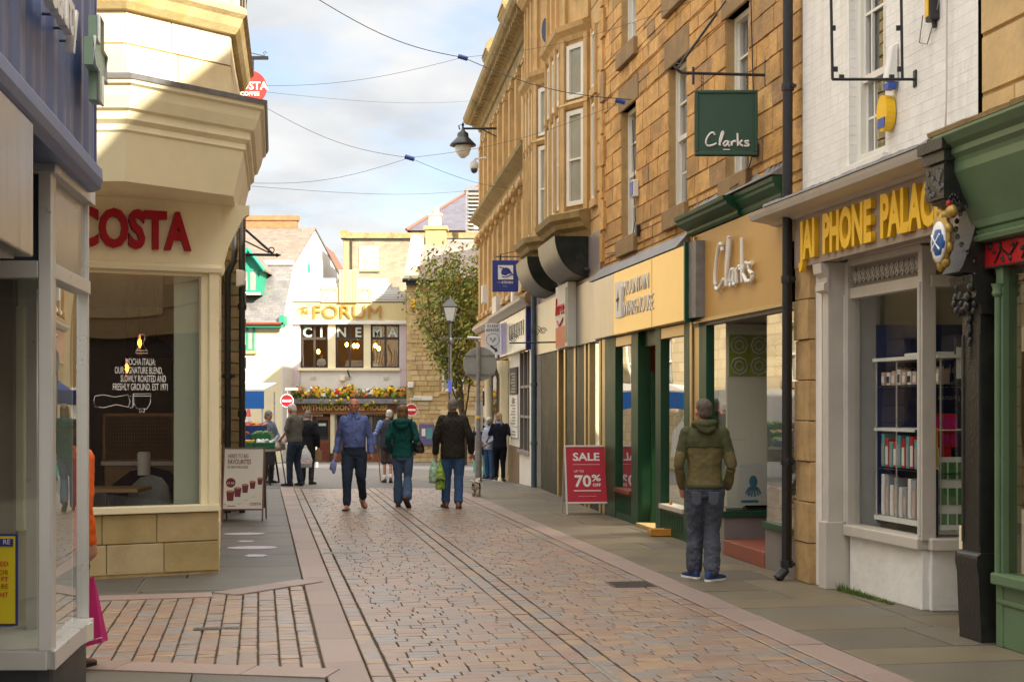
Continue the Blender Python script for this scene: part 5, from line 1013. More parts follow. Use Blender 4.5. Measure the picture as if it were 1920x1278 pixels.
b = MB(); b.hexa([tuple(WS_(0, -.05, .31)), tuple(WS_(0, .045, .31)), tuple(WS_(LS, -.05, .31)), tuple(Vector((*(WS_(LS, .045, .31) + WF_(0, .045, 0) - WS_(LS, 0, 0)).xy, .31))), tuple(WS_(0, -.05, .41)), tuple(WS_(0, .045, .41)), tuple(WS_(LS, -.05, .41)), tuple(Vector((*(WS_(LS, .045, .31) + WF_(0, .045, 0) - WS_(LS, 0, 0)).xy, .41)))]); b.build('sill', m_alu, F7, .005)
b = MB(WF_); b.box(0, 2.2, -.05, .045, .31, .409); b.build('sill', m_alu, F7, .005)
b = MB(WS_); b.box(LS - .012, LS + .03, -.05, .015, .41, 3.0); b.build('mullion', m_alu, F7, .004); b = MB(WF_); b.box(-.02, .045, -.05, .012, .41, 2.98); b.build('mullion', m_alu, F7, .004)
b = MB(WS_); b.box(-.02, .02, -.05, .015, .41, 3.0); b.build('mullion', m_alu, F7, .004)
b = MB(WS_); b.box(.02, LS - .012, -.05, .03, 2.36, 2.44); b.box(-.03, LS + .02, -.05, .05, 2.90, 2.99); b.build('rail', m_alu, F7, .004); b = MB(WF_); b.box(.05, 2.2, -.05, .03, 2.36, 2.45); b.box(-.05, 2.2, -.05, .05, 2.905, 2.985); b.build('rail', m_alu, F7, .004)
b = MB(WS_); b.box(.02, LS - .012, -.03, -.005, 2.44, 2.9); b.build('steel_panel', m_brushed, F7); b = MB(WF_); b.box(.045, 2.2, -.03, -.005, 2.45, 2.905); b.build('blue_grey_panel', m_navydark, F7)
b = MB(WS_); b.quad((.02, -.02, .41), (LS, -.02, .41), (LS, -.02, 2.36), (.02, -.02, 2.36)); b.build('pane', m_glass, F7); b = MB(WF_); b.quad((.045, -.02, .41), (2.2, -.02, .41), (2.2, -.02, 2.36), (.045, -.02, 2.36)); b.build('pane', m_glass2, F7)
b = MB(); m_pg = M('pale_green_panelling', (.86, .86, .68), .5, .05, 2, .03)
b.box(-4.6, -2.62, 8.48, 8.5, .0, 3.0); b.box(-3.6, -2.88, 8.40, 8.48, .95, 2.28); b.box(-3.55, -2.93, 8.38, 8.40, 1.0, 1.45); b.box(-3.55, -2.93, 8.38, 8.40, 1.52, 2.22); b.build('display_back', m_pg, F7, .008)
b = MB(); b.box(-4.6, -2.5, 7.5, 8.5, .3, .40); b.build('display_floor', M('pale_display_floor', (.78, .79, .68), .5, .05, 3, 0), F7)
b = MB(); b.box(-2.66, -2.64, 8.0, 8.03, .4, 2.36); b.box(-2.72, -2.70, 8.3, 8.33, .4, 2.36); b.box(-2.80, -2.74, 8.2, 8.26, .4, 2.36); b.build('display_posts', m_alu, F7)
b = MB(WL1); b.box(2.03, 4.4, -1.2, .03, 2.36, 2.96); SB = b.build('shutter_box', m_brushed, F7, .006); b = MB(WL1); b.box(2.10, 4.35, -1.0, -.04, 2.345, 2.359); b.build('light_panel', m_paper, SB)
t = thing('poster', 'yellow notice with a blue border and red capitals in the chemist window', 'poster', (-2.75, 7.45, .6)); q0, q1 = P(-75, 1172, 7.49), P(34, 1000, 7.49); b = MB(); b.box(q0.x, q1.x, 7.484, 7.487, q0.z, q1.z); b.build('sheet', m_blue, t); b = MB(); b.box(q0.x + .01, q1.x - .012, 7.479, 7.483, q0.z + .012, q1.z - .012); b.build('yellow_field', M('notice_yellow', (.80, .66, .02), .55, .04, 4, 0), t)
b = MB(); b.box(q0.x + .02, q1.x - .022, 7.474, 7.478, q1.z - .065, q1.z - .025); b.build('header_band', m_blue, t)
for s_, py in (('RE', 1012), ('ED', 1053), ('N OR', 1069), ('PT', 1082), ('RE', 1095), ('HT', 1111)):
    hd = py == 1012; zz_ = P(0, py + 3, 7.48).z; o_ = text('lettering', s_, WF_, -(q1.x - .045 + 2.43) if not hd else -(q1.x - .035 + 2.43), .0, zz_ - .012, .036, m_signwhite if hd else m_red, t, align='RIGHT', ext=.001)
    o_.location.y = (7.474 if not hd else 7.472) - wpos(t).y
# ---- cafe corner building
CA, CB = Vector((-2.94, 14.26, 0)), Vector((-4.06, 13.70, 0)); WC = Wl((CA.x, CA.y), (CB.x, CB.y)); lc = WC.at; L2 = thing('cafe_building', 'pale stone cafe building with a cream corner canopy and big window', 'building', (-4.5, 16, 0)); CL = 3.2
b = MB(WC); b.box(.0, CL, -.3, .0, .0, .06); b.m = 1
for z0, z1, off in ((.04, .34, .55), (.34, .63, 0)):
    x = off
    if off: b.box(.0, off - .006, -.3, .01, z0, z1 - .008)
    while x < CL: w_ = min(.62 + .1 * math.sin(x * 7), CL - x); b.box(x, x + w_ - .006, -.3, .006, z0, z1 - .008); x += w_
b.build('stall_riser', [m_mortar, m_costast], L2, .006)
F8 = L2
b = MB(WC); b.box(-.0, CL, -.12, .04, .63, .70); b.build('sill', m_cream, L2, .008); b = MB(WC); b.box(.0, .10, -.14, .02, .70, 3.02); b.box(.10, .17, -.13, -.03, .70, 3.02); b.build('post', m_cream, L2, .008)
b = MB(WC); b.box(.17, CL, -.13, -.02, 2.97, 3.04); b.build('head_rail', m_cream, L2); b = MB(WC); b.quad((.16, -.07, .70), (CL, -.07, .70), (CL, -.07, 2.98), (.16, -.07, 2.98)); pn_ = b.build('pane', m_glass, L2)
S = thing('shop_sign', 'cream fascia with large raised dark red COSTA capitals', 'sign', WC(1, .05, 3.4)); b = MB(WC); b.box(-.02, CL, -.14, .03, 3.03, 3.72); b.build('panel', m_cream, S); b = MB(WC); b.sweep([(.02, 3.0), (.05, 3.01), (.06, 3.05), (.05, 3.08), (.02, 3.09)], [(-.02, 0), (CL, 0)]); b.build('moulding', m_cream, S)
fit('lettering', 'COSTA', WC, lc(136, .07), lc(357, .07), 0.075, 3.225, .365, m_crimson, S, off=.018, ext=.03)
t = tag(b0 := thing('window_lettering', 'pale printed slogan and coffee handle outline on the cafe window', 'window lettering', WC(.8, -.06, 1.8)))
for s_, yb, p0, p1 in (('MOCHA ITALIA:', 684, 235, 291), ('OUR SIGNATURE BLEND,', 700, 215, 305), ('SLOWLY ROASTED AND', 715.5, 226, 311), ('FRESHLY GROUND. EST 1971', 731, 211, 314)):
    fit('lettering', s_, WC, lc(p0, -.06), lc(p1, -.06), -.062, WC.zz((p0 + p1) / 2, yb, -.06), .068, m_signwhite, t, ext=.001, off=.001)
def wcp(px, py): return (lc(px, -.06), -.062, WC.zz(px, py, -.06))
b = MB(WC)
for pl in ([(176, 750), (178, 742), (195, 740), (215, 744), (240, 740), (244, 752), (241, 763), (218, 758), (195, 764), (178, 762), (176, 750)], [(244, 742), (249, 742), (249, 764), (244, 764)], [(249, 747), (251, 746), (251, 760), (249, 760)], [(250, 738), (283, 738), (282, 755), (276, 766), (257, 766), (251, 755), (250, 738)], [(251, 742), (283, 742)], [(262, 766), (262, 774), (266, 770), (270, 774), (271, 766)], [(255, 662), (277, 662), (277, 657), (255, 657), (255, 662)], [(257, 657), (263, 645), (260, 632), (262, 627), (270, 627), (272, 632), (269, 645), (275, 657)]): b.tube([wcp(*q) for q in pl], .0038, 5)
b.build('outline_drawing', m_signwhite, t)
# canopy and turret
CP = [(-3.10, 16.2), (-2.685, 13.70), (-3.48, 12.78), (-6.2, 12.78)]
b = MB(); b.sweep([(0, 3.70), (.10, 4.12), (.12, 4.14), (.12, 4.19), (.16, 4.23), (.165, 4.30), (.20, 4.32), (.24, 4.42), (.26, 4.50), (.29, 4.52), (.30, 4.56), (-.3, 4.60), (-.5, 3.70)], CP); b.build('canopy', m_cream, L2)
b = MB(); b.add([(-3.10, 16.2, 3.705), (-2.685, 13.70, 3.705), (-3.48, 12.78, 3.705), (-6.2, 12.78, 3.705), (-6.2, 16.2, 3.705)], [(0, 1, 2, 3, 4)]); b.build('soffit', m_cream, L2)
b = MB(); b.sweep([(.31, 4.555), (.325, 4.60), (.1, 4.66), (-.3, 4.68), (-.3, 4.58)], CP); b.build('lead_cap', m_lead, L2)
TP = [(-3.10, 16.2), (-2.72, 13.74), (-3.50, 12.86), (-6.2, 12.86)]
m_turret = m_creamst
for i in range(3):
    A, B = TP[i], TP[i + 1]; f = Wl(A, B); b = MB(f); random.seed(31 + i); b.quad((0, -.02, 4.6), (f.len, -.02, 4.6), (f.len, -.02, 8.2), (0, -.02, 8.2)); blocks(b, 0, f.len, 4.66, 5.26, [], (.28, .31), (.55, .8), jit=.004, gap=.006, edge=.005); blocks(b, 0, f.len, 5.56, 8.2, [(f.len * .3, f.len * .7, 5.75, 7.4)], (.28, .34), (.5, .8), jit=.004, gap=.006, edge=.005); b.build('turret_wall', [m_mortar, m_turret], L2)
    sash(f, f.len * .3, f.len * .7, 5.75, 7.4, L2, v=-.02, cols=1, rows=1)
b = MB(); b.sweep([(-.1, 5.24), (.05, 5.26), (.09, 5.32), (.12, 5.40), (.16, 5.44), (.15, 5.50), (.03, 5.56), (-.1, 5.58)], TP); b.build('string_course', M('lichen_stone', (.52, .40, .20), .9, .2, 5, .5, 30, stain=.8, stcol=(.42, .30, .03)), L2)
b = MB(); b.sweep([(-.1, 8.2), (.1, 8.24), (.25, 8.45), (.28, 8.55), (-.1, 8.6)], TP); b.build('cornice', m_creamst, L2)
# bracket under the canopy end and plain wall round the corner
b = MB(); f = Wl((-3.35, 16.2), (CA.x, CA.y + .02)); b = MB(f); b.prism([(0, 3.0), (.04, 3.0), (.06, 3.06), (.05, 3.12), (.10, 3.3), (.24, 3.58), (.30, 3.62), (.30, 3.70), (0, 3.70)], 'u', f.len - .22, f.len - .02); b.build('bracket', m_cream, L2, .006)
WD = Wl((-4.58, 22.4), (-2.94, 14.28)); b = MB(WD); wn = [(1.0, 2.0, 4.4, 6.3), (3.0, 4.0, 4.4, 6.3), (5.0, 5.9, 4.4, 6.3), (1.0, 2.0, 7, 8.2), (3.0, 4.0, 7, 8.2), (5.0, 5.9, 7, 8.2)]; gnd = [(.8, 3.4, .8, 2.8), (4.2, 6.0, .8, 2.8)]
backing(b, 0, WD.len, -.1, 8.6, wn + gnd); blocks(b, 0, WD.len - .02, 0, 8.6, wn + gnd, (.28, .34), (.5, .9), jit=.005); b.build('wall', [m_mortar, m_creamst], L2)
for w in wn: sash(WD, *w, L2, cols=2, rows=1)
for g_ in gnd: b = MB(WD); b.box(g_[0], g_[1], -.2, -.15, g_[2], g_[3]); b.build('pane', m_pane, L2)
b = MB(); b.box(-10, -4.9, 14.8, 22.2, 3.1, 8.5); b.box(-10, -6.3, 13.6, 14.8, 0, 8.5); b.box(-10, -9.9, 14.8, 22.2, 0, 3.2); b.box(-10, -4.9, 22.1, 22.2, 0, 3.2); b.build('inner_wall', m_dim, L2); b = MB(); b.add([(-10, 12.5, 8.6), (-2.3, 12.5, 8.6), (-2.3, 17, 8.6), (-4.4, 22.5, 8.6), (-10, 22.5, 8.6)], [(0, 1, 2, 3, 4)]); b.build('roof', m_slate, L2)
m_cafewall = M('dark_cafe_wall', (.36, .28, .21), .8, .2, 2, 0)
b = MB(); b.quad((-8.5, 20.5, 0), (-4.3, 20.5, 0), (-4.3, 20.5, 3.1), (-8.5, 20.5, 3.1)); b.quad((-8.5, 13, 0), (-8.5, 20.5, 0), (-8.5, 20.5, 3.1), (-8.5, 13, 3.1)); b.m = 1; b.quad((-8.5, 13, .03), (-3.1, 14.3, .03), (-4.3, 20.5, .03), (-8.5, 20.5, .03)); b.m = 2; b.quad((-8.5, 12.9, 3.09), (-3.1, 14.35, 3.09), (-4.3, 20.5, 3.09), (-8.5, 20.5, 3.09)); b.build('interior', [m_cafewall, m_wood, M('dark_ceiling', (.2, .18, .15), .8, .1, 2, 0)], L2)
b = MB(WC); b.box(.12, .40, -.22, -.20, .70, 2.98); b.build('window_screen', M('pale_green_screen', (.50, .54, .44), .6, .04, 2, 0), L2)
def cup(px, py, dd): return P(px, py, dd)
# cafe furniture
t = thing('counter', 'oak counter with a pale top and wire grid screen inside the cafe', 'counter', P(265, 945, 16.6)); q0, q1 = P(196, 945, 16.6), P(325, 872, 16.6); b = MB(); b.box(q0.x, q1.x, 16.6, 17.2, .05, q1.z); b.build('front', m_wood, t, .005); b = MB(); b.box(q0.x - .03, q1.x + .03, 16.55, 17.25, q1.z, q1.z + .05); b.build('worktop', m_paper, t, .004); zt = P(0, 775, 16.6).z
b = MB(); n = 26
for i in range(n + 1): x = q0.x + (q1.x - q0.x) * i / n; b.tube([(x, 16.62, q1.z + .05), (x, 16.62, zt)], .004, 4)
for i in range(13): z = q1.z + .05 + (zt - q1.z - .05) * i / 12; b.tube([(q0.x, 16.62, z), (q1.x, 16.62, z)], .004, 4)
b.box(q0.x - .02, q0.x + .01, 16.6, 16.64, q1.z, zt); b.box(q1.x - .01, q1.x + .02, 16.6, 16.64, q1.z, zt); b.box(q0.x, q1.x, 16.6, 16.64, zt - .03, zt); b.build('grid_screen', m_wood, t)
def seat_shell(b, c, r, h, back, z0):
    pts = []; n = 12
    for i, (f_, zz_) in enumerate(((.55, 0), (.85, .06), (1, .2), (1.0, .38), (.9, h))):
        for k in range(n): an = k * 2 * math.pi / n; lift = max(0, math.sin(an)) ** .7 if zz_ > .2 else 1; pts.append((c[0] + r * f_ * math.cos(an), c[1] + r * f_ * .8 * math.sin(an), z0 + (zz_ if zz_ <= .2 else .2 + (zz_ - .2) * lift)))
    b.add(pts, [(i * n + k, i * n + (k + 1) % n, (i + 1) * n + (k + 1) % n, (i + 1) * n + k) for i in range(4) for k in range(n)] + [tuple(range(n))[::-1]], True)
for nm_, px, dd, r, h, m, lab, cat in (('tub_chair', 276, 15.5, .27, .52, fab('grey_wool', (.42, .43, .40)), 'pale grey tub chair with wooden legs inside the cafe window', 'chair'), ('armchair', 268, 16.2, .52, .72, fab('aubergine_wool', (.06, .03, .045)), 'dark purple armchair behind the pale tub chair', 'armchair')):
    c = P(px, 900, dd); t = thing(nm_, lab, cat, (c.x, dd, .05)); b = MB(); seat_shell(b, (c.x, dd), r, h, 1, .40 if r < .4 else .25); b.build('shell', m, t); 
    for sx in (-1, 1):
        for sy in (-1, 1): b = MB(); b.tube([(c.x + sx * r * .45, dd + sy * r * .4, .45), (c.x + sx * r * .75, dd + sy * r * .65, .04)], [.02, .013]); b.build('leg', m_wood, t)
    b = MB(); b.lathe((c.x, dd, .46 if r < .4 else .32), [(0, 0), (r * .7, 0), (r * .75, .04), (r * .6, .09), (0, .10)], 14); b.build('cushion', m, t)
t = thing('cafe_table', 'oak topped cafe table at the left of the cafe window', 'table', P(210, 945, 15.2)); c = P(205, 918, 15.2); b = MB(); b.box(c.x - .55, c.x + .38, 14.9, 15.5, .77, .81); b.build('top', m_wood, t, .006); b = MB(); b.tube([(c.x, 15.2, .05), (c.x, 15.2, .77)], .035); b.lathe((c.x, 15.2, .04), [(.25, 0), (.25, .015), (.04, .04)], 14); b.build('pedestal', m_black, t)
tag(MB().lathe(P(270, 870, 15.9) - Vector((0, 0, .0)), [(.07, -.12), (.075, .12), (.06, .14)], 14).build('paper_roll', m_paper), 'white paper roll standing on the cafe counter', 'paper roll')
m_bulb = emit('amber_filament', (1, .42, .06), 14); m_amber = glass('amber_lamp_glass', (.62, .25, .06), .5)
for i, (px, py, dd, lab) in enumerate(((262, 645, 16.0, 'amber glass pendant lamp above the coffee handle drawing'), (332, 690, 15.6, 'large amber glass pendant lamp at the right of the cafe window'), (238, 692, 16.6, 'small amber pendant lamp behind the window slogan'))):
    c = P(px, py, dd); t = thing('pendant_lamp', lab, 'pendant lamp', c, 'amber pendant lamps in the cafe'); b = MB(); b.lathe(c, [(.012, .16), (.03, .13), (.055, .09), (.066, .03), (.064, -.12), (.06, -.13)], 14); b.build('shade', m_amber, t); b = MB(); b.tube([c + Vector((0, 0, .15)), Vector((c.x, c.y, 3.08))], .006, 5); b.build('cord', m_black, t); b = MB(); b.lathe(c, [(.0, .06), (.018, .04), (.022, 0), (0, -.04)], 8); b.build('bulb', m_bulb, t)
t = thing('pendant_lamp', 'dark blue dome pendant lamp between the amber lamps', 'pendant lamp', P(294, 655, 16.8)); c = P(294, 655, 16.8); b = MB(); b.lathe(c, [(.01, .14), (.1, .1), (.17, .02), (.18, -.08), (.17, -.09)], 16); b.build('shade', fab('dark_blue_shade', (.03, .035, .06)), t); b = MB(); b.tube([c + Vector((0, 0, .12)), Vector((c.x, c.y, 3.08))], .006, 5); b.build('cord', m_black, t)
# ---- mossy stone building next along
L3 = thing('stone_building', 'narrow mossy stone building with drainpipes just beyond the cafe', 'building', (-5, 24, 0)); WE = Wl((-4.24, 22.62), (-4.9, 22.35)); WG = Wl((-5.25, 27), (-4.24, 22.62))
m_mossst = M('mossy_rubble', (.34, .26, .14), .9, .2, 5, .5, 30, isl=[(.34, .26, .14), (.30, .24, .13), (.38, .29, .16), (.26, .23, .12)], stain=.7, stcol=(.13, .14, .04))
for f in (WE, WG): b = MB(f); b.quad((0, -.02, -.1), (f.len, -.02, -.1), (f.len, -.02, 9), (0, -.02, 9)); blocks(b, 0, f.len, 0, 9, [], (.16, .24), (.25, .5)); b.build('wall', [m_mortar, m_mossst], L3)
b = MB(); b.box(-10, -5.3, 22.6, 27, 0, 9); b.build('rear_wall', m_dim, L3); b = MB(); b.add([(-10, 22.2, 9), (-4.1, 22.4, 9), (-5.1, 27.2, 9), (-10, 27.2, 9)], [(0, 1, 2, 3)]); b.build('roof', m_slate, L3)
d = 22.15
t = thing('drainpipe', 'black drainpipe with a hopper and kinked neck on the mossy stone wall', 'drainpipe', P(428, 900, d)); b = MB(); b.tube([P(441, -60, d), P(440, 150, d)], .052, 10); b.tube([P(440, 200, d), P(440, 470, d), P(438, 490, d), P(428, 512, d), P(427, 530, d), (P(427, 0, d).x, d, 0)], .05, 10); b.build('pipe', m_black, t)
b = MB(); q = P(441, 165, d); b.hexa([(q.x - .09, d - .08, q.z - .14), (q.x + .09, d - .08, q.z - .14), (q.x - .09, d + .08, q.z - .14), (q.x + .09, d + .08, q.z - .14), (q.x - .13, d - .14, q.z + .13), (q.x + .17, d - .14, q.z + .13), (q.x - .13, d + .1, q.z + .13), (q.x + .17, d + .1, q.z + .13)]); b.build('hopper', m_black, t)
for py in (420, 705): b = MB(); q = P(434 if py < 500 else 427, py, d); b.lathe(q, [(.07, -.04), (.075, 0), (.07, .04)], 10); b.box(q.x - .12, q.x + .12, d - .02, d + .1, q.z - .02, q.z + .02); b.build('collar', m_black, t)
t = thing('drainpipe', 'straight black drainpipe at the outer corner beside the market stall', 'drainpipe', P(454, 900, d)); b = MB(); b.tube([P(453, -60, d), (P(454, 0, d).x, d, 0)], .048, 10); b.build('pipe', m_black, t)
for py in (575, 775): b = MB(); q = P(454, py, d); b.lathe(q, [(.065, -.05), (.07, 0), (.065, .05)], 10); b.build('collar', m_black, t)
t = thing('hanging_sign', 'round red cafe disc hanging from an iron arm above the canopy', 'sign', P(472, 163, 21.8)); d = 21.8; c = P(469, 164, d); r = .255; Wc = Wl((c.x, d), (c.x - 1, d)); b = MB(Wc); b.lathe((0, 0, c.z), [(r, -.02), (r, .02)], 32, 'v', False); b.build('disc', M('signal_red_disc', (.55, .045, .045), .4, .03, 3, 0), t)
text('lettering', 'COSTA', Wc, 0, .021, c.z - .035, .165, m_signwhite, t, ext=.003, off=.004); text('lettering', 'COFFEE', Wc, 0, .021, c.z - .13, .085, m_signwhite, t, ext=.003, off=.002)
t = thing('sign_bracket', 'short iron arm with a curled tip holding the round red disc', 'bracket', P(455, 107, d)); b = MB(); b.box(P(452, 0, d).x, P(503, 0, d).x, d - .02, d + .02, P(0, 112, d).z, P(0, 106, d).z); b.tube([P(455, 96, d), P(498, 106, d)], .006, 5); b.tube([P(496, 104, d), P(494, 99, d), P(497, 97, d), P(500, 100, d)], .006, 5); b.tube([P(475, 110, d), P(475, 134, d)], .012, 5); b.build('arm', m_black, t)
t = thing('iron_bracket', 'black iron arrow bracket with a diagonal stay and ring on the mossy corner', 'bracket', P(455, 478, 23)); d = 23; b = MB(); b.tube([P(446, 477, d), P(520, 478, d)], .022); b.tube([P(518, 478, d), P(528, 478.5, d)], [.04, .002], 6); b.build('arm', m_black, t); b = MB(); b.tube([P(446, 418, d), P(512, 476, d)], .02); b.tube([P(446, 445, d), P(505, 474, d)], .012); b.build('stay', m_black, t); b = MB(); c = P(509, 469, d); b.tube([c + Vector((.045 * math.cos(k * .52), 0, .045 * math.sin(k * .52))) for k in range(13)], .01, 5); b.build('ring', m_black, t)
t = thing('wall_lamp', 'pale rectangular floodlight box beside the corner drainpipe', 'lamp', P(450, 522, 22.0)); c = P(451, 522, 22.0); b = MB(); b.hexa([(c.x - .06, 21.95, c.z - .13), (c.x + .05, 21.95, c.z - .10), (c.x - .06, 22.1, c.z - .13), (c.x + .05, 22.1, c.z - .10), (c.x - .06, 21.95, c.z + .14), (c.x + .06, 21.95, c.z + .12), (c.x - .06, 22.1, c.z + .14), (c.x + .06, 22.1, c.z + .12)]); b.build('case', m_paper, t, .01)
# ================================================================ THE MARKET PLACE
m_rend = M('cream_render', (.80, .70, .46), .8, .05, 2, .15, 40, stain=.12, stcol=(.6, .5, .3))
m_whiterender = M('white_render', (.78, .77, .75), .8, .04, 2, .1, 40)
m_lilac = M('lilac_paint', (.62, .54, .58), .7, .04, 2, .05)
m_trimgreen = M('emerald_paint', (.02, .33, .20), .5, .06, 3, .05)
m_beige = M('beige_painted_brick', (.36, .305, .22), .85, .08, 1, .5, 20, uv='brick', uvs=(.45, .15), stain=.2, stcol=(.5, .4, .25))
m_sunst = M('market_sandstone', (.56, .41, .20), .9, .15, 2, .5, 14, isl=[(.58, .42, .2), (.62, .47, .25), (.5, .36, .17), (.55, .4, .18), (.6, .46, .26)], stain=.3, stcol=(.28, .2, .1))
m_brickred = M('orange_brick', (.50, .22, .10), .85, .12, 3, .4, 20, uv='brick', uvs=(.23, .075))
m_brickyel = M('yellow_brick', (.62, .42, .20), .85, .12, 3, .4, 20, uv='brick', uvs=(.3, .1))
m_brown = M('brown_pub_paint', (.22, .072, .026), .5, .1, 3, .05)
m_goldtext = M('gilt_lettering', (.9, .62, .14), .4, .05, 3, .05)
m_bronze = M('bronze_lettering', (.42, .21, .025), .5, .1, 3, .05)
m_winframe = M('dark_brown_frame', (.055, .038, .028), .5, .1, 3, .03)
m_mint = M('mint_lettering', (.62, .72, .68), .6, .03, 3, 0)
def facade(name, label, cat, pxl, pxr, d, kind=None):
    W = Wl((P(pxr, 0, d).x, d), (P(pxl, 0, d).x, d)); t = thing(name, label, cat, W(W.len / 2, 0, gz(d))); return W, t
def Z(py, d): return EYE - (py - HY) / F * d
def flat(W, par, name, m, p0, p1, y0, y1, d, v0=0, v1=.06, bev=0):
    b = MB(W); b.box(W.at(p0), W.at(p1), v0, v1, Z(y1, d), Z(y0, d)); return b.build(name, m, par, bev)
def simplewin(W, par, p0, p1, y0, y1, d, fm, pm, cols=2, rows=1, fw=.07, v=.0, sill=None, name='window', prt=.05):
    u0, u1 = sorted((W.at(p0), W.at(p1))); z0, z1 = Z(y1, d), Z(y0, d); b = MB(W)
    b.box(u0, u0 + fw, v, v + prt, z0, z1); b.box(u1 - fw, u1, v, v + prt, z0, z1); b.box(u0 + fw, u1 - fw, v, v + prt, z0, z0 + fw); b.box(u0 + fw, u1 - fw, v, v + prt, z1 - fw, z1)
    for i in range(1, cols): c = u0 + (u1 - u0) * i / cols; b.box(c - fw * .5, c + fw * .5, v, v + prt - .006, z0 + fw, z1 - fw)
    for i in range(1, rows): c = z0 + (z1 - z0) * i / rows; b.box(u0 + fw, u1 - fw, v, v + prt - .012, c - fw * .4, c + fw * .4)
    w = b.build(name, fm, par); b = MB(W); b.box(u0 + fw, u1 - fw, v + .004, v + .014, z0 + fw, z1 - fw); b.build('pane', pm, w)
    if sill: b = MB(W); b.box(u0 - .12, u1 + .12, v, v + .16, z0 - .16, z0 - .004); b.build('sill', sill, w)
    return w
# ---- cinema
m_cincream = M('cinema_cream', (.66, .55, .28), .6, .05, 2, .05); m_parapet = M('parapet_white', (.60, .59, .57), .8, .05, 1.5, .1, 40, stain=.2, streak=True, stcol=(.4, .38, .34))
d = 88; W, T = facade('cinema_building', 'white art deco cinema with stepped parapet, gilt name and flower ledge', 'cinema', 520, 765, d); gd = gz(d)
wz0, wz1 = Z(690, d), Z(608, d); at = W.at; ops = [(at(615), at(563), wz0, wz1), (at(682), at(629), wz0, wz1), (at(749), at(695), wz0, wz1)]
b = MB(W); backing(b, 0, W.len, gd, Z(552, d), ops, 0, .5); b.box(at(758), at(745), -.02, .0, gd - .1, Z(800, d)); b.build('wall', m_whiterender, T)
b = MB(W); b.box(.02, W.len - .02, -9, -4, gd, Z(548, d)); b.box(.02, W.len - .02, -4, -.02, Z(604, d), Z(550, d)); b.box(.02, W.len - .02, -4, -.02, gd, 2.97); b.build('rear_wall', m_whiterender, T)
b = MB(W)
for p0, p1, y0, y1, v in ((521, 762, 546, 566, .30), (548, 735, 532, 546.2, .24), (568, 748, 538, 546.1, .20), (575, 727, 522, 532.2, .18)): b.box(at(p0), at(p1), -.4, v, Z(y1, d), Z(y0, d))
for y_, v in ((552, .33), (556, .345), (560, .36), (536, .27), (526, .21)): b.box(at(521 if y_ > 545 else 549 if y_ > 530 else 576), at(762 if y_ > 545 else 734 if y_ > 530 else 726), v - .1, v, Z(y_ + 1.2, d), Z(y_, d))
b.build('stepped_parapet', m_parapet, T, .015)
b = MB(W); b.box(at(637), at(672), -.3, .45, Z(568, d), Z(507, d))
for i in range(7): c = at(637) + (at(672) - at(637)) * (i + .5) / 7; b.box(c - .045, c + .045, .45, .50, Z(567, d), Z(508, d))
b.build('fluted_tower', m_cincream, T)
for p0, p1 in ((603.5, 637.5), (672, 698)): 
    b = MB(W); u0, u1 = sorted((at(p0), at(p1))); z0, z1 = Z(567.5, d), Z(539, d)
    b.box(u0, u1, .2, .36, z0, z0 + .18); b.box(u0, u1, .2, .36, z1 - .18, z1); b.box(u0, u0 + .2, .2, .355, z0 + .18, z1 - .18); b.box(u1 - .2, u1, .2, .355, z0 + .18, z1 - .18); b.build('panel_frame', m_cincream, T)
flat(W, T, 'name_band', m_cincream, 545, 762, 568, 602, d, 0, .24); flat(W, T, 'name_band', m_cincream, 536, 545.2, 572, 599, d, 0, .236)
flat(W, T, 'moulding', m_whiterender, 520, 764, 602, 608, d, 0, .34, .02)
for p0, p1 in ((615, 629), (682, 695)): flat(W, T, 'pier', m_cream, p0, p1, 608, 690, d, 0, .05)
flat(W, T, 'sill', m_cream, 560, 751, 689.6, 695, d, 0, .22, .02); flat(W, T, 'pilaster', m_lilac, 545, 562.5, 608, 725, d, 0, .12); flat(W, T, 'pilaster', m_lilac, 750, 762, 608, 725, d, 0, .12); flat(W, T, 'pilaster', m_cream, 521, 544.5, 608, 725, d, 0, .08)
fit('lettering', 'FORUM', W, at(586), at(713), .36, Z(597, d), (597 - 571.5) / F * d, m_bronze, T, off=0, ext=.03)
b = MB(W)
for st in ([(0, .7), (.5, 1.0), (1, .95)], [(.45, .95), (.35, .2), (.3, 0)], [(.45, .1), (.6, .9), (.62, .45), (.75, .1)], [(.8, .3), (1.0, .45), (.9, .6), (.8, .25), (1.05, .15)]): stroke(b, W, st, .035, at(560), .28, Z(590, d), (at(560) - at(578), (590 - 577) / F * d))
b.build('lettering', m_bronze, T)
m_cinglass = glass('cinema_glass', (.75, .75, .72), .8)
for i, (a_, e_, z0, z1) in enumerate(ops):
    f = MB(W); fw = .10; zt = Z(634, d)
    f.box(a_, a_ + fw, -.3, -.15, z0, z1); f.box(e_ - fw, e_, -.3, -.15, z0, z1); f.box(a_ + fw, e_ - fw, -.3, -.15, z0, z0 + fw); f.box(a_ + fw, e_ - fw, -.3, -.15, z1 - fw, z1); m_ = (a_ + e_) / 2
    f.box(m_ - .06, m_ + .06, -.3, -.152, z0 + fw, z1 - fw); f.box(a_ + fw, m_ - .06, -.3, -.156, zt - .08, zt + .08); f.box(m_ + .06, e_ - fw, -.3, -.156, zt - .08, zt + .08)
    w = f.build('window', m_winframe, T); b = MB(W); b.quad((a_, -.25, z0), (e_, -.25, z0), (e_, -.25, z1), (a_, -.25, z1)); b.build('pane', m_cinglass, w)
    for k, ch in enumerate(('CI', 'NE', 'MA')[i]):
        px = ((576, 602), (640, 671), (707, 736))[i][k]; text('lettering', ch, W, at(px), -.14, Z(634, d) + .10, .60 / .73, m_mint, w, ext=.015, off=.02)
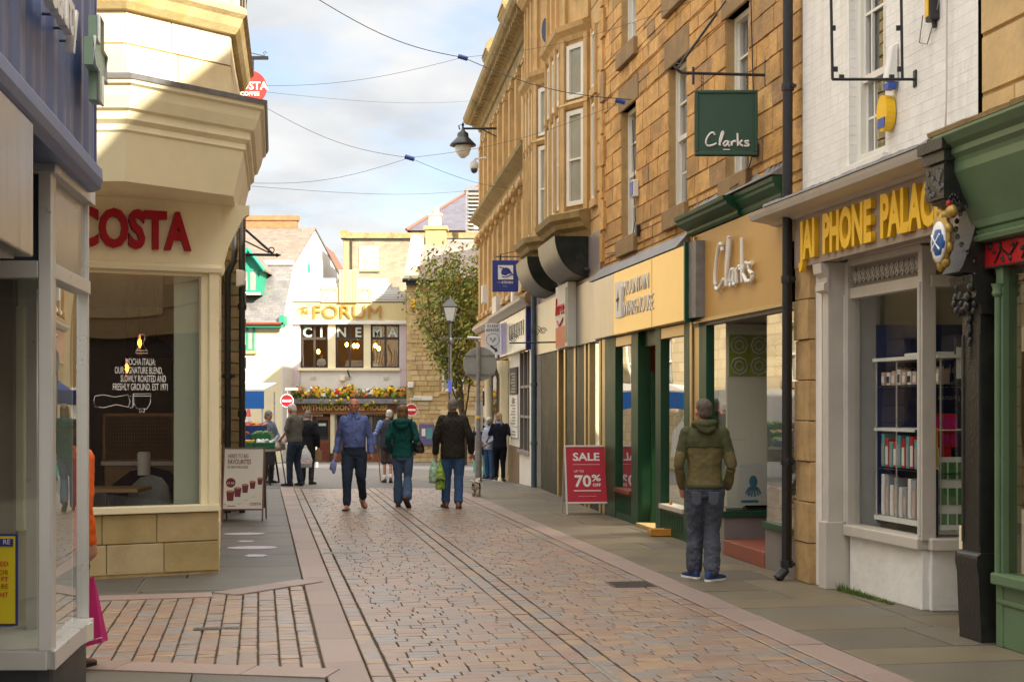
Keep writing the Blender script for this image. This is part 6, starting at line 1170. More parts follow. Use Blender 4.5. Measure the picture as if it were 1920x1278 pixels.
b = MB(W); b.box(0, W.len, -3.2, -3.1, 2.98, Z(600, d)); b.box(0, W.len, -3.1, -.52, 2.98, 3.0); b.box(0, W.len, -3.1, -.3, Z(604, d), Z(603, d)); b.box(0, .1, -3.1, -.3, Z(696, d), Z(604, d)); b.box(W.len - .1, W.len, -3.1, -.3, Z(696, d), Z(604, d)); b.build('interior', M('dim_bar_wall', (.16, .11, .07), .9, .2, 1, 0), T)
m_cinbulb = emit('bar_bulb', (1, .5, .08), 9)
for i, (px, py) in enumerate(((597, 659), (650, 646), (664, 648), (670, 648), (704, 648), (710, 653))):
    c = P(px, py, d + 1.2); t = thing('pendant_lamp', ['glowing bulb beside the man in the left cinema window', 'single glowing bulb in the middle cinema window', 'left bulb of the close pair in the middle cinema window', 'right bulb of the close pair in the middle cinema window', 'upper glowing bulb in the right cinema window', 'lower glowing bulb in the right cinema window'][i], 'pendant lamp', c, 'bulbs in the cinema bar'); b = MB(); b.ball(c, .10, None, .15, 10, 8); b.build('bulb', m_cinbulb, t); b = MB(); b.tube([c, Vector((c.x, c.y, Z(604, d)))], .02, 5); b.build('cord', m_black, t)
for i, px in enumerate((655, 668, 680, 702)):
    c = P(px, 686, d + .8); b = MB(); b.box(c.x - .25, c.x + .25, c.y - .1, c.y + .1, c.z - .12, c.z + .1); b.box(c.x - .25, c.x + .25, c.y + .1, c.y + .18, c.z, c.z + .35); tag(b.build('bar_bench', m_putty, None, .05), ['pale seat back at the left of the middle cinema window', 'pale seat back in the centre of the middle cinema window', 'pale seat back at the right of the middle cinema window', 'pale seat back in the right cinema window'][i], 'seat', 'seats in the cinema bar')
for p0, p1, m in ((582, 592, m_putty), (637.5, 647, m_cream), (649, 659, m_putty), (719, 729, m_putty)): flat(W, T, 'vent', m, p0, p1, 706 if m is m_putty else 705, 711 if m is m_putty else 713, d, 0, .05 if m is m_putty else .25)
b = MB(W); b.tube([(at(652), .05, Z(692, d)), (at(654), .5, Z(698, d)), (at(656), .1, Z(706, d))], .05, 6); b.build('flag_bracket', m_black, T)
# ledge, flowers, pub front
flat(W, T, 'ledge', m_lead, 497, 766, 748, 757, d, 0, .9, .03); flat(W, T, 'fascia', m_brown, 530, 741, 757.5, 773, d, 0, .5); flat(W, T, 'fascia_edge', M('orange_moulding', (.35, .13, .03), .5, .1, 3, 0), 530, 741, 772.6, 775, d, 0, .52)
fit('lettering', 'WETHERSPOON FREE HOUSE', W, at(568), at(729), .52, Z(768.5, d), .33, m_goldtext, T, off=.006, ext=.03)
flat(W, T, 'door_surround', m_winframe, 586, 620, 775, 866, d, -.02, .10); fl = flat(W, T, 'door', m_brown, 593, 619, 781, 865, d, .1, .16, .02); flat(W, fl, 'door_pane', m_pane, 596, 616, 787, 824, d, .16, .18); flat(W, fl, 'door_panel', m_redwood, 596, 616, 830, 860, d, .16, .18, .02)
flat(W, fl, 'green_notice', m_mint, 598, 612, 793, 798, d, .18, .19); text('lettering', 'Cinema', W, at(593), .18, Z(780, d), .28, m_cream, T, ext=.01, off=.006)
flat(W, T, 'pillar', m_cream, 620.5, 629, 775, 849, d, 0, .35, .03); flat(W, T, 'pillar_base', m_winframe, 620, 629.5, 849, 866, d, 0, .37); flat(W, T, 'pillar', m_cream, 739, 748, 775, 866, d, 0, .35, .03)
b = MB(W); b.box(at(739), at(630), -3, -2.9, gd, Z(775, d)); b.box(at(739), at(630), -2.9, .02, gd, gd + .02); b.build('pub_interior', M('dark_pub_interior', (.035, .025, .02), .8, .2, 2, 0), T)
for p0, p1 in ((632, 655), (688, 712), (713, 738)): 
    wf = simplewin(W, T, p0, p1, 778, 850, d, m_winframe, m_pane, 2, 2, .1, .02); flat(W, T, 'stall_riser', m_brown, p0, p1, 850.2, 866, d, 0, .09)
fl = flat(W, T, 'door', m_pane, 657, 686, 781, 866, d, .0, .03); text('lettering', 'FREE HOUSE', W, at(722), .10, Z(778.5, d), .2, m_goldtext, T, ext=.01, off=.004)
b = MB(W)
for k in range(7): b.box(at(633.5), at(631.5), .09, .12, Z(800 + k * 7, d), Z(796 + k * 7, d))
b.build('red_lights_strip', m_red, T)
PL = thing('flower_planter', 'long planter of yellow, red and white flowers on the cinema ledge', 'planter', W(W.len / 2, .5, Z(748, d))); b = MB(W); b.box(-.02, W.len + .75, .25, .8, Z(748, d), Z(742, d)); b.build('trough', m_winframe, PL)
random.seed(77); gr = MB(W); fl_ = {}
m_leafp = M('planter_leaves', (.13, .22, .03), .7, .25, 6, 0)
FM = [M('yellow_petals', (.82, .56, .02), .7, .15, 9, 0), M('orange_petals', (.78, .26, .03), .7, .15, 9, 0), M('red_petals', (.60, .03, .03), .7, .15, 9, 0), M('white_petals', (.80, .78, .70), .7, .05, 9, 0), M('salmon_petals', (.72, .30, .20), .7, .15, 9, 0)]
fb = [MB(W) for _ in FM]
def blob(mb, c, r, n):
    for _ in range(n):
        a = Vector((random.gauss(0, 1), random.gauss(0, 1), random.gauss(0, 1))).normalized(); p = Vector(c) + a * r * random.random() ** .4; t1 = a.orthogonal().normalized() * r * .35; t2 = a.cross(t1); k = random.uniform(.6, 1.2)
        mb.add([p - t1 * k, p + t2 * k, p + t1 * k, p - t2 * k], [(0, 1, 2, 3)])
u_ = -.05
while u_ < W.len + .7:
    h = random.uniform(.35, .75); zc = Z(742, d) + random.uniform(-.1, .3); blob(gr, (u_, .5, zc), .36, 46); c = random.choices(range(5), (5, 3, 2, 2, 2))[0]
    if u_ > W.len * .55: c = random.choices(range(5), (10, 3, .5, 2, 1))[0]
    else: c = random.choices(range(5), (9, 3, 1.3, 2, 1.5))[0]
    blob(fb[c], (u_, .55, zc + .12), .34, 30); blob(fb[(c + 1) % 5], (u_ + .1, .6, zc), .3, 8)
    if random.random() < .3: blob(gr, (u_, .8, zc - .45), .25, 16); blob(fb[0], (u_, .85, zc - .4), .22, 14)
    u_ += random.uniform(.14, .24)
tag(gr.build('foliage', m_leafp, PL), kind='stuff')
for q, m in zip(fb, FM): tag(q.build('flowers', m, PL), kind='stuff')
# ---- cream house with green dormer, left of the cinema
T = thing('cream_house', 'cream rendered house with slate roof and green framed dormer left of the cinema', 'house', (-18, 88, gz(84))); XL, XR = -30, -13.62; yf = 84.0; ze, zk, zr = Z(606, yf), Z(499, 88), Z(430, 98)
b = MB(); b.box(XL, XR, yf, 110, gz(84) - .2, ze); b.prism([(yf, ze), (88, zk - .1), (98, zr - .12), (112, Z(520, 112)), (112, ze)], 'u', XR - .3, XR); b.build('wall', m_rend, T)
b = MB(); b.prism([(yf + .02, ze), (88, zk - .1), (98, zr - .12), (112, Z(520, 112)), (112, gz(84)), (yf + .02, gz(84))], 'u', XR, XR + .06); b.build('gable_wall', m_whiterender, T)
b = MB(W0); 
def slab(b, x0, x1, y0, z0, y1, z1, t=.12): b.add([(x0, y0, z0), (x1, y0, z0), (x1, y1, z1), (x0, y1, z1), (x0, y0, z0 + t), (x1, y0, z0 + t), (x1, y1, z1 + t), (x0, y1, z1 + t)], [(4, 5, 6, 7), (0, 1, 5, 4), (1, 2, 6, 5), (2, 3, 7, 6), (3, 0, 4, 7), (3, 2, 1, 0)], False, [(x0, 0), (x1, 0), (x1, 6), (x0, 6)] * 2)
slab(b, XL, XR + .1, yf - .35, ze - .1, 88, zk); b.build('roof', m_slate, T); b = MB(); slab(b, XL, XR + .1, 98, zr, 112, Z(520, 112) + .1); b.build('roof', m_slate, T); b = MB(); slab(b, XL, XR + .1, 88, zk + .003, 98, zr); b.build('roof', m_slatebrown, T)
b = MB(); b.box(XL, XR + .1, 87.8, 88.05, zk + .08, zk + .34); b.build('lead_band', m_whiterender, T)
b = MB(); b.box(XL, XR - 1.2, 97.9, 98.6, zr + .1, zr + .62); b.box(XL, XR - 1.1, 97.8, 98.7, zr + .62, zr + .95); b.build('ridge_wall', m_brickred, T)
b = MB(); b.box(XL, XR + .2, yf - .5, yf - .35, ze - .25, ze + .02); b.box(XR - .05, XR + .22, yf - .5, yf + .8, ze - .1, ze + .45); b.build('eaves_board', m_trimgreen, T)
b = MB(); b.tube([(XL, yf - .58, ze - .05), (XR + .1, yf - .58, ze - .05)], .09, 8); b.build('gutter', m_redwood, T)
Wh = Wl((XR, yf), (XL, yf)); simplewin(Wh, T, 450, 478, 610, 658, yf, m_trimgreen, m_panelight, 2, 1, .12, .02, m_goldplain)
b = MB(); x0, x1 = P(446, 0, 84.6).x, P(488, 0, 84.6).x; z0, z1 = Z(552, 84.6), Z(502, 84.6); b.box(x0, x1, 84.6, 88.2, z0, z1); xm = (x0 + x1) / 2; b.add([(x0, 84.6, z1), (x1, 84.6, z1), (xm, 84.6, z1 + .95), (x0, 89, z1), (x1, 89, z1), (xm, 89, z1 + .95)], [(0, 1, 2), (3, 5, 4)]); D = b.build('dormer', m_trimgreen, T)
Wd = Wl((x1, 84.6), (x0, 84.6)); f = MB(Wd); simplewin(Wd, D, 450, 485, 504, 548, 84.6, m_trimgreen, m_panelight, 2, 1, .13, .03, m_putty)
b = MB(); e = .3
for s_ in (-1, 1): xa = x0 - .3 if s_ < 0 else x1 + .3; b.add([(xa, 84.2, z1 - .22), (xm, 84.2, z1 + 1.05), (xm, 89.5, z1 + 1.05), (xa, 89.5, z1 - .22), (xa, 84.2, z1 - .1), (xm, 84.2, z1 + 1.2), (xm, 89.5, z1 + 1.2), (xa, 89.5, z1 - .1)], [(4, 5, 6, 7), (0, 1, 5, 4), (0, 4, 7, 3)])
b.build('dormer_roof', m_slatebrown, D); b = MB()
for s_ in (-1, 1): xa = x0 - .3 if s_ < 0 else x1 + .3; b.add([(xa, 84.15, z1 - .3), (xm, 84.15, z1 + .95), (xm, 84.15, z1 + 1.2), (xa, 84.15, z1 - .08)], [(0, 1, 2, 3)]); b.tube([(xa, 84.15, z1 - .19), (xm, 84.15, z1 + 1.08)], .12, 4)
b.build('bargeboard', m_trimgreen, D)
Wg = Wl((XR + .06, 100), (XR + .06, 90)); b = MB(); b.box(XR + .06, XR + .1, 94.2, 95.4, 9.6, 11.0); w_ = b.build('gable_window', m_trimgreen, T)
b = MB(); c = P(556, 523, 92); b.lathe((c.x + .6, c.y - .1, c.z), [(.01, .12), (.3, .08), (.45, 0)], 16, 'v'); b.tube([c + Vector((-.2, 0, -.6)), c + Vector((.3, 0, -.1)), c + Vector((.6, 0, 0))], .05, 6); tag(b.build('satellite_dish', m_putty), 'pale satellite dish on the white gable wall', 'satellite dish')
b = MB(); b.tube([P(567, 505, 97), P(567, 416, 97)], .03, 5); b.box(P(566, 0, 97).x - .15, P(566, 0, 97).x + .15, 96.95, 97.05, Z(488, 97), Z(480, 97)); tag(b.build('aerial_mast', m_steelpost), 'thin aerial mast on the white gable', 'aerial')
b = MB(); x0, x1, xm = P(585, 0, 116).x, P(640, 0, 116).x, P(598, 0, 116).x; zb = Z(600, 116); b.add([(x0, 116, zb), (x1, 116, zb), (x1, 116, Z(522, 116)), (xm, 116, Z(450, 116)), (x0, 116, Z(500, 116)), (x0, 126, zb), (x1, 126, zb), (x1, 126, Z(522, 116)), (xm, 126, Z(450, 116)), (x0, 126, Z(500, 116))], [(0, 1, 2, 3, 4), (5, 9, 8, 7, 6), (2, 7, 8, 3), (3, 8, 9, 4), (0, 4, 9, 5), (1, 6, 7, 2)])
tag(b.build('brick_gable_house', M('brown_red_brick', (.28, .13, .08), .85, .12, 3, .4, 20, uv='brick', uvs=(.23, .075))), 'brown brick gable end rising behind the white gable', 'house')
# ---- beige building behind, slate roof and vent
d = 100; W, T = facade('beige_building', 'flat topped beige building with stone coping behind the cinema', 'building', 643, 960, d); b = MB(W); b.box(0, W.len, -8, 0, gz(d), Z(446, d)); b.build('wall', m_beige, T); b = MB(W); b.box(-.2, W.len + .15, -.5, .25, Z(447, d), Z(437, d)); b.box(W.len - .3, W.len + .15, -4, .3, Z(447, d), Z(432, d)); b.build('coping', m_mossy, T); b = MB(W); b.box(-.2, W.len + .1, .0, .2, Z(449, d), Z(446.5, d)); b.tube([(W.at(659), .12, Z(448, d)), (W.at(659), .12, gz(d))], .07, 6); b.build('gutter', m_black, T)
simplewin(W, T, 674, 709, 461, 505, d, m_sash, m_panelight, 2, 1, .12, .02, m_goldplain); simplewin(W, T, 772, 806, 460, 502, d, m_sash, m_pane, 2, 2, .14, .02)
flat(W, T, 'return_wall', m_mossst if 'm_mossst' in globals() else m_darkstone, 644, 657, 450, 520, d, .01, .03)
b = MB(); x0, x1 = P(872, 0, 99).x, P(915, 0, 99).x; z0, z1 = Z(436, 99), Z(352, 99); b.box(x0, x1, 100.4, 103, z0, z1); b.box(x0 - .1, x1 + .1, 100.2, 103.1, z1, z1 + .25); b.box(x0, x0 + .2, 100.2, 100.4, z0, z1); V_ = thing('roof_vent', 'tall louvred roof vent on the beige building', 'vent', ((x0 + x1) / 2, 101, z0)); b.build('case', m_lead, V_); b = MB()
for i in range(11): z = z0 + .15 + i * (z1 - z0 - .2) / 11; b.hexa([(x0 + .2, 100.1, z), (x1, 100.1, z), (x0 + .2, 100.4, z + .1), (x1, 100.4, z + .1), (x0 + .2, 100.1, z + .05), (x1, 100.1, z + .05), (x0 + .2, 100.4, z + .15), (x1, 100.4, z + .15)])
b.build('louvres', m_putty, V_); b = MB(); c = P(892, 430, 98); b.tube([c, c + Vector((0, 0, 1.0)), c + Vector((-.1, 0, 1.2))], .16, 8); tag(b.build('flue_pipe', m_alu), 'short shiny flue pipe in front of the louvred vent', 'flue')
T = thing('slate_roofed_building', 'big hipped slate roof rising behind the brick chimney', 'building', (0, 112, gz(110))); x0 = P(770, 0, 108).x; ze = Z(433, 108); b = MB(); b.box(x0, 14, 108, 122, gz(110), ze); b.build('wall', m_beige, T); b = MB(); xr = P(893, 0, 115).x; zr = Z(350, 115); b.add([(x0 - .3, 107.6, ze), (14, 107.6, ze), (14, 115, zr), (xr, 115, zr), (x0 - .3, 122.3, ze), (14, 122.3, ze)], [(0, 1, 2, 3), (0, 3, 4), (4, 3, 2, 5)]); b.build('roof', M('blue_slate', (.12, .115, .15), .5, .12, 2, .3, 10, uv='brick', uvs=(.4, .25)), T); b = MB(); b.tube([(x0 - .3, 107.6, ze + .05), (xr, 115, zr + .05), (14, 115, zr + .05)], .12, 6); b.build('ridge_tiles', M('red_ridge_tile', (.32, .12, .08), .8, .1, 3, .1), T)
# ---- stone house with the tree against it
d = 86; W, T = facade('stone_house', 'sunny rubble stone house with slate roof and brick chimney beside the cinema', 'house', 762, 1010, d); at = W.at; gd = gz(d); zt = Z(527, d); wins = [(at(870), at(826), Z(600, d), Z(546, d)), (at(870), at(828), Z(733, d), Z(693, d))]
b = MB(W); b.box(0, W.len, -9, -.3, gd, zt); backing(b, 0, W.len, gd, zt, wins); random.seed(51); ex = [(o[0] - .1, o[1] + .1, o[2] - .35, o[3] + .3) for o in wins]; blocks(b, at(912), W.len, gd, zt - .1, ex, (.22, .4), (.3, .8), jit=.04, gap=.03); b.build('wall', [m_mortar, m_sunst], T)
b = MB(); zr = Z(452, 92); xl, xr = P(762, 0, d).x, P(1010, 0, d).x; slab(b, xl + .3, xr, d - .4, zt - .1, 92, zr); slab(b, xl + .3, xr, 92, zr, 98, zt); b.build('roof', M('weathered_stone_slate', (.30, .25, .22), .85, .2, 2, .5, 20, uv='brick', uvs=(.5, .35), stain=.3), T)
b = MB(); b.add([(xl - .1, d - .5, zt - .05), (xl + .75, d - .5, zt - .05), (xl + .75, 92, zr + .1), (xl - .1, 92, zr + .1), (xl - .1, d - .5, zt + .3), (xl + .75, d - .5, zt + .3), (xl + .75, 92, zr + .45), (xl - .1, 92, zr + .45)], [(4, 5, 6, 7), (0, 1, 5, 4), (1, 2, 6, 5), (3, 0, 4, 7)]); b.build('coping', m_creamst, T)
b = MB(); b.prism([(d, gd), (98, gd), (98, zt), (92, zr), (d, zt)], 'u', xl + .02, xl + .32); b.build('gable', m_sunst, T)
b = MB(W); b.tube([(-.2, .45, zt + .02), (W.len + .2, .45, zt + .02)], .13, 8); b.box(0, W.len, .0, .42, zt - .25, zt - .05); b.build('gutter', m_black, T)
Wc = Wl((P(836, 0, 91).x, 91), (P(798, 0, 91).x, 91)); b = MB(Wc); l_ = Wc.len; b.box(0, l_, -1.3, 0, zr - 2.4, Z(427, 91)); b.box(-.12, l_ + .12, -1.4, .12, Z(430, 91), Z(424, 91)); ch = b.build('chimney', m_brickyel, T); b = MB(Wc); b.box(l_ * .25, l_ * .85, -.9, -.2, Z(424, 91), Z(402, 91)); b.box(l_ * .2, l_ * .9, -.95, -.15, Z(403, 91), Z(399, 91)); b.build('chimney_top', m_creamst, ch); b = MB(Wc); b.lathe((l_ * .5, -.55, Z(400, 91)), [(.2, 0), (.2, .4), (.22, .42)], 12); b.build('pot', m_alu, ch)
simplewin(W, T, 826, 870, 546, 600, d, m_sash, m_panelight, 2, 2, .12, -.12, m_goldplain); simplewin(W, T, 828, 870, 693, 733, d, m_sash, m_panelight, 2, 1, .14, -.12, m_goldplain)
flat(W, T, 'string_course', m_creamst, 826, 905, 768, 778, d, 0, .1)
NB = thing('notice_board', 'purple framed notice board with white papers on the stone house', 'notice board', W(at(800), .1, Z(815, d))); flat(W, NB, 'frame', M('purple_board', (.14, .11, .25), .5, .05, 3, 0), 786, 814, 794, 834, d, .05, .16, .02); flat(W, NB, 'paper', m_paper, 791, 798, 803, 817, d, .16, .18); flat(W, NB, 'paper', M('teal_leaflet', (.1, .3, .32), .5, .3, 1, 0), 800, 811, 802, 822, d, .16, .18)
o_ = flat(W, None, 'name_plate', m_paper, 775, 811, 742, 750, d, .02, .12); tag(o_, 'white street name plate on the stone house corner', 'name plate')
o_ = flat(W, None, 'alarm_box', m_yellow, 773, 779, 563, 577, d, .04, .3, .05); tag(o_, 'yellow alarm box near the top corner of the stone house', 'alarm'); o_ = flat(W, None, 'wall_box', m_paper, 765, 776, 716, 727, d, .04, .3, .05); tag(o_, 'white box on the stone house wall by the planter end', 'wall box')
# tall building on the market's right side (its shade falls on the cinema)
T = thing('market_building', 'tall stone building on the right side of the market place', 'building', (7, 72, gz(72))); b = MB(); b.box(.5, 12, 61, 83, gz(61) - 1, 15.0); b.build('wall', m_sunst, T); b = MB(); b.prism([(.2, 15), (12.3, 15), (6.2, 17.5)], 'v', 60.7, 83.3); b.build('roof', m_slate, T)
# ---- tree
random.seed(9); d = 70; T = thing('tree', 'sparse autumn tree with many thin upright stems in front of the stone house', 'tree', (P(862, 0, d).x, d, gz(d))); tw = MB(); lf = [MB(), MB(), MB()]
def branch(p, dr, ln, r, lev):
    pts = [p]; q = p.copy(); dd = dr.copy(); n = 5
    for i in range(n): dd = (dd + Vector((random.gauss(0, .10), random.gauss(0, .10), .05 + random.gauss(0, .05)))).normalized(); q = q + dd * ln / n; pts.append(q.copy())
    tw.tube(pts, [r * (1 - .75 * i / n) for i in range(n + 1)], 5, False)
    if lev < 3:
        for k in range((4, 5, 4)[lev]):
            i = random.randint(1, n); a = random.random() * 6.28; sp = random.uniform(.3, .7); nd = (dd + Vector((math.cos(a) * sp, math.sin(a) * sp, random.uniform(-.1, .3)))).normalized(); branch(pts[i], nd, ln * random.uniform(.45, .7), r * .5, lev + 1)
    if lev >= 2:
        for i in range(1, n + 1):
            for k in range(random.choice((2, 4, 6, 8))):
                c = pts[i] + Vector((random.gauss(0, .26), random.gauss(0, .26), random.gauss(0, .26))); a = Vector((random.gauss(0, 1), random.gauss(0, 1), random.gauss(0, 1))).normalized(); s_ = random.uniform(.07, .14); t1 = a.orthogonal().normalized() * s_; t2 = a.cross(t1) * .55
                lf[random.choices((0, 1, 2), (6, 4, 2))[0]].add([c - t1, c + t2, c + t1, c - t2], [(0, 1, 2, 3)])
base = Vector((P(868, 0, d).x, d, gz(d)))
for k in range(11):
    tx = random.uniform(-1.5, 1.0); hh = random.uniform(4.0, 5.9); top = Vector((tx, random.uniform(-1.2, 1.2), hh)); branch(base + Vector((tx * .1, 0, 2.4)), top.normalized(), top.length * .9, .05, 1)
tw.tube([base, base + Vector((.05, 0, 1.5)), base + Vector((0, 0, 2.6))], [.2, .16, .12], 8); tw.build('trunk', M('tree_bark', (.10, .075, .05), .9, .2, 6, .3), T)
for q, m in zip(lf, (M('olive_leaves', (.29, .32, .045), .7, .25, 2, 0), M('deep_green_leaves', (.16, .22, .035), .7, .25, 2, 0), M('russet_leaves', (.34, .16, .035), .7, .25, 2, 0))): q.build('crown', m, T)
# ================================================================ STREET FURNITURE
d = 55; c = P(844, 0, d); T = thing('street_lamp', 'black Victorian lamp post with a four sided lantern in front of the tree', 'street lamp', (c.x, d, gz(d))); zl = Z(602, d); b = MB(); b.lathe((c.x, d, gz(d)), [(.16, 0), (.16, .7), (.10, .8), (.075, 1.2), (.07, 3.4), (.05, zl - gz(d) - .2), (.06, zl - gz(d))], 12); b.tube([(c.x - .38, d, Z(635, d)), (c.x + .38, d, Z(635, d))], .025); b.ball((c.x - .4, d, Z(635, d)), .045); b.ball((c.x + .4, d, Z(635, d)), .045); b.lathe((c.x, d, Z(645, d)), [(.09, 0), (.13, .1), (.09, .25)], 10); b.build('post', m_black, T)
def quadlant(b, z0, z1, w0, w1):
    b.add([(c.x + sx * w, d + sy * w, z) for z, w in ((z0, w0), (z1, w1)) for sx, sy in ((-1, -1), (1, -1), (1, 1), (-1, 1))], [(i, (i + 1) % 4, 4 + (i + 1) % 4, 4 + i) for i in range(4)])
zm, zt = Z(575, d), Z(554, d); b = MB(); quadlant(b, zl, zm, .13, .25); b.build('lantern_glass', M('pale_lantern_glass', (.16, .165, .16), .2, .1, 3, 0), T); b = MB(); quadlant(b, zm, zm + .25, .30, .12); b.lathe((c.x, d, zm + .2), [(.11, 0), (.10, .08), (.03, .12), (.03, .18), (0, .26)], 8)
for sx, sy in ((-1, -1), (1, -1), (1, 1), (-1, 1)): b.tube([(c.x + sx * .13, d + sy * .13, zl), (c.x + sx * .25, d + sy * .25, zm)], .016, 5)
b.tube([(c.x, d, zl - .02), (c.x, d, zl + .02)], .18, 8); b.build('lantern_frame', m_black, T); b = MB(); b.box(c.x - .06, c.x + .06, d - .10, d - .08, Z(735, d), Z(712, d)); b.build('blue_sticker', m_blue, T)
d = 33.9; c = P(897, 0, d); T = thing('sign_post', 'grey steel post with the plain back of a round road sign and an arm lamp', 'sign post', (c.x, d, gz(d))); b = MB(); b.tube([(c.x, d, gz(d)), (c.x, d, .95)], .082, 12); b.tube([(c.x, d, .95), (c.x, d, Z(640, d))], .05, 12); b.build('post', m_steelpost, T)
cc_ = P(900, 682, d + .1); b = MB(); b.lathe((cc_.x, d + .1, cc_.z), [(.40, -.01), (.405, 0), (.40, .01)], 36, 'v', False); b.build('sign_disc', M('grey_sign_back', (.36, .36, .33), .5, .08, 3, .05, metal=.3), T); b = MB()
for py in (665, 701): b.box(cc_.x - .36, cc_.x + .36, d + .06, d + .09, Z(py + 1.5, d), Z(py - 1.5, d))
b.build('rail', m_steelpost, T); b = MB(); q = P(876, 634, d); b.tube([(q.x, d, q.z + .02), (c.x + .06, d, Z(634, d))], .035, 8); b.build('lamp_arm', m_alu, T); b = MB(); b.tube([(c.x, d, Z(784, d)), (c.x, d, Z(779, d))], .055, 12); b.build('yellow_band', m_yellow, T)
b = MB(); b.box(P(890, 0, d).x, P(905, 0, d).x, d + .085, d + .095, Z(809, d), Z(754, d)); tag(b.build('paper_notice', m_paper), 'white notice sheet tied round the steel sign post', 'notice')
def noentry(px, py, d, r, lab, side):
    c = P(px, py, d); T = thing('road_sign', lab, 'road sign', (c.x, d, gz(d)), 'no entry signs'); W = Wl((c.x, d), (c.x - 1, d)); b = MB(W); b.lathe((0, 0, c.z), [(r, -.01), (r, .02)], 28, 'v', False); b.build('disc', m_red, T); b = MB(W); b.box(-r * .72, r * .72, .02, .03, c.z - r * .17, c.z + r * .17); b.build('bar', m_signwhite, T); b = MB(W); b.tube([(r * 1.02 * math.cos(k * math.pi / 14), .02, c.z + r * 1.02 * math.sin(k * math.pi / 14)) for k in range(29)], .022, 5); b.build('rim', m_signwhite, T)
    b = MB(); b.tube([(c.x, d + .06, gz(d)), (c.x, d + .06, c.z + r + .25)], .045, 8); b.build('post', m_steelpost, T); b = MB(); b.box(c.x - .08 + side * .0, c.x + .5, d - .02, d + .1, c.z + r + .2, c.z + r + .32); b.build('lamp', m_putty, T)
noentry(771.5, 768, 70, .28, 'red no entry sign with white bar right of the pub door', 1); noentry(538, 751, 66, .29, 'red no entry sign half hidden behind the stall customer', 1)
d = 62; c = P(594, 0, d); T = thing('bollard', 'slim steel bollard before the pub door', 'bollard', (c.x, d, gz(d))); b = MB(); b.lathe((c.x, d, gz(d)), [(.06, 0), (.06, .95), (.05, .99), (0, 1.0)], 12); b.build('post', m_alu, T)
# wires across the street
def wire(pts, lab, r=.012, clips=()):
    T = thing('overhead_wire', lab, 'wire', pts[0]); b = MB(); q = []
    for a_, e_ in zip(pts, pts[1:]):
        for k in range(12): t = k / 12; p = a_.lerp(e_, t); q.append(p - Vector((0, 0, .14 * math.sin(t * math.pi))))
    q.append(pts[-1]); b.tube(q, r, 5); b.build('cable', m_black, T)
    for c in clips: b = MB(); b.tube([c + Vector((-.07, 0, .02)), c + Vector((.07, 0, -.02))], .035, 8); b.build('connector', m_alarmblue, T)
wl3 = lambda px, py: (lambda q: Vector((q.x, q.y, Z(py, q.y))))(W3(W3.at(px), .05, 0))
N1 = P(868, 108, 21); N2 = P(768, 296, 21.5)
wire([P(585, -8, 18), N1, wl3(1190, 187)], 'heavy cable with two blue connectors crossing the sky to the stone wall', .006, (N1, P(1163, 190, 20.6)))
wire([P(455, 161, 22.3), N1, wl3(1325, -5)], 'thin wire rising from the left pipe to the top of the brown building', .003); wire([P(455, 168, 22.3), P(905, 188, 40), wl3(1180, 192)], 'thin almost level wire above the round red disc', .0028)
wire([P(500, 203, 21.5), N2, P(1000, 355, 29.5)], 'thin wire falling from the canopy corner to the ornate building', .0035, (N2,)); wire([P(458, 343, 22.3), N2, wl3(1165, 195)], 'thin wire sloping up from the corner pipe to the sash window', .003); wire([P(458, 348, 22.3), P(905, 355, 41)], 'faint level wire low across the sky', .0035)
# ================================================================ PEOPLE
class K:                                               # scaled local frame: person faces +Y, right hand is +X
    U = Vector((1, 0, 0)); V = Vector((0, 1, 0))
    def __init__(s, k): s.k = k
    def __call__(s, u, v, z): return Vector((u, v, z)) * s.k
_tex = {}
def folds(o, size, strength):
    if size not in _tex: t = bpy.data.textures.new('fold_noise', 'CLOUDS'); t.noise_scale = size; t.noise_depth = 2; _tex[size] = t
    m = o.modifiers.new('folds', 'DISPLACE'); m.texture = _tex[size]; m.strength = strength; m.mid_level = .5; m.texture_coords = 'LOCAL'
def fuse(o, vox, sm=4):
    m = o.modifiers.new('fuse', 'REMESH'); m.mode = 'VOXEL'; m.voxel_size = vox; m.use_smooth_shade = True
    s = o.modifiers.new('soft', 'SMOOTH'); s.factor = .5; s.iterations = sm
def spl(pts, n=5):
    out = []; pts = [Vector(p) for p in pts]
    for i in range(len(pts) - 1):
        a, b, c, d = pts[max(i - 1, 0)], pts[i], pts[i + 1], pts[min(i + 2, len(pts) - 1)]
        for k in range(n): t = k / n; out.append(.5 * (2 * b + (c - a) * t + (2 * a - 5 * b + 4 * c - d) * t * t + (3 * b - a - 3 * c + d) * t ** 3))
    return out + [pts[-1]]
def limb(b, pts, rad, n=12):
    p = spl(pts); r = []
    for i in range(len(rad) - 1): r += [rad[i] + (rad[i + 1] - rad[i]) * k / 5 for k in range(5)]
    b.tube(p, r + [rad[-1]], n); b.ball(p[0], rad[0] * .98); b.ball(p[-1], rad[-1] * .98)
def loft(b, rings, n=20):                              # rings: (x, y, z, rx, ry)
    pts = []
    for x, y, z, rx, ry in rings:
        for k in range(n):
            a = k * 2 * math.pi / n; c, s_ = math.cos(a), math.sin(a); e = .8
            pts.append((x + rx * math.copysign(abs(c) ** e, c), y + ry * math.copysign(abs(s_) ** e, s_), z))
    m = len(rings); b.add(pts, [(i * n + k, i * n + (k + 1) % n, (i + 1) * n + (k + 1) % n, (i + 1) * n + k) for i in range(m - 1) for k in range(n)], True)
    b.add(pts[:n], [tuple(range(n))[::-1]]); b.add(pts[-n:], [tuple(range(n))])
def lerp3(a, b, t): return Vector(a).lerp(Vector(b), t)
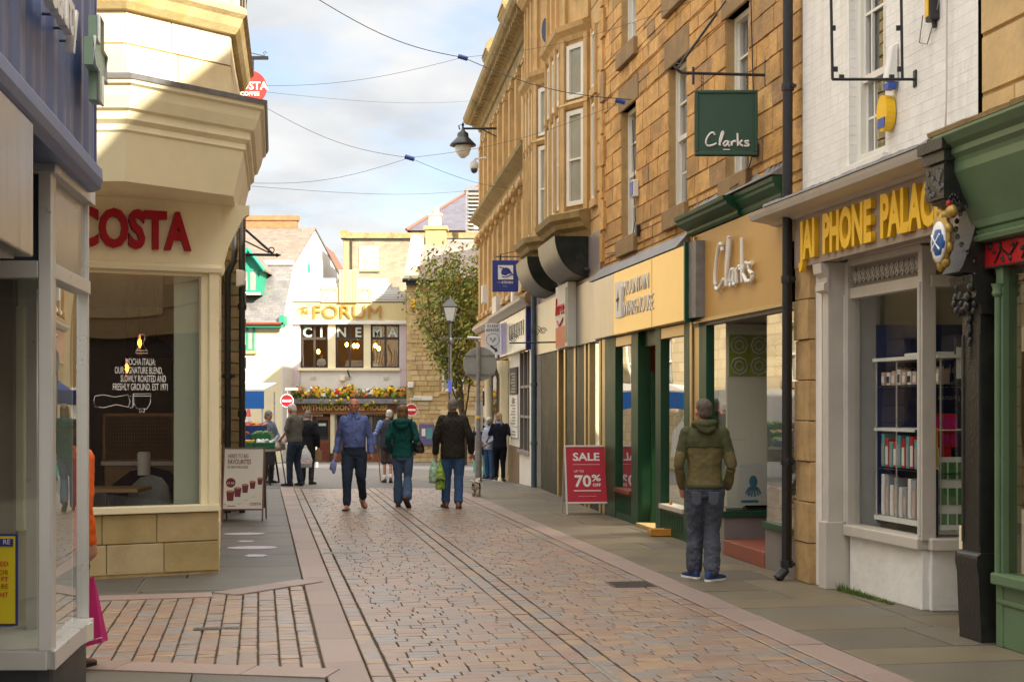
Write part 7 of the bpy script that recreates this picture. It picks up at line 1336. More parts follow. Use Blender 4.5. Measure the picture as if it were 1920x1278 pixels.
def hand(b, w, d, pn, s, curl=.5):                     # wrist, direction, palm normal, side, finger curl
    w = Vector(w); d = Vector(d).normalized(); pn = Vector(pn); pn = (pn - d * pn.dot(d)).normalized(); ac = d.cross(pn)
    limb(b, [w - d * .02, w + d * .03, w + d * .085], [.026, .033, .034], 10); limb(b, [w + d * .03 + ac * .02, w + d * .088 + ac * .028], [.02, .015], 8); limb(b, [w + d * .03 - ac * .02, w + d * .088 - ac * .028], [.02, .015], 8)
    for i, (o, ln) in enumerate(((-.030, .068), (-.010, .078), (.010, .073), (.029, .056))):
        p = w + d * .09 + ac * o; q = [p]; dd = d.copy()
        for k in range(3): a = curl * (.35 + .35 * k) + .05 * i * curl; dd = (d * math.cos(a * (k + 1) * .8) + pn * math.sin(a * (k + 1) * .8)).normalized(); q.append(q[-1] + dd * ln / 3 * (1.2, 1, .8)[k])
        limb(b, q, [.0095, .009, .0085, .007], 8)
    t0 = w + d * .03 - ac * .028 * 1.0; limb(b, [t0, t0 - ac * .03 + d * .03 + pn * .012, t0 - ac * .03 + d * .062 + pn * .03], [.014, .0115, .009], 8)
DEF = dict(hipL=(-.095, 0, .93), hipR=(.095, 0, .93), kneeL=(-.10, .02, .50), kneeR=(.10, .02, .50), ankL=(-.105, -.02, .085), ankR=(.105, -.02, .085), toeL=(-.25, 1, 0), toeR=(.25, 1, 0),
           shL=(-.168, -.01, 1.415), shR=(.168, -.01, 1.415), elL=(-.232, -.04, 1.14), elR=(.232, -.04, 1.14), wrL=(-.25, .03, .88), wrR=(.25, .03, .88), head=(0, .02, 1.635), turn=0, curl=.6, pnL=(1, .2, 0), pnR=(-1, .2, 0))
def head_geo(b, c, turn, nod=0):
    Rm = Matrix.Rotation(turn, 3, 'Z') @ Matrix.Rotation(nod, 3, 'X'); c = Vector(c); T = lambda v: c + Rm @ Vector(v)
    def eb(p, rx, ry, rz): 
        m = MB(b.F); m.ball((0, 0, 0), rx, ry, rz, 14, 10); k = b.F.k; b.add([T(Vector(p) + v / k) for v in m.v], m.f, True)
    eb((0, -.008, .02), .076, .094, .098); eb((0, .025, -.04), .058, .062, .075); eb((0, .05, -.085), .034, .034, .026); eb((0, .02, -.01), .068, .072, .08)
    eb((0, .096, -.018), .011, .018, .022); eb((0, .088, .005), .010, .014, .03); eb((0, .078, .032), .055, .018, .012)
    for s in (-1, 1): eb((s * .077, -.004, -.012), .010, .020, .030); eb((s * .038, .062, -.03), .022, .02, .022)
    eb((0, .084, -.058), .022, .010, .007); eb((0, .082, -.068), .019, .010, .007)
    return T, Rm
def person(label, px, d, rz, H, pose, top, bot, shoes, hair, skin=None, vox=.008, group=None, z=None, xy=None):
    k = H / 1.76; J = dict(DEF); J.update(pose); F_ = K(k); root = thing('person', label, 'person', (0, 0, 0), group); J = {a: (Vector(v) if isinstance(v, tuple) else v) for a, v in J.items()}
    skin = skin or m_skin; b = MB(F_); ly = J.get('lean', 0)
    # body: one continuous skin surface
    hd = J['head']; T, Rm = head_geo(b, hd, J['turn'], J.get('nod', 0))
    limb(b, [(0, -.01 + ly * .9, 1.44), (0, hd.y * .3 + ly * .5, 1.53), tuple(hd + Vector((0, -.015, -.03)))], [.062, .055, .056])
    loft(b, [(0, 0, .86, .13, .09), (0, 0, .97, .145, .10), (0, ly * .3, 1.1, .13, .09), (0, ly * .6, 1.28, .155, .10), (0, ly * .9, 1.38, .165, .095), (0, ly, 1.45, .10, .07)])
    for s in 'LR':
        limb(b, [J['sh' + s] * 1.0, J['el' + s], J['wr' + s]], [.036, .027, .021]); hd_ = (J['wr' + s] - J['el' + s]).normalized()
        if J.get('pocket' + s) is None: hand(b, J['wr' + s], J.get('hd' + s, hd_), J['pn' + s], -1 if s == 'L' else 1, J['curl'])
        limb(b, [J['hip' + s], lerp3(J['hip' + s], J['knee' + s], .5), J['knee' + s], lerp3(J['knee' + s], J['ank' + s], .35) + Vector((0, -.015, 0)), J['ank' + s]], [.074, .060, .042, .040, .030])
    for s in 'LR':
        t = J['toe' + s].normalized(); limb(b, [J['ank' + s] + Vector((0, 0, -.015)) - t * .03, J['ank' + s] - Vector((0, 0, .045)) + t * .08, J['ank' + s] - Vector((0, 0, .062)) + t * .16], [.034, .028, .018], 8)
    o = b.build('body', skin, root); fuse(o, vox * .85 * k, 2)
    b = MB(F_)
    for s in (-1, 1): 
        for nm_, q, r_ in (('eye', (s * .031, .083, .004), .0085),): b.ball(T(q), r_, None, None, 8, 6)
    b.build('eyes', m_ink, root)
    # hair
    hm, hk = hair
    if hk:
        b = MB(F_)
        def eb(p, rx, ry, rz): m = MB(F_); m.ball((0, 0, 0), rx, ry, rz, 14, 10); b.add([T(Vector(p) + v / k) for v in m.v], m.f, True)
        if hk == 'short': eb((0, -.022, .036), .079, .092, .092); eb((0, -.05, -.02), .070, .055, .06); eb((0, .03, .075), .058, .05, .04)
        if hk == 'thin': eb((0, -.024, .030), .077, .09, .086); eb((0, -.045, -.025), .069, .053, .05)
        if hk == 'bob': eb((0, -.02, .035), .096, .108, .10); eb((0, -.05, -.06), .098, .078, .13); eb((.062, .0, -.05), .03, .06, .10); eb((-.062, 0, -.05), .03, .06, .10); eb((0, -.065, -.15), .095, .06, .07)
        if hk == 'curly': eb((0, -.02, .035), .092, .104, .1); eb((0, -.05, -.03), .085, .07, .09)
        if hk == 'tail': eb((0, -.02, .035), .083, .098, .092); eb((0, -.05, -.02), .075, .06, .07); eb((.02, -.10, -.02), .032, .04, .05); eb((.03, -.115, -.12), .03, .028, .1)
        if hk == 'cap': eb((0, -.01, .045), .084, .1, .08); eb((0, .09, .05), .06, .06, .014)
        o = b.build('hair' if hk != 'cap' else 'hat', hm, root); fuse(o, .009 * k, 2); folds(o, .02, .010 if hk != 'cap' else .0)
    # upper garment
    g = dict(mat=None, hem=.80, w=1.0, sleeve='long', r=1.0, fold=.022, flare=1.0, belly=0); g.update(top); w = g['w']; b = MB(F_); sl = g['sleeve']; hem = g['hem']; rr = g['r']; fl = g['flare']; by = g['belly']
    loft(b, [(0, 0, hem, .172 * w * fl, .125 * w * fl)] + ([(0, 0, hem + .1, .176 * w * fl, .128 * w)] if hem < .85 else []) + [(0, by * .5, .98, .172 * w, .122 * w + by * .5), (0, ly * .3 + by, 1.10, .165 * w, .118 * w + by), (0, ly * .6 + by * .6, 1.24, .182 * w, .125 * w + by * .5), (0, ly * .8, 1.34, .196 * w, .125 * w), (0, ly * .9, 1.41, .182 * w, .110 * w), (0, ly, 1.462, .128 * w, .09), (0, ly + .005, 1.505, .078, .075)])
    for s in 'LR':
        A, E, Wr = J['sh' + s], J['el' + s], J['wr' + s]; A2 = A + Vector((0, 0, .005))
        if sl == 'long': limb(b, [A2 * 1.0, lerp3(A, E, .5), E, lerp3(E, Wr, .5), lerp3(E, Wr, .97)], [.066 * rr, .061 * rr, .054 * rr, .049 * rr, .043 * rr])
        elif sl == 'short': limb(b, [A2, lerp3(A, E, .4), lerp3(A, E, .78)], [.066 * rr, .062 * rr, .062 * rr])
        elif sl == 'elbow': limb(b, [A2, lerp3(A, E, .5), E, lerp3(E, Wr, .25)], [.066 * rr, .061 * rr, .054 * rr, .05 * rr])
        elif sl == 'vest': b.ball(A2 - Vector((.02 if A.x > 0 else -.02, 0, .03)), .07)
    o = b.build(g.get('name', 'jacket'), g['mat'], root); fuse(o, vox * 1.35 * k, 5); folds(o, .09, g['fold']); folds(o, .03, g['fold'] * .35)
    # trousers
    q = dict(mat=None, w=1.0, to=1.0, flare=1.0, fold=.018); q.update(bot); b = MB(F_); loft(b, [(0, 0, .80, .14 * q['w'], .11), (0, -.005, .87, .170, .126), (0, 0, .95, .150, .106), (0, 0, q.get('top', 1.0), .140, .098)])
    for s in 'LR':
        Hp, Kn, An = J['hip' + s], J['knee' + s], J['ank' + s]; Hp = Vector((Hp.x, Hp.y, .88))
        if q['to'] >= 1: limb(b, [Hp, lerp3(Hp, Kn, .5), Kn, lerp3(Kn, An, .5), lerp3(Kn, An, .93)], [.100 * q['w'], .091 * q['w'], .073 * q['w'], .067 * q['flare'], .066 * q['flare']])
        else: limb(b, [Hp, lerp3(Hp, Kn, .5), lerp3(Hp, Kn, .95)], [.096 * q['w'], .092, .09])
    o = b.build(q.get('name', 'trousers'), q['mat'], root); fuse(o, vox * 1.3 * k, 5); folds(o, .07, q['fold']); folds(o, .025, q['fold'] * .4)
    # shoes
    sm_, kind, sole = shoes
    for s in 'LR':
        t = J['toe' + s].normalized(); A = J['ank' + s]; sd = Vector((t.y, -t.x, 0)).normalized(); upv = sd.cross(t).normalized(); b = MB(F_); heel = A - upv * .085
        prof = [(-.075, .018, .03), (-.065, .034, .095 if kind != 'flip' else .0), (-.02, .037, .10 if kind == 'boot' else .085), (.04, .038, .075), (.10, .045, .052), (.16, .042, .042), (.195, .018, .03)]; pts = []; n = 10
        if kind == 'flip': prof = [(x, w_ * 1.1, .012) for x, w_, h in prof]
        for x, w_, h in prof:
            for j in range(n): a = j * 2 * math.pi / n; pts.append(tuple(heel + t * x + sd * w_ * math.cos(a) + upv * (.012 + h * (.5 + .5 * math.sin(a)))))
        b.add(pts, [(i * n + j, i * n + (j + 1) % n, (i + 1) * n + (j + 1) % n, (i + 1) * n + j) for i in range(6) for j in range(n)], True); b.add(pts[:n], [tuple(range(n))]); b.add(pts[-n:], [tuple(range(n))])
        if kind == 'boot': limb(b, [A - upv * .05, A + upv * .06], [.045, .047], 10)
        so = b.build('shoe', sm_, root); b = MB(F_); pl = [(-.082, .02), (-.06, .038), (.03, .038), (.10, .047), (.165, .042), (.202, .012)]; ring = [(x, w_) for x, w_ in pl] + [(x, -w_) for x, w_ in pl[::-1]]
        P2 = [tuple(heel + t * x + sd * w_ + upv * h) for h in (0, .018) for x, w_ in ring]; n2 = len(ring); b.add(P2, [tuple(range(n2))[::-1], tuple(range(n2, 2 * n2))] + [(i, (i + 1) % n2, n2 + (i + 1) % n2, n2 + i) for i in range(n2)]); b.build('sole', sole, so)
    x = P(px, 0, d).x if xy is None else xy[0]; dd = d if xy is None else xy[1]
    root.location = (x, dd, gz(dd) + .004 if z is None else z); root.rotation_euler.z = rz; root['k'] = k
    return root, J, F_, T
def extra(root, J, F_, name, m, fn, vox=None, fd=None, bev=0):
    loc, r = root.location.copy(), root.rotation_euler.z; root.location = (0, 0, 0); root.rotation_euler.z = 0; b = MB(F_); fn(b); o = b.build(name, m, root, bev)
    if vox: fuse(o, vox, 3)
    if fd: folds(o, *fd)
    root.location = loc; root.rotation_euler.z = r; return o
def held(root, F_, name, label, cat, m, fn, vox=None, fd=None, sub=()):    # a thing of its own, placed in the holder's frame
    b = MB(F_); fn(b); t = thing(name, label, cat); o = b.build('body', m, t)
    if vox: fuse(o, vox, 3)
    if fd: folds(o, *fd)
    for nm_, mm, f2 in sub: b = MB(F_); f2(b); b.build(nm_, mm, t)
    t.location = root.location; t.rotation_euler.z = root.rotation_euler.z; return t
def bagshape(b, c, w, dp, h, pinch=.35, sx=0):         # soft carrier bag hanging from c
    c = Vector(c); loft(b, [(c.x + sx * 0, c.y, c.z - h, w * .75, dp * .7), (c.x, c.y, c.z - h + .02, w * .95, dp * .95), (c.x, c.y, c.z - h * .7, w, dp), (c.x, c.y, c.z - h * .4, w * .8, dp * .8), (c.x, c.y, c.z - h * .15, w * pinch, dp * pinch), (c.x, c.y, c.z, .02, .02)], 16)
denim = lambda n, c: M(n, c, .9, .12, 4, .25, 160, stain=.3, stcol=tuple(min(1, x * 1.35) for x in c), spec=.2)
m_den1 = denim('dark_denim', (.030, .045, .075)); m_den2 = denim('mid_denim', (.075, .13, .23)); m_den3 = denim('blue_denim', (.055, .12, .27)); m_den4 = M('faded_denim', (.08, .09, .12), .9, .2, 3, .3, 140, stain=.55, stcol=(.15, .16, .185), spec=.2)
m_grey_hair = M('grey_hair', (.20, .18, .16), .8, .3, 30, .4, 120); m_white_hair = M('white_hair', (.62, .60, .56), .8, .2, 30, .4, 120); m_brown_hair = M('brown_hair', (.17, .085, .035), .6, .3, 20, .4, 100); m_fair_hair = M('fair_hair', (.36, .24, .12), .7, .3, 20, .4, 100); m_salt = M('salt_pepper_hair', (.10, .08, .065), .8, .5, 40, .4, 150)
m_redskin = M('ruddy_skin', (.50, .22, .14), .5, .1, 20, .05, 80)
random.seed(101)
# 1 man walking towards us
m_shirt = M('blue_shirt_cotton', (.12, .17, .42), .85, .1, 6, .15, 140, spec=.2)
r1, J1, F1_, T1 = person('man walking towards us in a blue shirt, brown belt, dark jeans and flip flops', 664, 22.9, math.pi + .03, 1.79,
    dict(kneeR=(.10, .12, .50), ankR=(.10, .16, .09), kneeL=(-.11, .02, .50), ankL=(-.12, -.27, .17), toeL=(-.35, 1, -.55), toeR=(.15, 1, 0), elL=(-.25, -.05, 1.14), elR=(.25, -.05, 1.14), wrL=(-.275, .04, .89), wrR=(.285, .04, .90), turn=0),
    dict(mat=m_shirt, hem=.985, sleeve='long', w=1.03, belly=.018, name='shirt', fold=.03), dict(mat=m_den1, w=1.12), (M('tan_leather_sandal', (.28, .13, .06), .6, .2, 9, .1, 60), 'flip', m_ink), (m_grey_hair, 'thin'), m_redskin, .008)
extra(r1, J1, F1_, 'waistband', m_den1, lambda b: loft(b, [(0, 0, .86, .178, .132), (0, .003, .99, .174, .130)]), .012)
extra(r1, J1, F1_, 'belt', M('brown_belt_leather', (.10, .03, .015), .5, .2, 9, .1), lambda b: loft(b, [(0, .004, .985, .178, .134), (0, .004, 1.025, .176, .134)]))
def col1(b):
    for s in (-1, 1): b.hexa([(s * .015, .085, 1.47), (s * .075, .03, 1.50), (s * .035, .118, 1.43), (s * .10, .09, 1.455), (s * .012, .075, 1.53), (s * .07, .01, 1.555), (s * .02, .09, 1.525), (s * .08, .03, 1.55)])
    for i in range(6): b.ball((0, .138 + .012 * math.sin(i), 1.04 + i * .065), .007, None, None, 6, 4)
extra(r1, J1, F1_, 'collar', m_shirt, col1)
held(r1, F1_, 'cloth', 'crumpled pale blue cloth in the right hand of the blue shirted man', 'cloth', fab('pale_blue_cloth', (.24, .30, .62), .1), lambda b: (limb(b, [(.30, .09, .80), (.315, .10, .70), (.31, .12, .60)], [.022, .05, .03]), limb(b, [(.32, .10, .78), (.345, .11, .66)], [.02, .04])), .009, (.05, .03))
# 2 woman in teal
m_teal = fab('teal_fleece', (.008, .085, .078), .12, .25)
r2, J2, F2_, T2 = person('woman seen from behind in a teal hooded jacket, flared jeans and brown shoes', 755, 23.5, -.05, 1.68,
    dict(kneeL=(-.085, .05, .50), ankL=(-.09, .08, .085), kneeR=(.085, .02, .50), ankR=(.115, -.29, .17), toeR=(.35, .8, -.9), toeL=(-.1, 1, 0), elL=(-.255, -.03, 1.16), wrL=(-.215, .12, .93), elR=(.25, -.08, 1.16), wrR=(.20, .10, .98)),
    dict(mat=m_teal, hem=.86, w=1.0, r=1.05, flare=1.08, fold=.03), dict(mat=m_den2, w=.97, flare=1.25), (M('brown_suede', (.13, .055, .02), .8, .2, 9, .1), 'shoe', m_ink), (m_brown_hair, 'bob'), None, .008)
extra(r2, J2, F2_, 'hood', m_teal, lambda b: (limb(b, [(-.13, -.02, 1.44), (-.11, -.10, 1.47), (0, -.145, 1.47), (.11, -.10, 1.47), (.13, -.02, 1.44)], [.04, .055, .065, .055, .04]), limb(b, [(-.08, -.13, 1.42), (0, -.15, 1.38), (.08, -.13, 1.42)], [.05, .055, .05])), .010, (.05, .02))
m_bagblack = M('black_bag_leather', (.018, .013, .012), .4, .2, 9, .15, 60)
held(r2, F2_, 'shoulder_bag', 'black leather shoulder bag on the right side of the woman in teal', 'handbag', m_bagblack, lambda b: loft(b, [(.30, -.04, .93, .07, .05), (.30, -.04, .96, .09, .065), (.27, -.04, 1.10, .085, .06), (.235, -.04, 1.20, .05, .03)]), .009, (.05, .02),
     (('strap', m_bagblack, lambda b: (b.tube(spl([(.21, -.10, 1.18), (.17, -.13, 1.35), (.145, -.09, 1.49), (.15, .02, 1.51), (.19, .06, 1.38), (.26, .0, 1.2)]), .012, 6))),))
# 3 man in quilted jacket
m_quilt, t_, n_, l_ = nm('black_quilted_cotton'); pb = principled(t_, (.03, .027, .024), .8, 0, .2); tc_ = n_.new('ShaderNodeTexCoord'); mp_ = n_.new('ShaderNodeMapping'); mp_.inputs['Rotation'].default_value = (0, R(45), 0); l_.new(tc_.outputs['Object'], mp_.inputs[0])
hs = []
for ax in ('X', 'Z'):
    w_ = n_.new('ShaderNodeTexWave'); w_.bands_direction = ax; w_.inputs['Scale'].default_value = 5.0; w_.wave_profile = 'SIN'; l_.new(mp_.outputs[0], w_.inputs['Vector']); p_ = n_.new('ShaderNodeMath'); p_.operation = 'POWER'; p_.inputs[1].default_value = .35; l_.new(w_.outputs['Fac'], p_.inputs[0]); hs.append(p_)
mm_ = n_.new('ShaderNodeMath'); mm_.operation = 'MULTIPLY'; l_.new(hs[0].outputs[0], mm_.inputs[0]); l_.new(hs[1].outputs[0], mm_.inputs[1]); bp_ = n_.new('ShaderNodeBump'); bp_.inputs['Strength'].default_value = .5; bp_.inputs['Distance'].default_value = .012; l_.new(mm_.outputs[0], bp_.inputs['Height']); l_.new(bp_.outputs[0], pb.inputs['Normal'])
r3, J3, F3_, T3 = person('man seen from behind in a black quilted jacket, blue jeans and tan boots', 849, 23.2, .04, 1.79,
    dict(kneeL=(-.10, .10, .50), ankL=(-.115, .14, .085), toeL=(-.3, 1, 0), kneeR=(.095, .03, .50), ankR=(.09, -.06, .085), toeR=(.12, 1, 0), elL=(-.265, -.02, 1.15), wrL=(-.275, .06, .88), elR=(.27, -.05, 1.15), wrR=(.295, .04, .90), turn=.0),
    dict(mat=m_quilt, hem=.80, w=1.13, r=1.18, fold=.022, flare=1.0), dict(mat=m_den3, w=1.06, flare=1.1), (M('tan_boot_leather', (.24, .09, .025), .5, .2, 9, .1), 'boot', m_ink), (m_grey_hair, 'short'), m_redskin, .008)
extra(r3, J3, F3_, 'collar', m_quilt, lambda b: loft(b, [(0, 0, 1.46, .10, .09), (0, .0, 1.50, .085, .085), (0, .005, 1.545, .082, .08)]), .01)
m_mint = M('mint_plastic_bag', (.35, .58, .44), .35, .1, 9, .2, 20); m_limebag = M('lime_printed_bag', (.22, .42, .03), .4, .25, 9, .2, 20, stain=.8, stcol=(.6, .6, .3))
held(r3, F3_, 'carrier_bag', 'pale mint carrier bag in the left hand of the man in the quilted jacket', 'carrier bag', m_mint, lambda b: bagshape(b, (-.30, .06, .80), .085, .10, .40), .009, (.06, .035))
held(r3, F3_, 'carrier_bag', 'lime green patterned carrier bag beside the mint one', 'carrier bag', m_limebag, lambda b: bagshape(b, (-.20, .02, .80), .085, .11, .50, .25), .009, (.06, .035), (('dark_print', m_ink, lambda b: b.tube(spl([(-.26, -.10, .44), (-.20, -.115, .47), (-.14, -.10, .44)]), .016, 6)),))
# 4 old man with cane
r4, J4, F4_, T4 = person('elderly man with white hair, grey vest, pale blue sleeves, shorts and walking stick', 727, 33.0, .12, 1.71,
    dict(kneeL=(-.08, .06, .49), ankL=(-.07, .0, .085), kneeR=(.07, .04, .49), ankR=(.065, -.12, .10), toeR=(.1, 1, -.3), elL=(-.29, -.02, 1.13), wrL=(-.27, .12, .90), elR=(.26, -.04, 1.12), wrR=(.20, .12, .92), head=(.04, .05, 1.62), lean=.03),
    dict(mat=fab('charcoal_vest', (.055, .055, .075), .1), hem=.82, w=1.10, sleeve='vest', name='vest'), dict(mat=fab('brown_grey_shorts', (.10, .075, .07), .1), to=.5, name='shorts'), (M('dark_maroon_shoe', (.05, .02, .03), .5, .2, 9, .1), 'shoe', m_ink), (m_white_hair, 'short'), None, .010)
m_lblue = fab('pale_blue_shirt', (.22, .32, .62), .08, .2)
extra(r4, J4, F4_, 'shirt_sleeves', m_lblue, lambda b: [limb(b, [J4['sh' + s], lerp3(J4['sh' + s], J4['el' + s], .5), J4['el' + s], lerp3(J4['el' + s], J4['wr' + s], .85)], [.078, .07, .06, .05]) for s in 'LR'], .012, (.07, .02)); extra(r4, J4, F4_, 'socks', m_signwhite, lambda b: [limb(b, [J4['ank' + s] + Vector((0, 0, -.01)), J4['ank' + s] + Vector((0, 0, .07))], [.043, .046]) for s in 'LR'], .01)
held(r4, F4_, 'walking_stick', 'brown walking stick in the left hand of the elderly man', 'walking stick', M('stick_wood', (.30, .15, .06), .5, .2, 9, .1), lambda b: b.tube([(-.30, .20, .86), (-.27, .17, .885), (-.24, .18, .86), (-.20, .14, .45), (-.17, .10, .012)], .013, 8))
# 5 customer at the stall
r5, J5, F5_, T5 = person('market customer in a grey T-shirt and jeans facing the fruit stall', 553, 30.0, 1.05, 1.76,
    dict(kneeL=(-.10, .06, .50), ankL=(-.10, .06, .085), kneeR=(.10, .02, .50), ankR=(.11, -.06, .085), elL=(-.24, .06, 1.13), wrL=(-.16, .26, .98), elR=(.25, .05, 1.14), wrR=(.17, .25, 1.0), head=(0, .08, 1.61), nod=-.35, lean=.03),
    dict(mat=fab('grey_jersey', (.13, .13, .115), .1), hem=.92, w=1.06, sleeve='short', name='t_shirt', belly=.02), dict(mat=m_den1, w=1.03), (m_ink, 'shoe', m_ink), (m_white_hair, 'short'), m_redskin, .010)
held(r5, F5_, 'carrier_bag', 'clear bag of potatoes in the customer hands at the stall edge', 'carrier bag', M('translucent_bag', (.40, .34, .28), .4, .3, 9, .2), lambda b: bagshape(b, (-.08, .33, 1.0), .12, .09, .24), .01, (.06, .03)); held(r5, F5_, 'walking_stick', 'thin black walking stick leaning by the stall customer', 'walking stick', m_black, lambda b: b.tube([(-.12, .36, .86), (-.10, .34, .88), (-.08, .34, .86), (-.05, .20, .012)], .012, 8))
# 6 stall keeper
r6, J6, F6_, T6 = person('stall keeper in a blue grey top behind the fruit display', 503, 32.6, -2.2, 1.66, dict(elL=(-.24, .08, 1.15), wrL=(-.12, .28, 1.05), elR=(.24, .08, 1.15), wrR=(.12, .28, 1.08), nod=-.2), dict(mat=fab('blue_grey_top', (.16, .20, .30), .1), hem=.86, w=1.08, name='top'), dict(mat=m_ink), (m_ink, 'shoe', m_ink), (m_grey_hair, 'curly'), None, .011)
extra(r6, J6, F6_, 'apron', M('crimson_apron', (.42, .015, .06), .8, .1, 5, .1), lambda b: loft(b, [(0, .03, .62, .15, .11), (0, .03, .86, .17, .12), (0, .03, 1.0, .165, .118)]), .012)
# 7 dark figure behind the customer
r7, J7, F7_, T7 = person('person in a long black coat half hidden behind the stall customer', 576, 31.4, -.2, 1.66, dict(elR=(.26, -.03, 1.14), wrR=(.25, .06, .89), nod=-.3, head=(0, .07, 1.6)), dict(mat=fab('black_coat_wool', (.016, .016, .02), .1), hem=.62, w=1.1, name='coat', r=1.1), dict(mat=m_ink), (m_ink, 'shoe', m_ink), (m_grey_hair, 'short'), None, .011)
tb = held(r7, F7_, 'carrier_bag', 'big white carrier bag with red letters and held behind the customer jeans', 'carrier bag', M('white_carrier_plastic', (.66, .66, .66), .4, .08, 9, .15, 20), lambda b: bagshape(b, (.03, -.20, .92), .17, .06, .52, .3), .01, (.06, .025))
Wt_ = Wl((0, 0), (-1, 0)); o_ = text('lettering', 'and', Wt_, -.05, .275, .46, .17, m_red, tb, ext=.004, off=.005); o_.location -= tb.location * 0
o_.matrix_local = Matrix.Translation((.05, -.275, .46)) @ o_.matrix_local.to_3x3().to_4x4()
held(r7, F7_, 'paper_bag', 'brown paper bag in the right hand of the person in the black coat', 'paper bag', M('kraft_paper', (.34, .22, .12), .8, .1, 9, .2), lambda b: b.box(.19, .33, .0, .10, .52, .80))
# 8 woman in navy
m_navytop = fab('navy_jersey', (.010, .011, .022), .1)
r8, J8, F8_, T8 = person('fair haired woman in black seen from behind with one arm swung out', 937, 33.9, .05, 1.65,
    dict(kneeL=(-.08, .10, .50), ankL=(-.085, .20, .10), toeL=(-.2, 1, 0), kneeR=(.08, .02, .50), ankR=(.085, -.08, .085), elL=(-.27, .04, 1.15), wrL=(-.31, .24, 1.05), elR=(.29, -.06, 1.16), wrR=(.38, .02, .93), head=(-.02, .02, 1.63), turn=.25),
    dict(mat=m_navytop, hem=.86, w=1.04, sleeve='short', name='top'), dict(mat=m_navytop, w=1.0, flare=.85), (m_ink, 'shoe', m_signwhite), (m_fair_hair, 'tail'), None, .010)
extra(r8, J8, F8_, 'scarf', m_lblue, lambda b: limb(b, [(-.07, .02, 1.49), (-.04, -.075, 1.50), (.04, -.075, 1.50), (.07, .02, 1.49)], [.03, .032, .032, .03]), .01)
# 9 masked woman
m_print = M('blue_white_print', (.34, .40, .55), .85, .1, 9, .1, 60, stain=.9, stcol=(.08, .10, .28))
r9, J9, F9_, T9 = person('white haired woman in a blue patterned blouse and blue face mask', 918, 36.5, 2.3, 1.60, dict(elL=(-.24, .05, 1.13), wrL=(-.14, .24, 1.0), elR=(.24, .05, 1.13), wrR=(.14, .25, .98), turn=.3), dict(mat=m_print, hem=.84, w=1.1, name='blouse'), dict(mat=m_den3), (M('blue_canvas_shoe', (.02, .06, .2), .7, .1, 9, .1), 'shoe', m_signwhite), (m_white_hair, 'curly'), None, .010)
extra(r9, J9, F9_, 'face_mask', M('surgical_mask_blue', (.12, .42, .55), .8, .05, 9, 0), lambda b: (lambda m: (m.ball((0, 0, 0), .055, .045, .05, 12, 8), b.add([T9(Vector((0, .062, -.05)) + v / F9_.k) for v in m.v], m.f, True)))(MB(F9_)))
held(r9, F9_, 'carrier_bag', 'white carrier bag with a dark picture beside the masked woman', 'carrier bag', m_white, lambda b: bagshape(b, (.18, .30, .95), .14, .08, .45, .4), .011, (.06, .02), (('dark_print', m_ink, lambda b: b.ball((.20, .385, .62), .07, .012, .10, 8, 6)),)); held(r9, F9_, 'tote_bag', 'turquoise bag low beside the masked woman', 'bag', M('turquoise_bag', (.10, .50, .48), .6, .1, 9, .1), lambda b: b.box(.22, .46, .12, .22, .18, .50))
r13, J13, F13_, T13 = person('person in a navy coat standing behind the steel sign post', 903, 38.5, -.3, 1.66, {}, dict(mat=fab('navy_coat', (.012, .02, .07), .1), hem=.66, w=1.1, name='coat'), dict(mat=fab('aqua_trousers', (.10, .42, .42), .1)), (m_ink, 'shoe', m_ink), (m_grey_hair, 'short'), None, .012)
# 10 man in the olive jacket, nearest
m_olive = M('olive_jacket_cloth', (.14, .115, .048), .7, .08, 4, .15, 120, spec=.25); m_olived = M('dark_olive_yoke', (.062, .066, .028), .75, .08, 4, .15, 120, spec=.25)
r10, J10, F10_, T10 = person('man seen from behind in a two tone olive jacket with hands in jeans pockets', 1321, 13.75, -.10, 1.755,
    dict(kneeL=(-.085, .10, .50), ankL=(-.10, .10, .085), toeL=(-.5, .8, 0), kneeR=(.075, .05, .49), ankR=(.065, -.09, .085), toeR=(.75, .8, 0), hipL=(-.09, 0, .93), elL=(-.25, -.05, 1.12), wrL=(-.215, .07, .89), elR=(.255, -.06, 1.12), wrR=(.225, .06, .89), head=(-.01, .015, 1.63), turn=.35, pocketR=1, curl=.9),
    dict(mat=m_olive, hem=.90, w=.98, r=.97, fold=.02, flare=1.10), dict(mat=m_den4, w=1.07, flare=1.2, fold=.03), (M('blue_suede_shoe', (.02, .045, .16), .7, .15, 9, .1), 'shoe', m_signwhite), (m_salt, 'short'), m_redskin, .0065)
def yoke(b):
    loft(b, [(0, .0, 1.28, .191, .134), (0, 0, 1.34, .203, .134), (0, 0, 1.41, .19, .119), (0, .0, 1.466, .146, .105), (0, .005, 1.512, .092, .09)])
    for s in 'LR': A, E = J10['sh' + s], J10['el' + s]; limb(b, [A + Vector((0, 0, .006)), lerp3(A, E, .3), lerp3(A, E, .62)], [.071, .066, .061])
extra(r10, J10, F10_, 'yoke', m_olived, yoke, .0085, (.09, .02))
extra(r10, J10, F10_, 'hood', m_olived, lambda b: (limb(b, [(-.10, .03, 1.49), (-.085, -.06, 1.51), (0, -.115, 1.50), (.085, -.06, 1.51), (.10, .03, 1.49)], [.026, .04, .052, .04, .026]), limb(b, [(-.05, -.11, 1.47), (.03, -.13, 1.445), (.08, -.10, 1.46)], [.035, .038, .03])), .008, (.05, .016))
extra(r10, J10, F10_, 'hem_band', m_olived, lambda b: loft(b, [(0, 0, .885, .192, .142), (0, 0, .925, .190, .140)]), .01)
def pockets(b):
    for s in (-1, 1): b.prism([(s * .03, .86), (s * .135, .86), (s * .13, .75), (s * .08, .72), (s * .035, .75)], 'v', -.152, -.135)
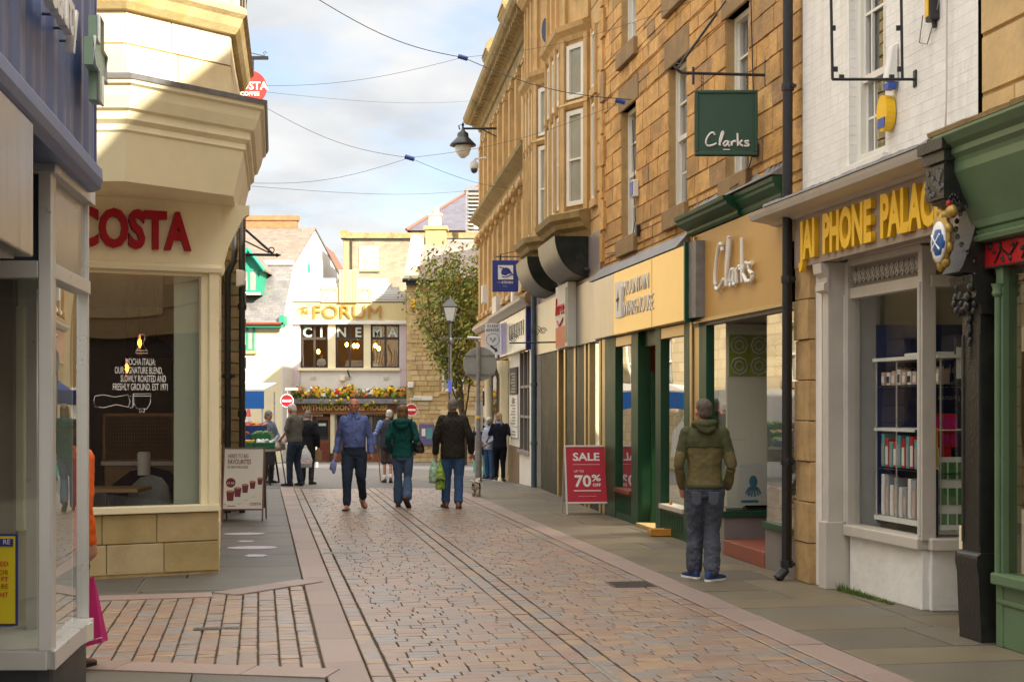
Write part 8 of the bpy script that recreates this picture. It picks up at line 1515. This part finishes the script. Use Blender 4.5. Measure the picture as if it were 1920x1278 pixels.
extra(r10, J10, F10_, 'back_pocket', m_den4, pockets, .006)
# 11 shopper behind the chemist corner
r11, J11, F11_, T11 = person('shopper in an orange coat mostly hidden behind the chemist window', 0, 9.1, -.2, 1.68, dict(elR=(.20, -.06, 1.12), wrR=(.20, .02, .86), elL=(-.22, .0, 1.12), wrL=(-.2, .1, .9)), dict(mat=m_orange, hem=.80, w=1.05, name='coat', r=1.0), dict(mat=m_den1), (M('brown_shoe', (.10, .06, .04), .6, .2, 9, .1), 'shoe', m_ink), (m_brown_hair, 'bob'), None, .009, None, None, (-2.885, 9.12))
tb = held(r11, F11_, 'shopping_bag', 'magenta plastic shopping bag sticking out beyond the chemist window corner', 'shopping bag', m_magenta, lambda b: b.hexa([(.10, -.02, .135), (.30, -.02, .19), (.10, .07, .135), (.30, .07, .19), (.16, .02, .60), (.22, .02, .62), (.16, .03, .60), (.22, .03, .62)]), None, None)
o_ = text('lettering', 'Club', Wt_, 0, 0, 0, .05, m_signwhite, tb, ext=.002); o_.matrix_local = Matrix.Translation((.24, -.022, .20)) @ Matrix.Rotation(.27, 4, 'Y').inverted() @ o_.matrix_local.to_3x3().to_4x4()
# 12 man at the cinema window
person('man in a white shirt at the open left cinema window', 603, 88.7, math.pi, 1.75, dict(elL=(-.25, .1, 1.15), wrL=(-.08, .25, 1.05), elR=(.25, .1, 1.15), wrR=(.08, .25, 1.05)), dict(mat=m_white, hem=.86, name='shirt'), dict(mat=m_ink), (m_ink, 'shoe', m_ink), (m_grey_hair, 'short'), None, .014, None, 3.04)
# ---- small dog
d = 26.2; c = P(893, 0, d); T = thing('dog', 'small rough white, black and tan dog trotting away on the pavement', 'dog'); b = MB(); m_dog = M('white_dog_fur', (.62, .56, .47), .95, .2, 12, .5, 90, stain=.5, stcol=(.25, .19, .13))
loft(b, [(0, -.16, .20, .02, .02)] and [(0, 0, .2, .001, .001)] , 6) if False else None
limb(b, [(0, -.13, .205), (0, -.05, .20), (0, .06, .195), (0, .13, .21)], [.058, .062, .072, .058]); limb(b, [(0, .13, .22), (.0, .17, .27)], [.045, .045]); b.ball((.01, .20, .295), .05, .058, .048); limb(b, [(.01, .24, .285), (.01, .29, .275)], [.03, .022])
for sx, sy, off in ((-1, -.12, .03), (1, -.12, -.03), (-1, .10, -.03), (1, .10, .04)):
    if sy < 0: limb(b, [(sx * .038, sy, .19), (sx * .042, sy + .03 + off * .5, .13), (sx * .042, sy - .03 + off, .075), (sx * .042, sy - .01 + off, .02)], [.042, .032, .02, .019]); b.ball((sx * .042, sy + .01 + off, .018), .02, .03, .016)
    else: limb(b, [(sx * .04, sy, .18), (sx * .042, sy + off * .5, .10), (sx * .042, sy + off, .02)], [.036, .024, .02]); b.ball((sx * .042, sy + .015 + off, .018), .02, .03, .016)
limb(b, [(0, -.16, .23), (-.02, -.20, .275), (-.055, -.19, .30), (-.09, -.17, .295)], [.022, .022, .02, .012])
for s in (-1, 1): b.ball((.01 + s * .045, .195, .29), .014, .03, .036)
o = b.build('body', m_dog, T); fuse(o, .008, 2); folds(o, .025, .022)
b = MB(); b.ball((.0, -.08, .245), .05, .075, .035); b.ball((.055, .0, .20), .025, .06, .06); b.ball((-.03, -.165, .225), .03, .025, .03); b.ball((.055, .19, .30), .018, .032, .034); o = b.build('dark_patches', M('black_dog_fur', (.025, .022, .02), .95, .3, 12, .5, 90), T); fuse(o, .008, 1); folds(o, .025, .02)
b = MB(); b.ball((.01, .297, .28), .011); b.build('nose', m_ink, T); T.location = (c.x, d, .005); T.rotation_euler.z = -.12; T.scale = (1.0, 1.0, .95)
# ================================================================ BOARDS, STALL AND OTHER SMALL THINGS
def aboard(name, label, px0, px1, ytop, ybase, d, rz, fm, fw, inset_bot, m_face, depth=.5):
    T = thing(name, label, 'sign board'); x0, x1 = P(px0, 0, d).x, P(px1, 0, d).x; w = (x1 - x0); h = (ybase - ytop) / F * d; tl = math.atan2(depth / 2, h)
    L = h / math.cos(tl); Wb = Wl((w / 2, 0), (-w / 2, 0))
    def tilt(o, s): o.rotation_euler.x = s
    f = MB(Wb); zb = inset_bot
    f.box(0, fw, -.012, .012, 0, L); f.box(w - fw, w, -.012, .012, 0, L); f.box(fw, w - fw, -.012, .0118, L - fw, L); f.box(fw, w - fw, -.012, .0118, zb, zb + fw); fo = f.build('front_frame', fm, T, .004)
    b = MB(Wb); b.box(fw, w - fw, -.006, .006, zb + fw, L - fw); pn = b.build('poster', m_face, fo)
    f = MB(Wb); f.box(0, fw, -.012, .012, 0, L); f.box(w - fw, w, -.012, .012, 0, L); f.box(fw, w - fw, -.012, .0118, L - fw, L); f.box(fw, w - fw, -.012, .0118, zb, zb + fw); f.box(fw, w - fw, -.006, .006, zb + fw, L - fw); bo = f.build('rear_frame', fm, T, .004)
    fo.rotation_euler.x = -tl; bo.rotation_euler.x = tl; fo.location = (0, -depth / 2, 0); bo.location = (0, depth / 2, 0)
    T.location = ((x0 + x1) / 2, d + depth / 2, .012); T.rotation_euler.z = rz; return T, fo, pn, Wb, w, L, zb + fw
def btext(s, Wb, par, fo, u, z, cap, m, align='CENTER', sx=1, off=0, fitw=None, v=.008):
    sv = fo.location.copy(), fo.parent.location.copy(); fo.location = (0, 0, 0); fo.parent.location = (0, 0, 0)
    if fitw: o = fit('lettering', s, Wb, fitw[0], fitw[1], v, z, cap, m, par, ext=.001, off=off)
    else: o = text('lettering', s, Wb, u, v, z, cap / .73, m, par, align=align, ext=.001, off=off, sx=sx)
    fo.location, fo.parent.location = sv; return o
def bpart(name, fn, m, Wb, par, fo):
    sv = fo.location.copy(), fo.parent.location.copy(); fo.location = (0, 0, 0); fo.parent.location = (0, 0, 0); b = MB(Wb); fn(b); o = b.build(name, m, par); fo.location, fo.parent.location = sv; return o
m_saler = M('sale_red', (.50, .012, .035), .45, .04, 2, 0); m_wfr = M('white_board_frame', (.66, .65, .63), .4, .05, 3, 0, metal=.2)
T, fo, pn, Wb, w, L, z0 = aboard('pavement_board', 'red SALE pavement board outside the outdoor shop', 1058, 1141, 836, 965, 21.7, .10, m_wfr, .028, .17, m_saler, .55)
btext('SALE', Wb, pn, fo, 0, L - .24, .125, m_signwhite, off=.004, fitw=(w - .13, .13)); btext('UP TO', Wb, pn, fo, 0, L - .425, .035, m_signwhite, fitw=(w - .14, w - .29)); btext('70', Wb, pn, fo, 0, L - .645, .18, m_signwhite, off=.006, fitw=(w - .14, .28)); btext('%', Wb, pn, fo, 0, L - .56, .10, m_signwhite, off=.003, fitw=(.265, .12)); btext('OFF', Wb, pn, fo, 0, L - .645, .045, m_signwhite, off=.002, fitw=(.25, .125))
bpart('rule_lines', lambda b: (b.box(.13, w - .13, .007, .009, L - .305, L - .30), b.box(.13, w - .13, .007, .009, L - .72, L - .705), b.box(.2, w - .2, .007, .009, L - .80, L - .797)), m_signwhite, Wb, pn, fo)
m_cof = M('maroon_board_frame', (.20, .11, .10), .5, .1, 3, .02); m_maroon = M('maroon_print', (.17, .025, .04), .6, .05, 5, 0)
T, fo, pn, Wb, w, L, z0 = aboard('pavement_board', 'white cafe pavement board with maroon paper cups outside the stone cafe', 413, 491, 840, 977, 20.5, .06, m_cof, .022, .16, m_paper, .5)
btext("HERE'S TO BIG", Wb, pn, fo, 0, L - .155, .062, m_maroon, fitw=(w - .07, w - .36)); btext('FAVOURITES', Wb, pn, fo, 0, L - .245, .07, m_maroon, off=.001, fitw=(w - .07, w - .40)); btext('IN NEW MINI SIZES', Wb, pn, fo, 0, L - .31, .04, m_maroon, fitw=(w - .07, w - .36)); btext('COSTA', Wb, pn, fo, 0, z0 + .05, .04, m_maroon, off=.001, fitw=(.20, .035))
m_creamcup = M('coffee_top', (.42, .26, .15), .6, .1, 9, 0)
def cups(b):
    for i in range(5): cx, cz, r = w - .12 - i * .105, L - .70 + i * .052, .058 - .005 * i; b.prism([(cx - r * .75, cz - r * 1.5), (cx + r * .75, cz - r * 1.5), (cx + r, cz + r), (cx - r, cz + r)], 'v', .006, .0085)
    b.prism([(w - .12 + .07 * math.cos(k * .3927), L - .52 + .07 * math.sin(k * .3927)) for k in range(16)], 'v', .006, .0082)
bpart('printed_cups', cups, m_maroon, Wb, pn, fo)
bpart('cup_tops', lambda b: [b.prism([(w - .12 - i * .105 + (.056 - .005 * i) * math.cos(k * .5236), L - .70 + i * .052 + .055 - .005 * i + .016 * math.sin(k * .5236)) for k in range(12)], 'v', .0085, .0095) for i in range(5)], m_creamcup, Wb, pn, fo)
btext('£1.66', Wb, pn, fo, w - .12, L - .54, .035, m_signwhite, v=.0105); bpart('small_print', lambda b: (b.box(w - .06, w - .03, .006, .008, z0 + .06, z0 + .07), b.box(w - .20, w - .08, .006, .008, z0 + .03, z0 + .045), [b.box(w - .22 - i * .1, w - .28 - i * .1, .006, .008, L - .83 + i * .05, L - .825 + i * .05) for i in range(3)]), m_steelpost, Wb, pn, fo)
# orange wooden stand by the shop door
T = thing('wooden_stand', 'orange wooden tray with an upright post by the outdoor shop door', 'stand', P(1240, 1000, 18.2)); m_or = M('orange_varnished_wood', (.55, .24, .03), .45, .15, 6, .1); q0, q1 = P(1219, 1000, 18.3), P(1264, 1000, 18.3)
b = MB(); b.box(q0.x, q1.x, 18.2, 18.6, .01, .08); b.box(q0.x, q1.x, 18.2, 18.22, .08, .10); b.build('tray', m_or, T, .006); b = MB(); b.prism([(P(1254, 0, 18.4).x, .08), (P(1262, 0, 18.4).x, .08), (P(1262, 0, 18.4).x, .38), (P(1258, 0, 18.4).x, .46), (P(1254, 0, 18.4).x, .38)], 'v', 18.38, 18.43); b.build('upright', m_or, T, .004)
# fruit and vegetable stall
m_crate = M('green_plastic_crate', (.015, .12, .05), .45, .1, 5, .05); m_cratb = M('blue_plastic_crate', (.02, .06, .22), .45, .1, 5, .05)
xa, xb = -6.9, P(520, 0, 30.8).x; ya, yb = 30.6, 32.0; gs = gz(31); T = thing('market_stall', 'trestle market stall stacked with fruit and vegetables', 'stall', ((xa + xb) / 2, 31, gs)); b = MB(); b.box(xa, xb, ya, yb, .74 + gs, .79 + gs); b.build('table_top', M('worn_ply_top', (.36, .33, .26), .7, .2, 5, .1), T)
for x in (xb - .25, xb - 1.3):
    for y in (ya + .12, yb - .1): b = MB(); b.tube([(x, y, .74 + gs), (x + (.12 if y < 31 else .1), y + (-.05 if y < 31 else .05), gs)], .022, 8); b.build('leg', m_black, T)
b = MB(); b.box(xa, xb - .02, ya + .01, ya + .02, gs + .45, gs + .74); b.build('skirt', m_ink, T)
PRD = [('potatoes', (.42, .28, .12)), ('onions', (.45, .22, .08)), ('greens', (.06, .17, .03)), ('lemons', (.72, .46, .05)), ('carrots', (.62, .20, .03)), ('apples', (.40, .05, .04)), ('cabbages', (.16, .26, .08)), ('bagged_salad', (.52, .55, .55))]
k_ = 0
for j, (y0, zz) in enumerate(((30.65, .80), (31.08, .98), (31.5, 1.16))):
    for i in range(4):
        x1 = xb - .03 - i * .46 - j * .16; x0 = x1 - .44; nme, colr = PRD[(i * 3 + j * 2 + 7 * (j == 0 and i == 0)) % 8]; side = ('front', 'middle', 'back')[j]; ordw = ('outermost', 'second', 'third', 'innermost')[i]
        t = thing('crate', '%s crate of %s in the %s row, %s from the road' % ('blue' if (i + j) % 3 == 2 else 'green', nme.replace('_', ' '), side, ordw), 'crate', ((x0 + x1) / 2, y0 + .2, zz + gs), 'crates on the market stall'); b = MB(); z = zz + gs
        b.box(x0, x1, y0, y0 + .40, z - (.17 if j else 0), z + .015); b.box(x0, x1, y0, y0 + .015, z + .015, z + .13); b.box(x0, x1, y0 + .385, y0 + .40, z + .015, z + .13); b.box(x0, x0 + .015, y0 + .015, y0 + .385, z + .015, z + .13); b.box(x1 - .015, x1, y0 + .015, y0 + .385, z + .015, z + .13); b.build('box', m_cratb if (i + j) % 3 == 2 else m_crate, t, .004)
        b = MB(); r = .05 if nme in ('greens', 'cabbages', 'bagged_salad') else .036
        for q in range(46): b.ball((random.uniform(x0 + .05, x1 - .05), random.uniform(y0 + .05, y0 + .35), z + random.uniform(.06, .17)), r * random.uniform(.8, 1.2), None, r * random.uniform(.7, 1), 7, 5)
        k_ += 1; o = b.build('produce', M(nme + '_skin', colr, .5, .2, 12, .1, 30), t); o['kind'] = 'stuff'
T = thing('water_bottle', 'clear blue drinks bottle on the stall corner', 'bottle', P(519, 850, 30.7)); c = P(519, 848, 30.75); b = MB(); b.lathe((c.x, c.y, .80 + gs), [(.04, 0), (.045, .02), (.045, .17), (.018, .23), (.016, .25)], 12); b.build('body', M('blue_bottle_plastic', (.20, .42, .60), .15, .1, 9, 0), T); b = MB(); b.lathe((c.x, c.y, 1.05 + gs), [(.02, 0), (.02, .025), (0, .026)], 10); b.build('cap', m_signwhite, T)
c = P(466, 790, 33.5); T = thing('traffic_cone', 'small red and white cone behind the crates', 'cone', (c.x, 33.5, P(0, 800, 33.5).z)); b = MB(); b.lathe((c.x, 33.5, P(0, 800, 33.5).z), [(.16, 0), (.16, .03), (.10, .03), (.03, .42), (0, .43)], 14); b.build('body', M('cone_red', (.62, .05, .04), .5, .05, 5, 0), T); b = MB(); b.lathe((c.x, 33.5, P(0, 800, 33.5).z), [(.086, .12), (.064, .24)], 14); b.build('white_band', m_signwhite, T)
b = MB(); b.box(c.x - 1.5, c.x + .5, 33.3, 33.9, gz(33) , P(0, 800, 33.5).z - .002); tag(b.build('trestle_counter', M('white_counter', (.6, .6, .58), .6, .1, 3, 0)), 'white back counter of the market stall carrying the cone', 'counter')
d = 44; x0, x1 = P(440, 0, d).x - 2.5, P(495, 0, d).x; T = thing('market_awning', 'bright blue canvas market awning with a white top edge', 'awning', ((x0 + x1) / 2, d, gz(d))); zt, zb = P(0, 733, d).z, P(0, 766, d).z; b = MB(); b.box(x0, x1, d, d + .03, zb, zt); b.build('valance', M('azure_canvas', (.012, .16, .62), .7, .06, 2, .2, 10), T); b = MB(); b.add([(x0, d, zt), (x1, d, zt), (x1, d + 2.4, zt + .25), (x0, d + 2.4, zt + .25), (x0, d, zt + .05), (x1, d, zt + .05), (x1, d + 2.4, zt + .3), (x0, d + 2.4, zt + .3)], [(4, 5, 6, 7), (0, 1, 5, 4), (1, 2, 6, 5), (2, 3, 7, 6), (3, 0, 4, 7), (3, 2, 1, 0)]); b.build('canopy', m_white, T)
for x in (x0 + .1, x1 - .06):
    for y in (d + .06, d + 2.3): b = MB(); b.tube([(x, y, gz(y)), (x, y, zt)], .025, 8); b.build('pole', m_alu, T)
d = 48; x0, x1 = P(905, 0, d).x, P(925, 0, d).x + 2.0; T = thing('market_awning', 'navy canvas gazebo glimpsed beyond the end of the right row', 'awning', ((x0 + x1) / 2, d, gz(d))); zt, zb = P(0, 728, d).z, P(0, 760, d).z; m_nv = fab('navy_canvas', (.015, .03, .13)); b = MB(); b.box(x0, x1, d, d + .03, zb, zt - .1); b.add([(x0, d, zt - .1), (x1, d, zt - .1), (x1, d + 2.4, zt - .1), (x0, d + 2.4, zt - .1), ((x0 + x1) / 2, d + 1.2, zt + .5)], [(0, 1, 4), (1, 2, 4), (2, 3, 4), (3, 0, 4)]); b.build('canopy', m_nv, T)
for x in (x0 + .05, x1 - .05):
    b = MB(); b.tube([(x, d + .05, gz(d)), (x, d + .05, zt)], .03, 8); b.build('pole', m_alu, T)
# the market's left side: seen only in the shop windows opposite
WM = Wl((-11.6, 60), (-11.4, 31)); T = thing('stone_terrace', 'sunlit pale stone terrace along the left side of the market place', 'building', (-13, 45, gz(45))); b = MB(WM); wn = []
for i in range(9):
    for z0 in (2.4, 5.4): wn.append((1.2 + i * 3.1, 2.3 + i * 3.1, z0, z0 + 1.7))
backing(b, 0, WM.len, -2, 9.5, wn, 0); b.build('wall', M('sunny_ashlar', (.62, .50, .30), .85, .1, 1, .4, 20, uv='brick', uvs=(.7, .32), stain=.2, stcol=(.4, .3, .15)), T); b = MB(WM); b.box(0, WM.len, -8, -.6, -2, 9.5); b.build('rear_wall', m_dark, T)
for q in wn: sash(WM, *q, T, rows=1, sill=.2)
b = MB(WM); b.sweep([(-.1, 9.3), (.2, 9.35), (.4, 9.6), (-.1, 9.7)], [(0, 0), (WM.len, 0)]); b.box(0, WM.len, -8, 0, 9.5, 9.6); b.build('cornice', m_creamst, T)
F9 = thing('shopfront', 'blue painted shopfront in the market terrace', 'shopfront', WM(22, .2, -.3)); b = MB(WM); b.box(17, 27.5, 0, .25, 1.25, 2.1); b.build('fascia', m_blue, F9); b = MB(WM)
for q in (17, 19.5, 22, 24.5, 27.3): b.box(q, q + .22, 0, .15, -1.2, 1.25)
b.build('posts', m_blue, F9); b = MB(WM); b.box(17, 27.5, .0, .05, -.3, 1.25); b.build('pane', m_pane, F9); b = MB(WM); b.box(17, 27.5, .0, .12, -1.2, -.3); b.build('stall_riser', m_blue, F9)
T = thing('parked_van', 'white panel van parked in front of the market terrace', 'van', (-9.3, 38.5, gz(38))); g0 = gz(38.5); b = MB(); b.prism([(36.2, .35 + g0), (36.2, 2.25 + g0), (36.4, 2.4 + g0), (39.6, 2.4 + g0), (40.5, 1.5 + g0), (41.3, 1.2 + g0), (41.4, .4 + g0)], 'u', -10.2, -8.3); b.build('body', m_white, T, .06)
for y in (37.1, 40.4):
    for x in (-10.15, -8.42): b = MB(); b.lathe((x, y, .33 + g0), [(.33, 0), (.33, .14), (.2, .15)], 18, 'u'); b.build('wheel', m_ink, T)
b = MB(); b.prism([(39.3, 1.5 + g0), (39.3, 2.2 + g0), (39.6, 2.25 + g0), (40.35, 1.5 + g0)], 'u', -8.302, -8.29); b.build('side_window', m_pane, T)
# lettering becomes plain mesh
bpy.context.view_layer.update(); dg_ = bpy.context.evaluated_depsgraph_get()
for o in [o for o in bpy.data.objects if o.type == 'FONT']:
    me = bpy.data.meshes.new_from_object(o.evaluated_get(dg_)); n_ = bpy.data.objects.new('tmp', me); COL.objects.link(n_); n_.parent = o.parent; n_.matrix_local = o.matrix_local.copy()
    nm_ = o.name.split('.')[0]; bpy.data.objects.remove(o); n_.name = nm_
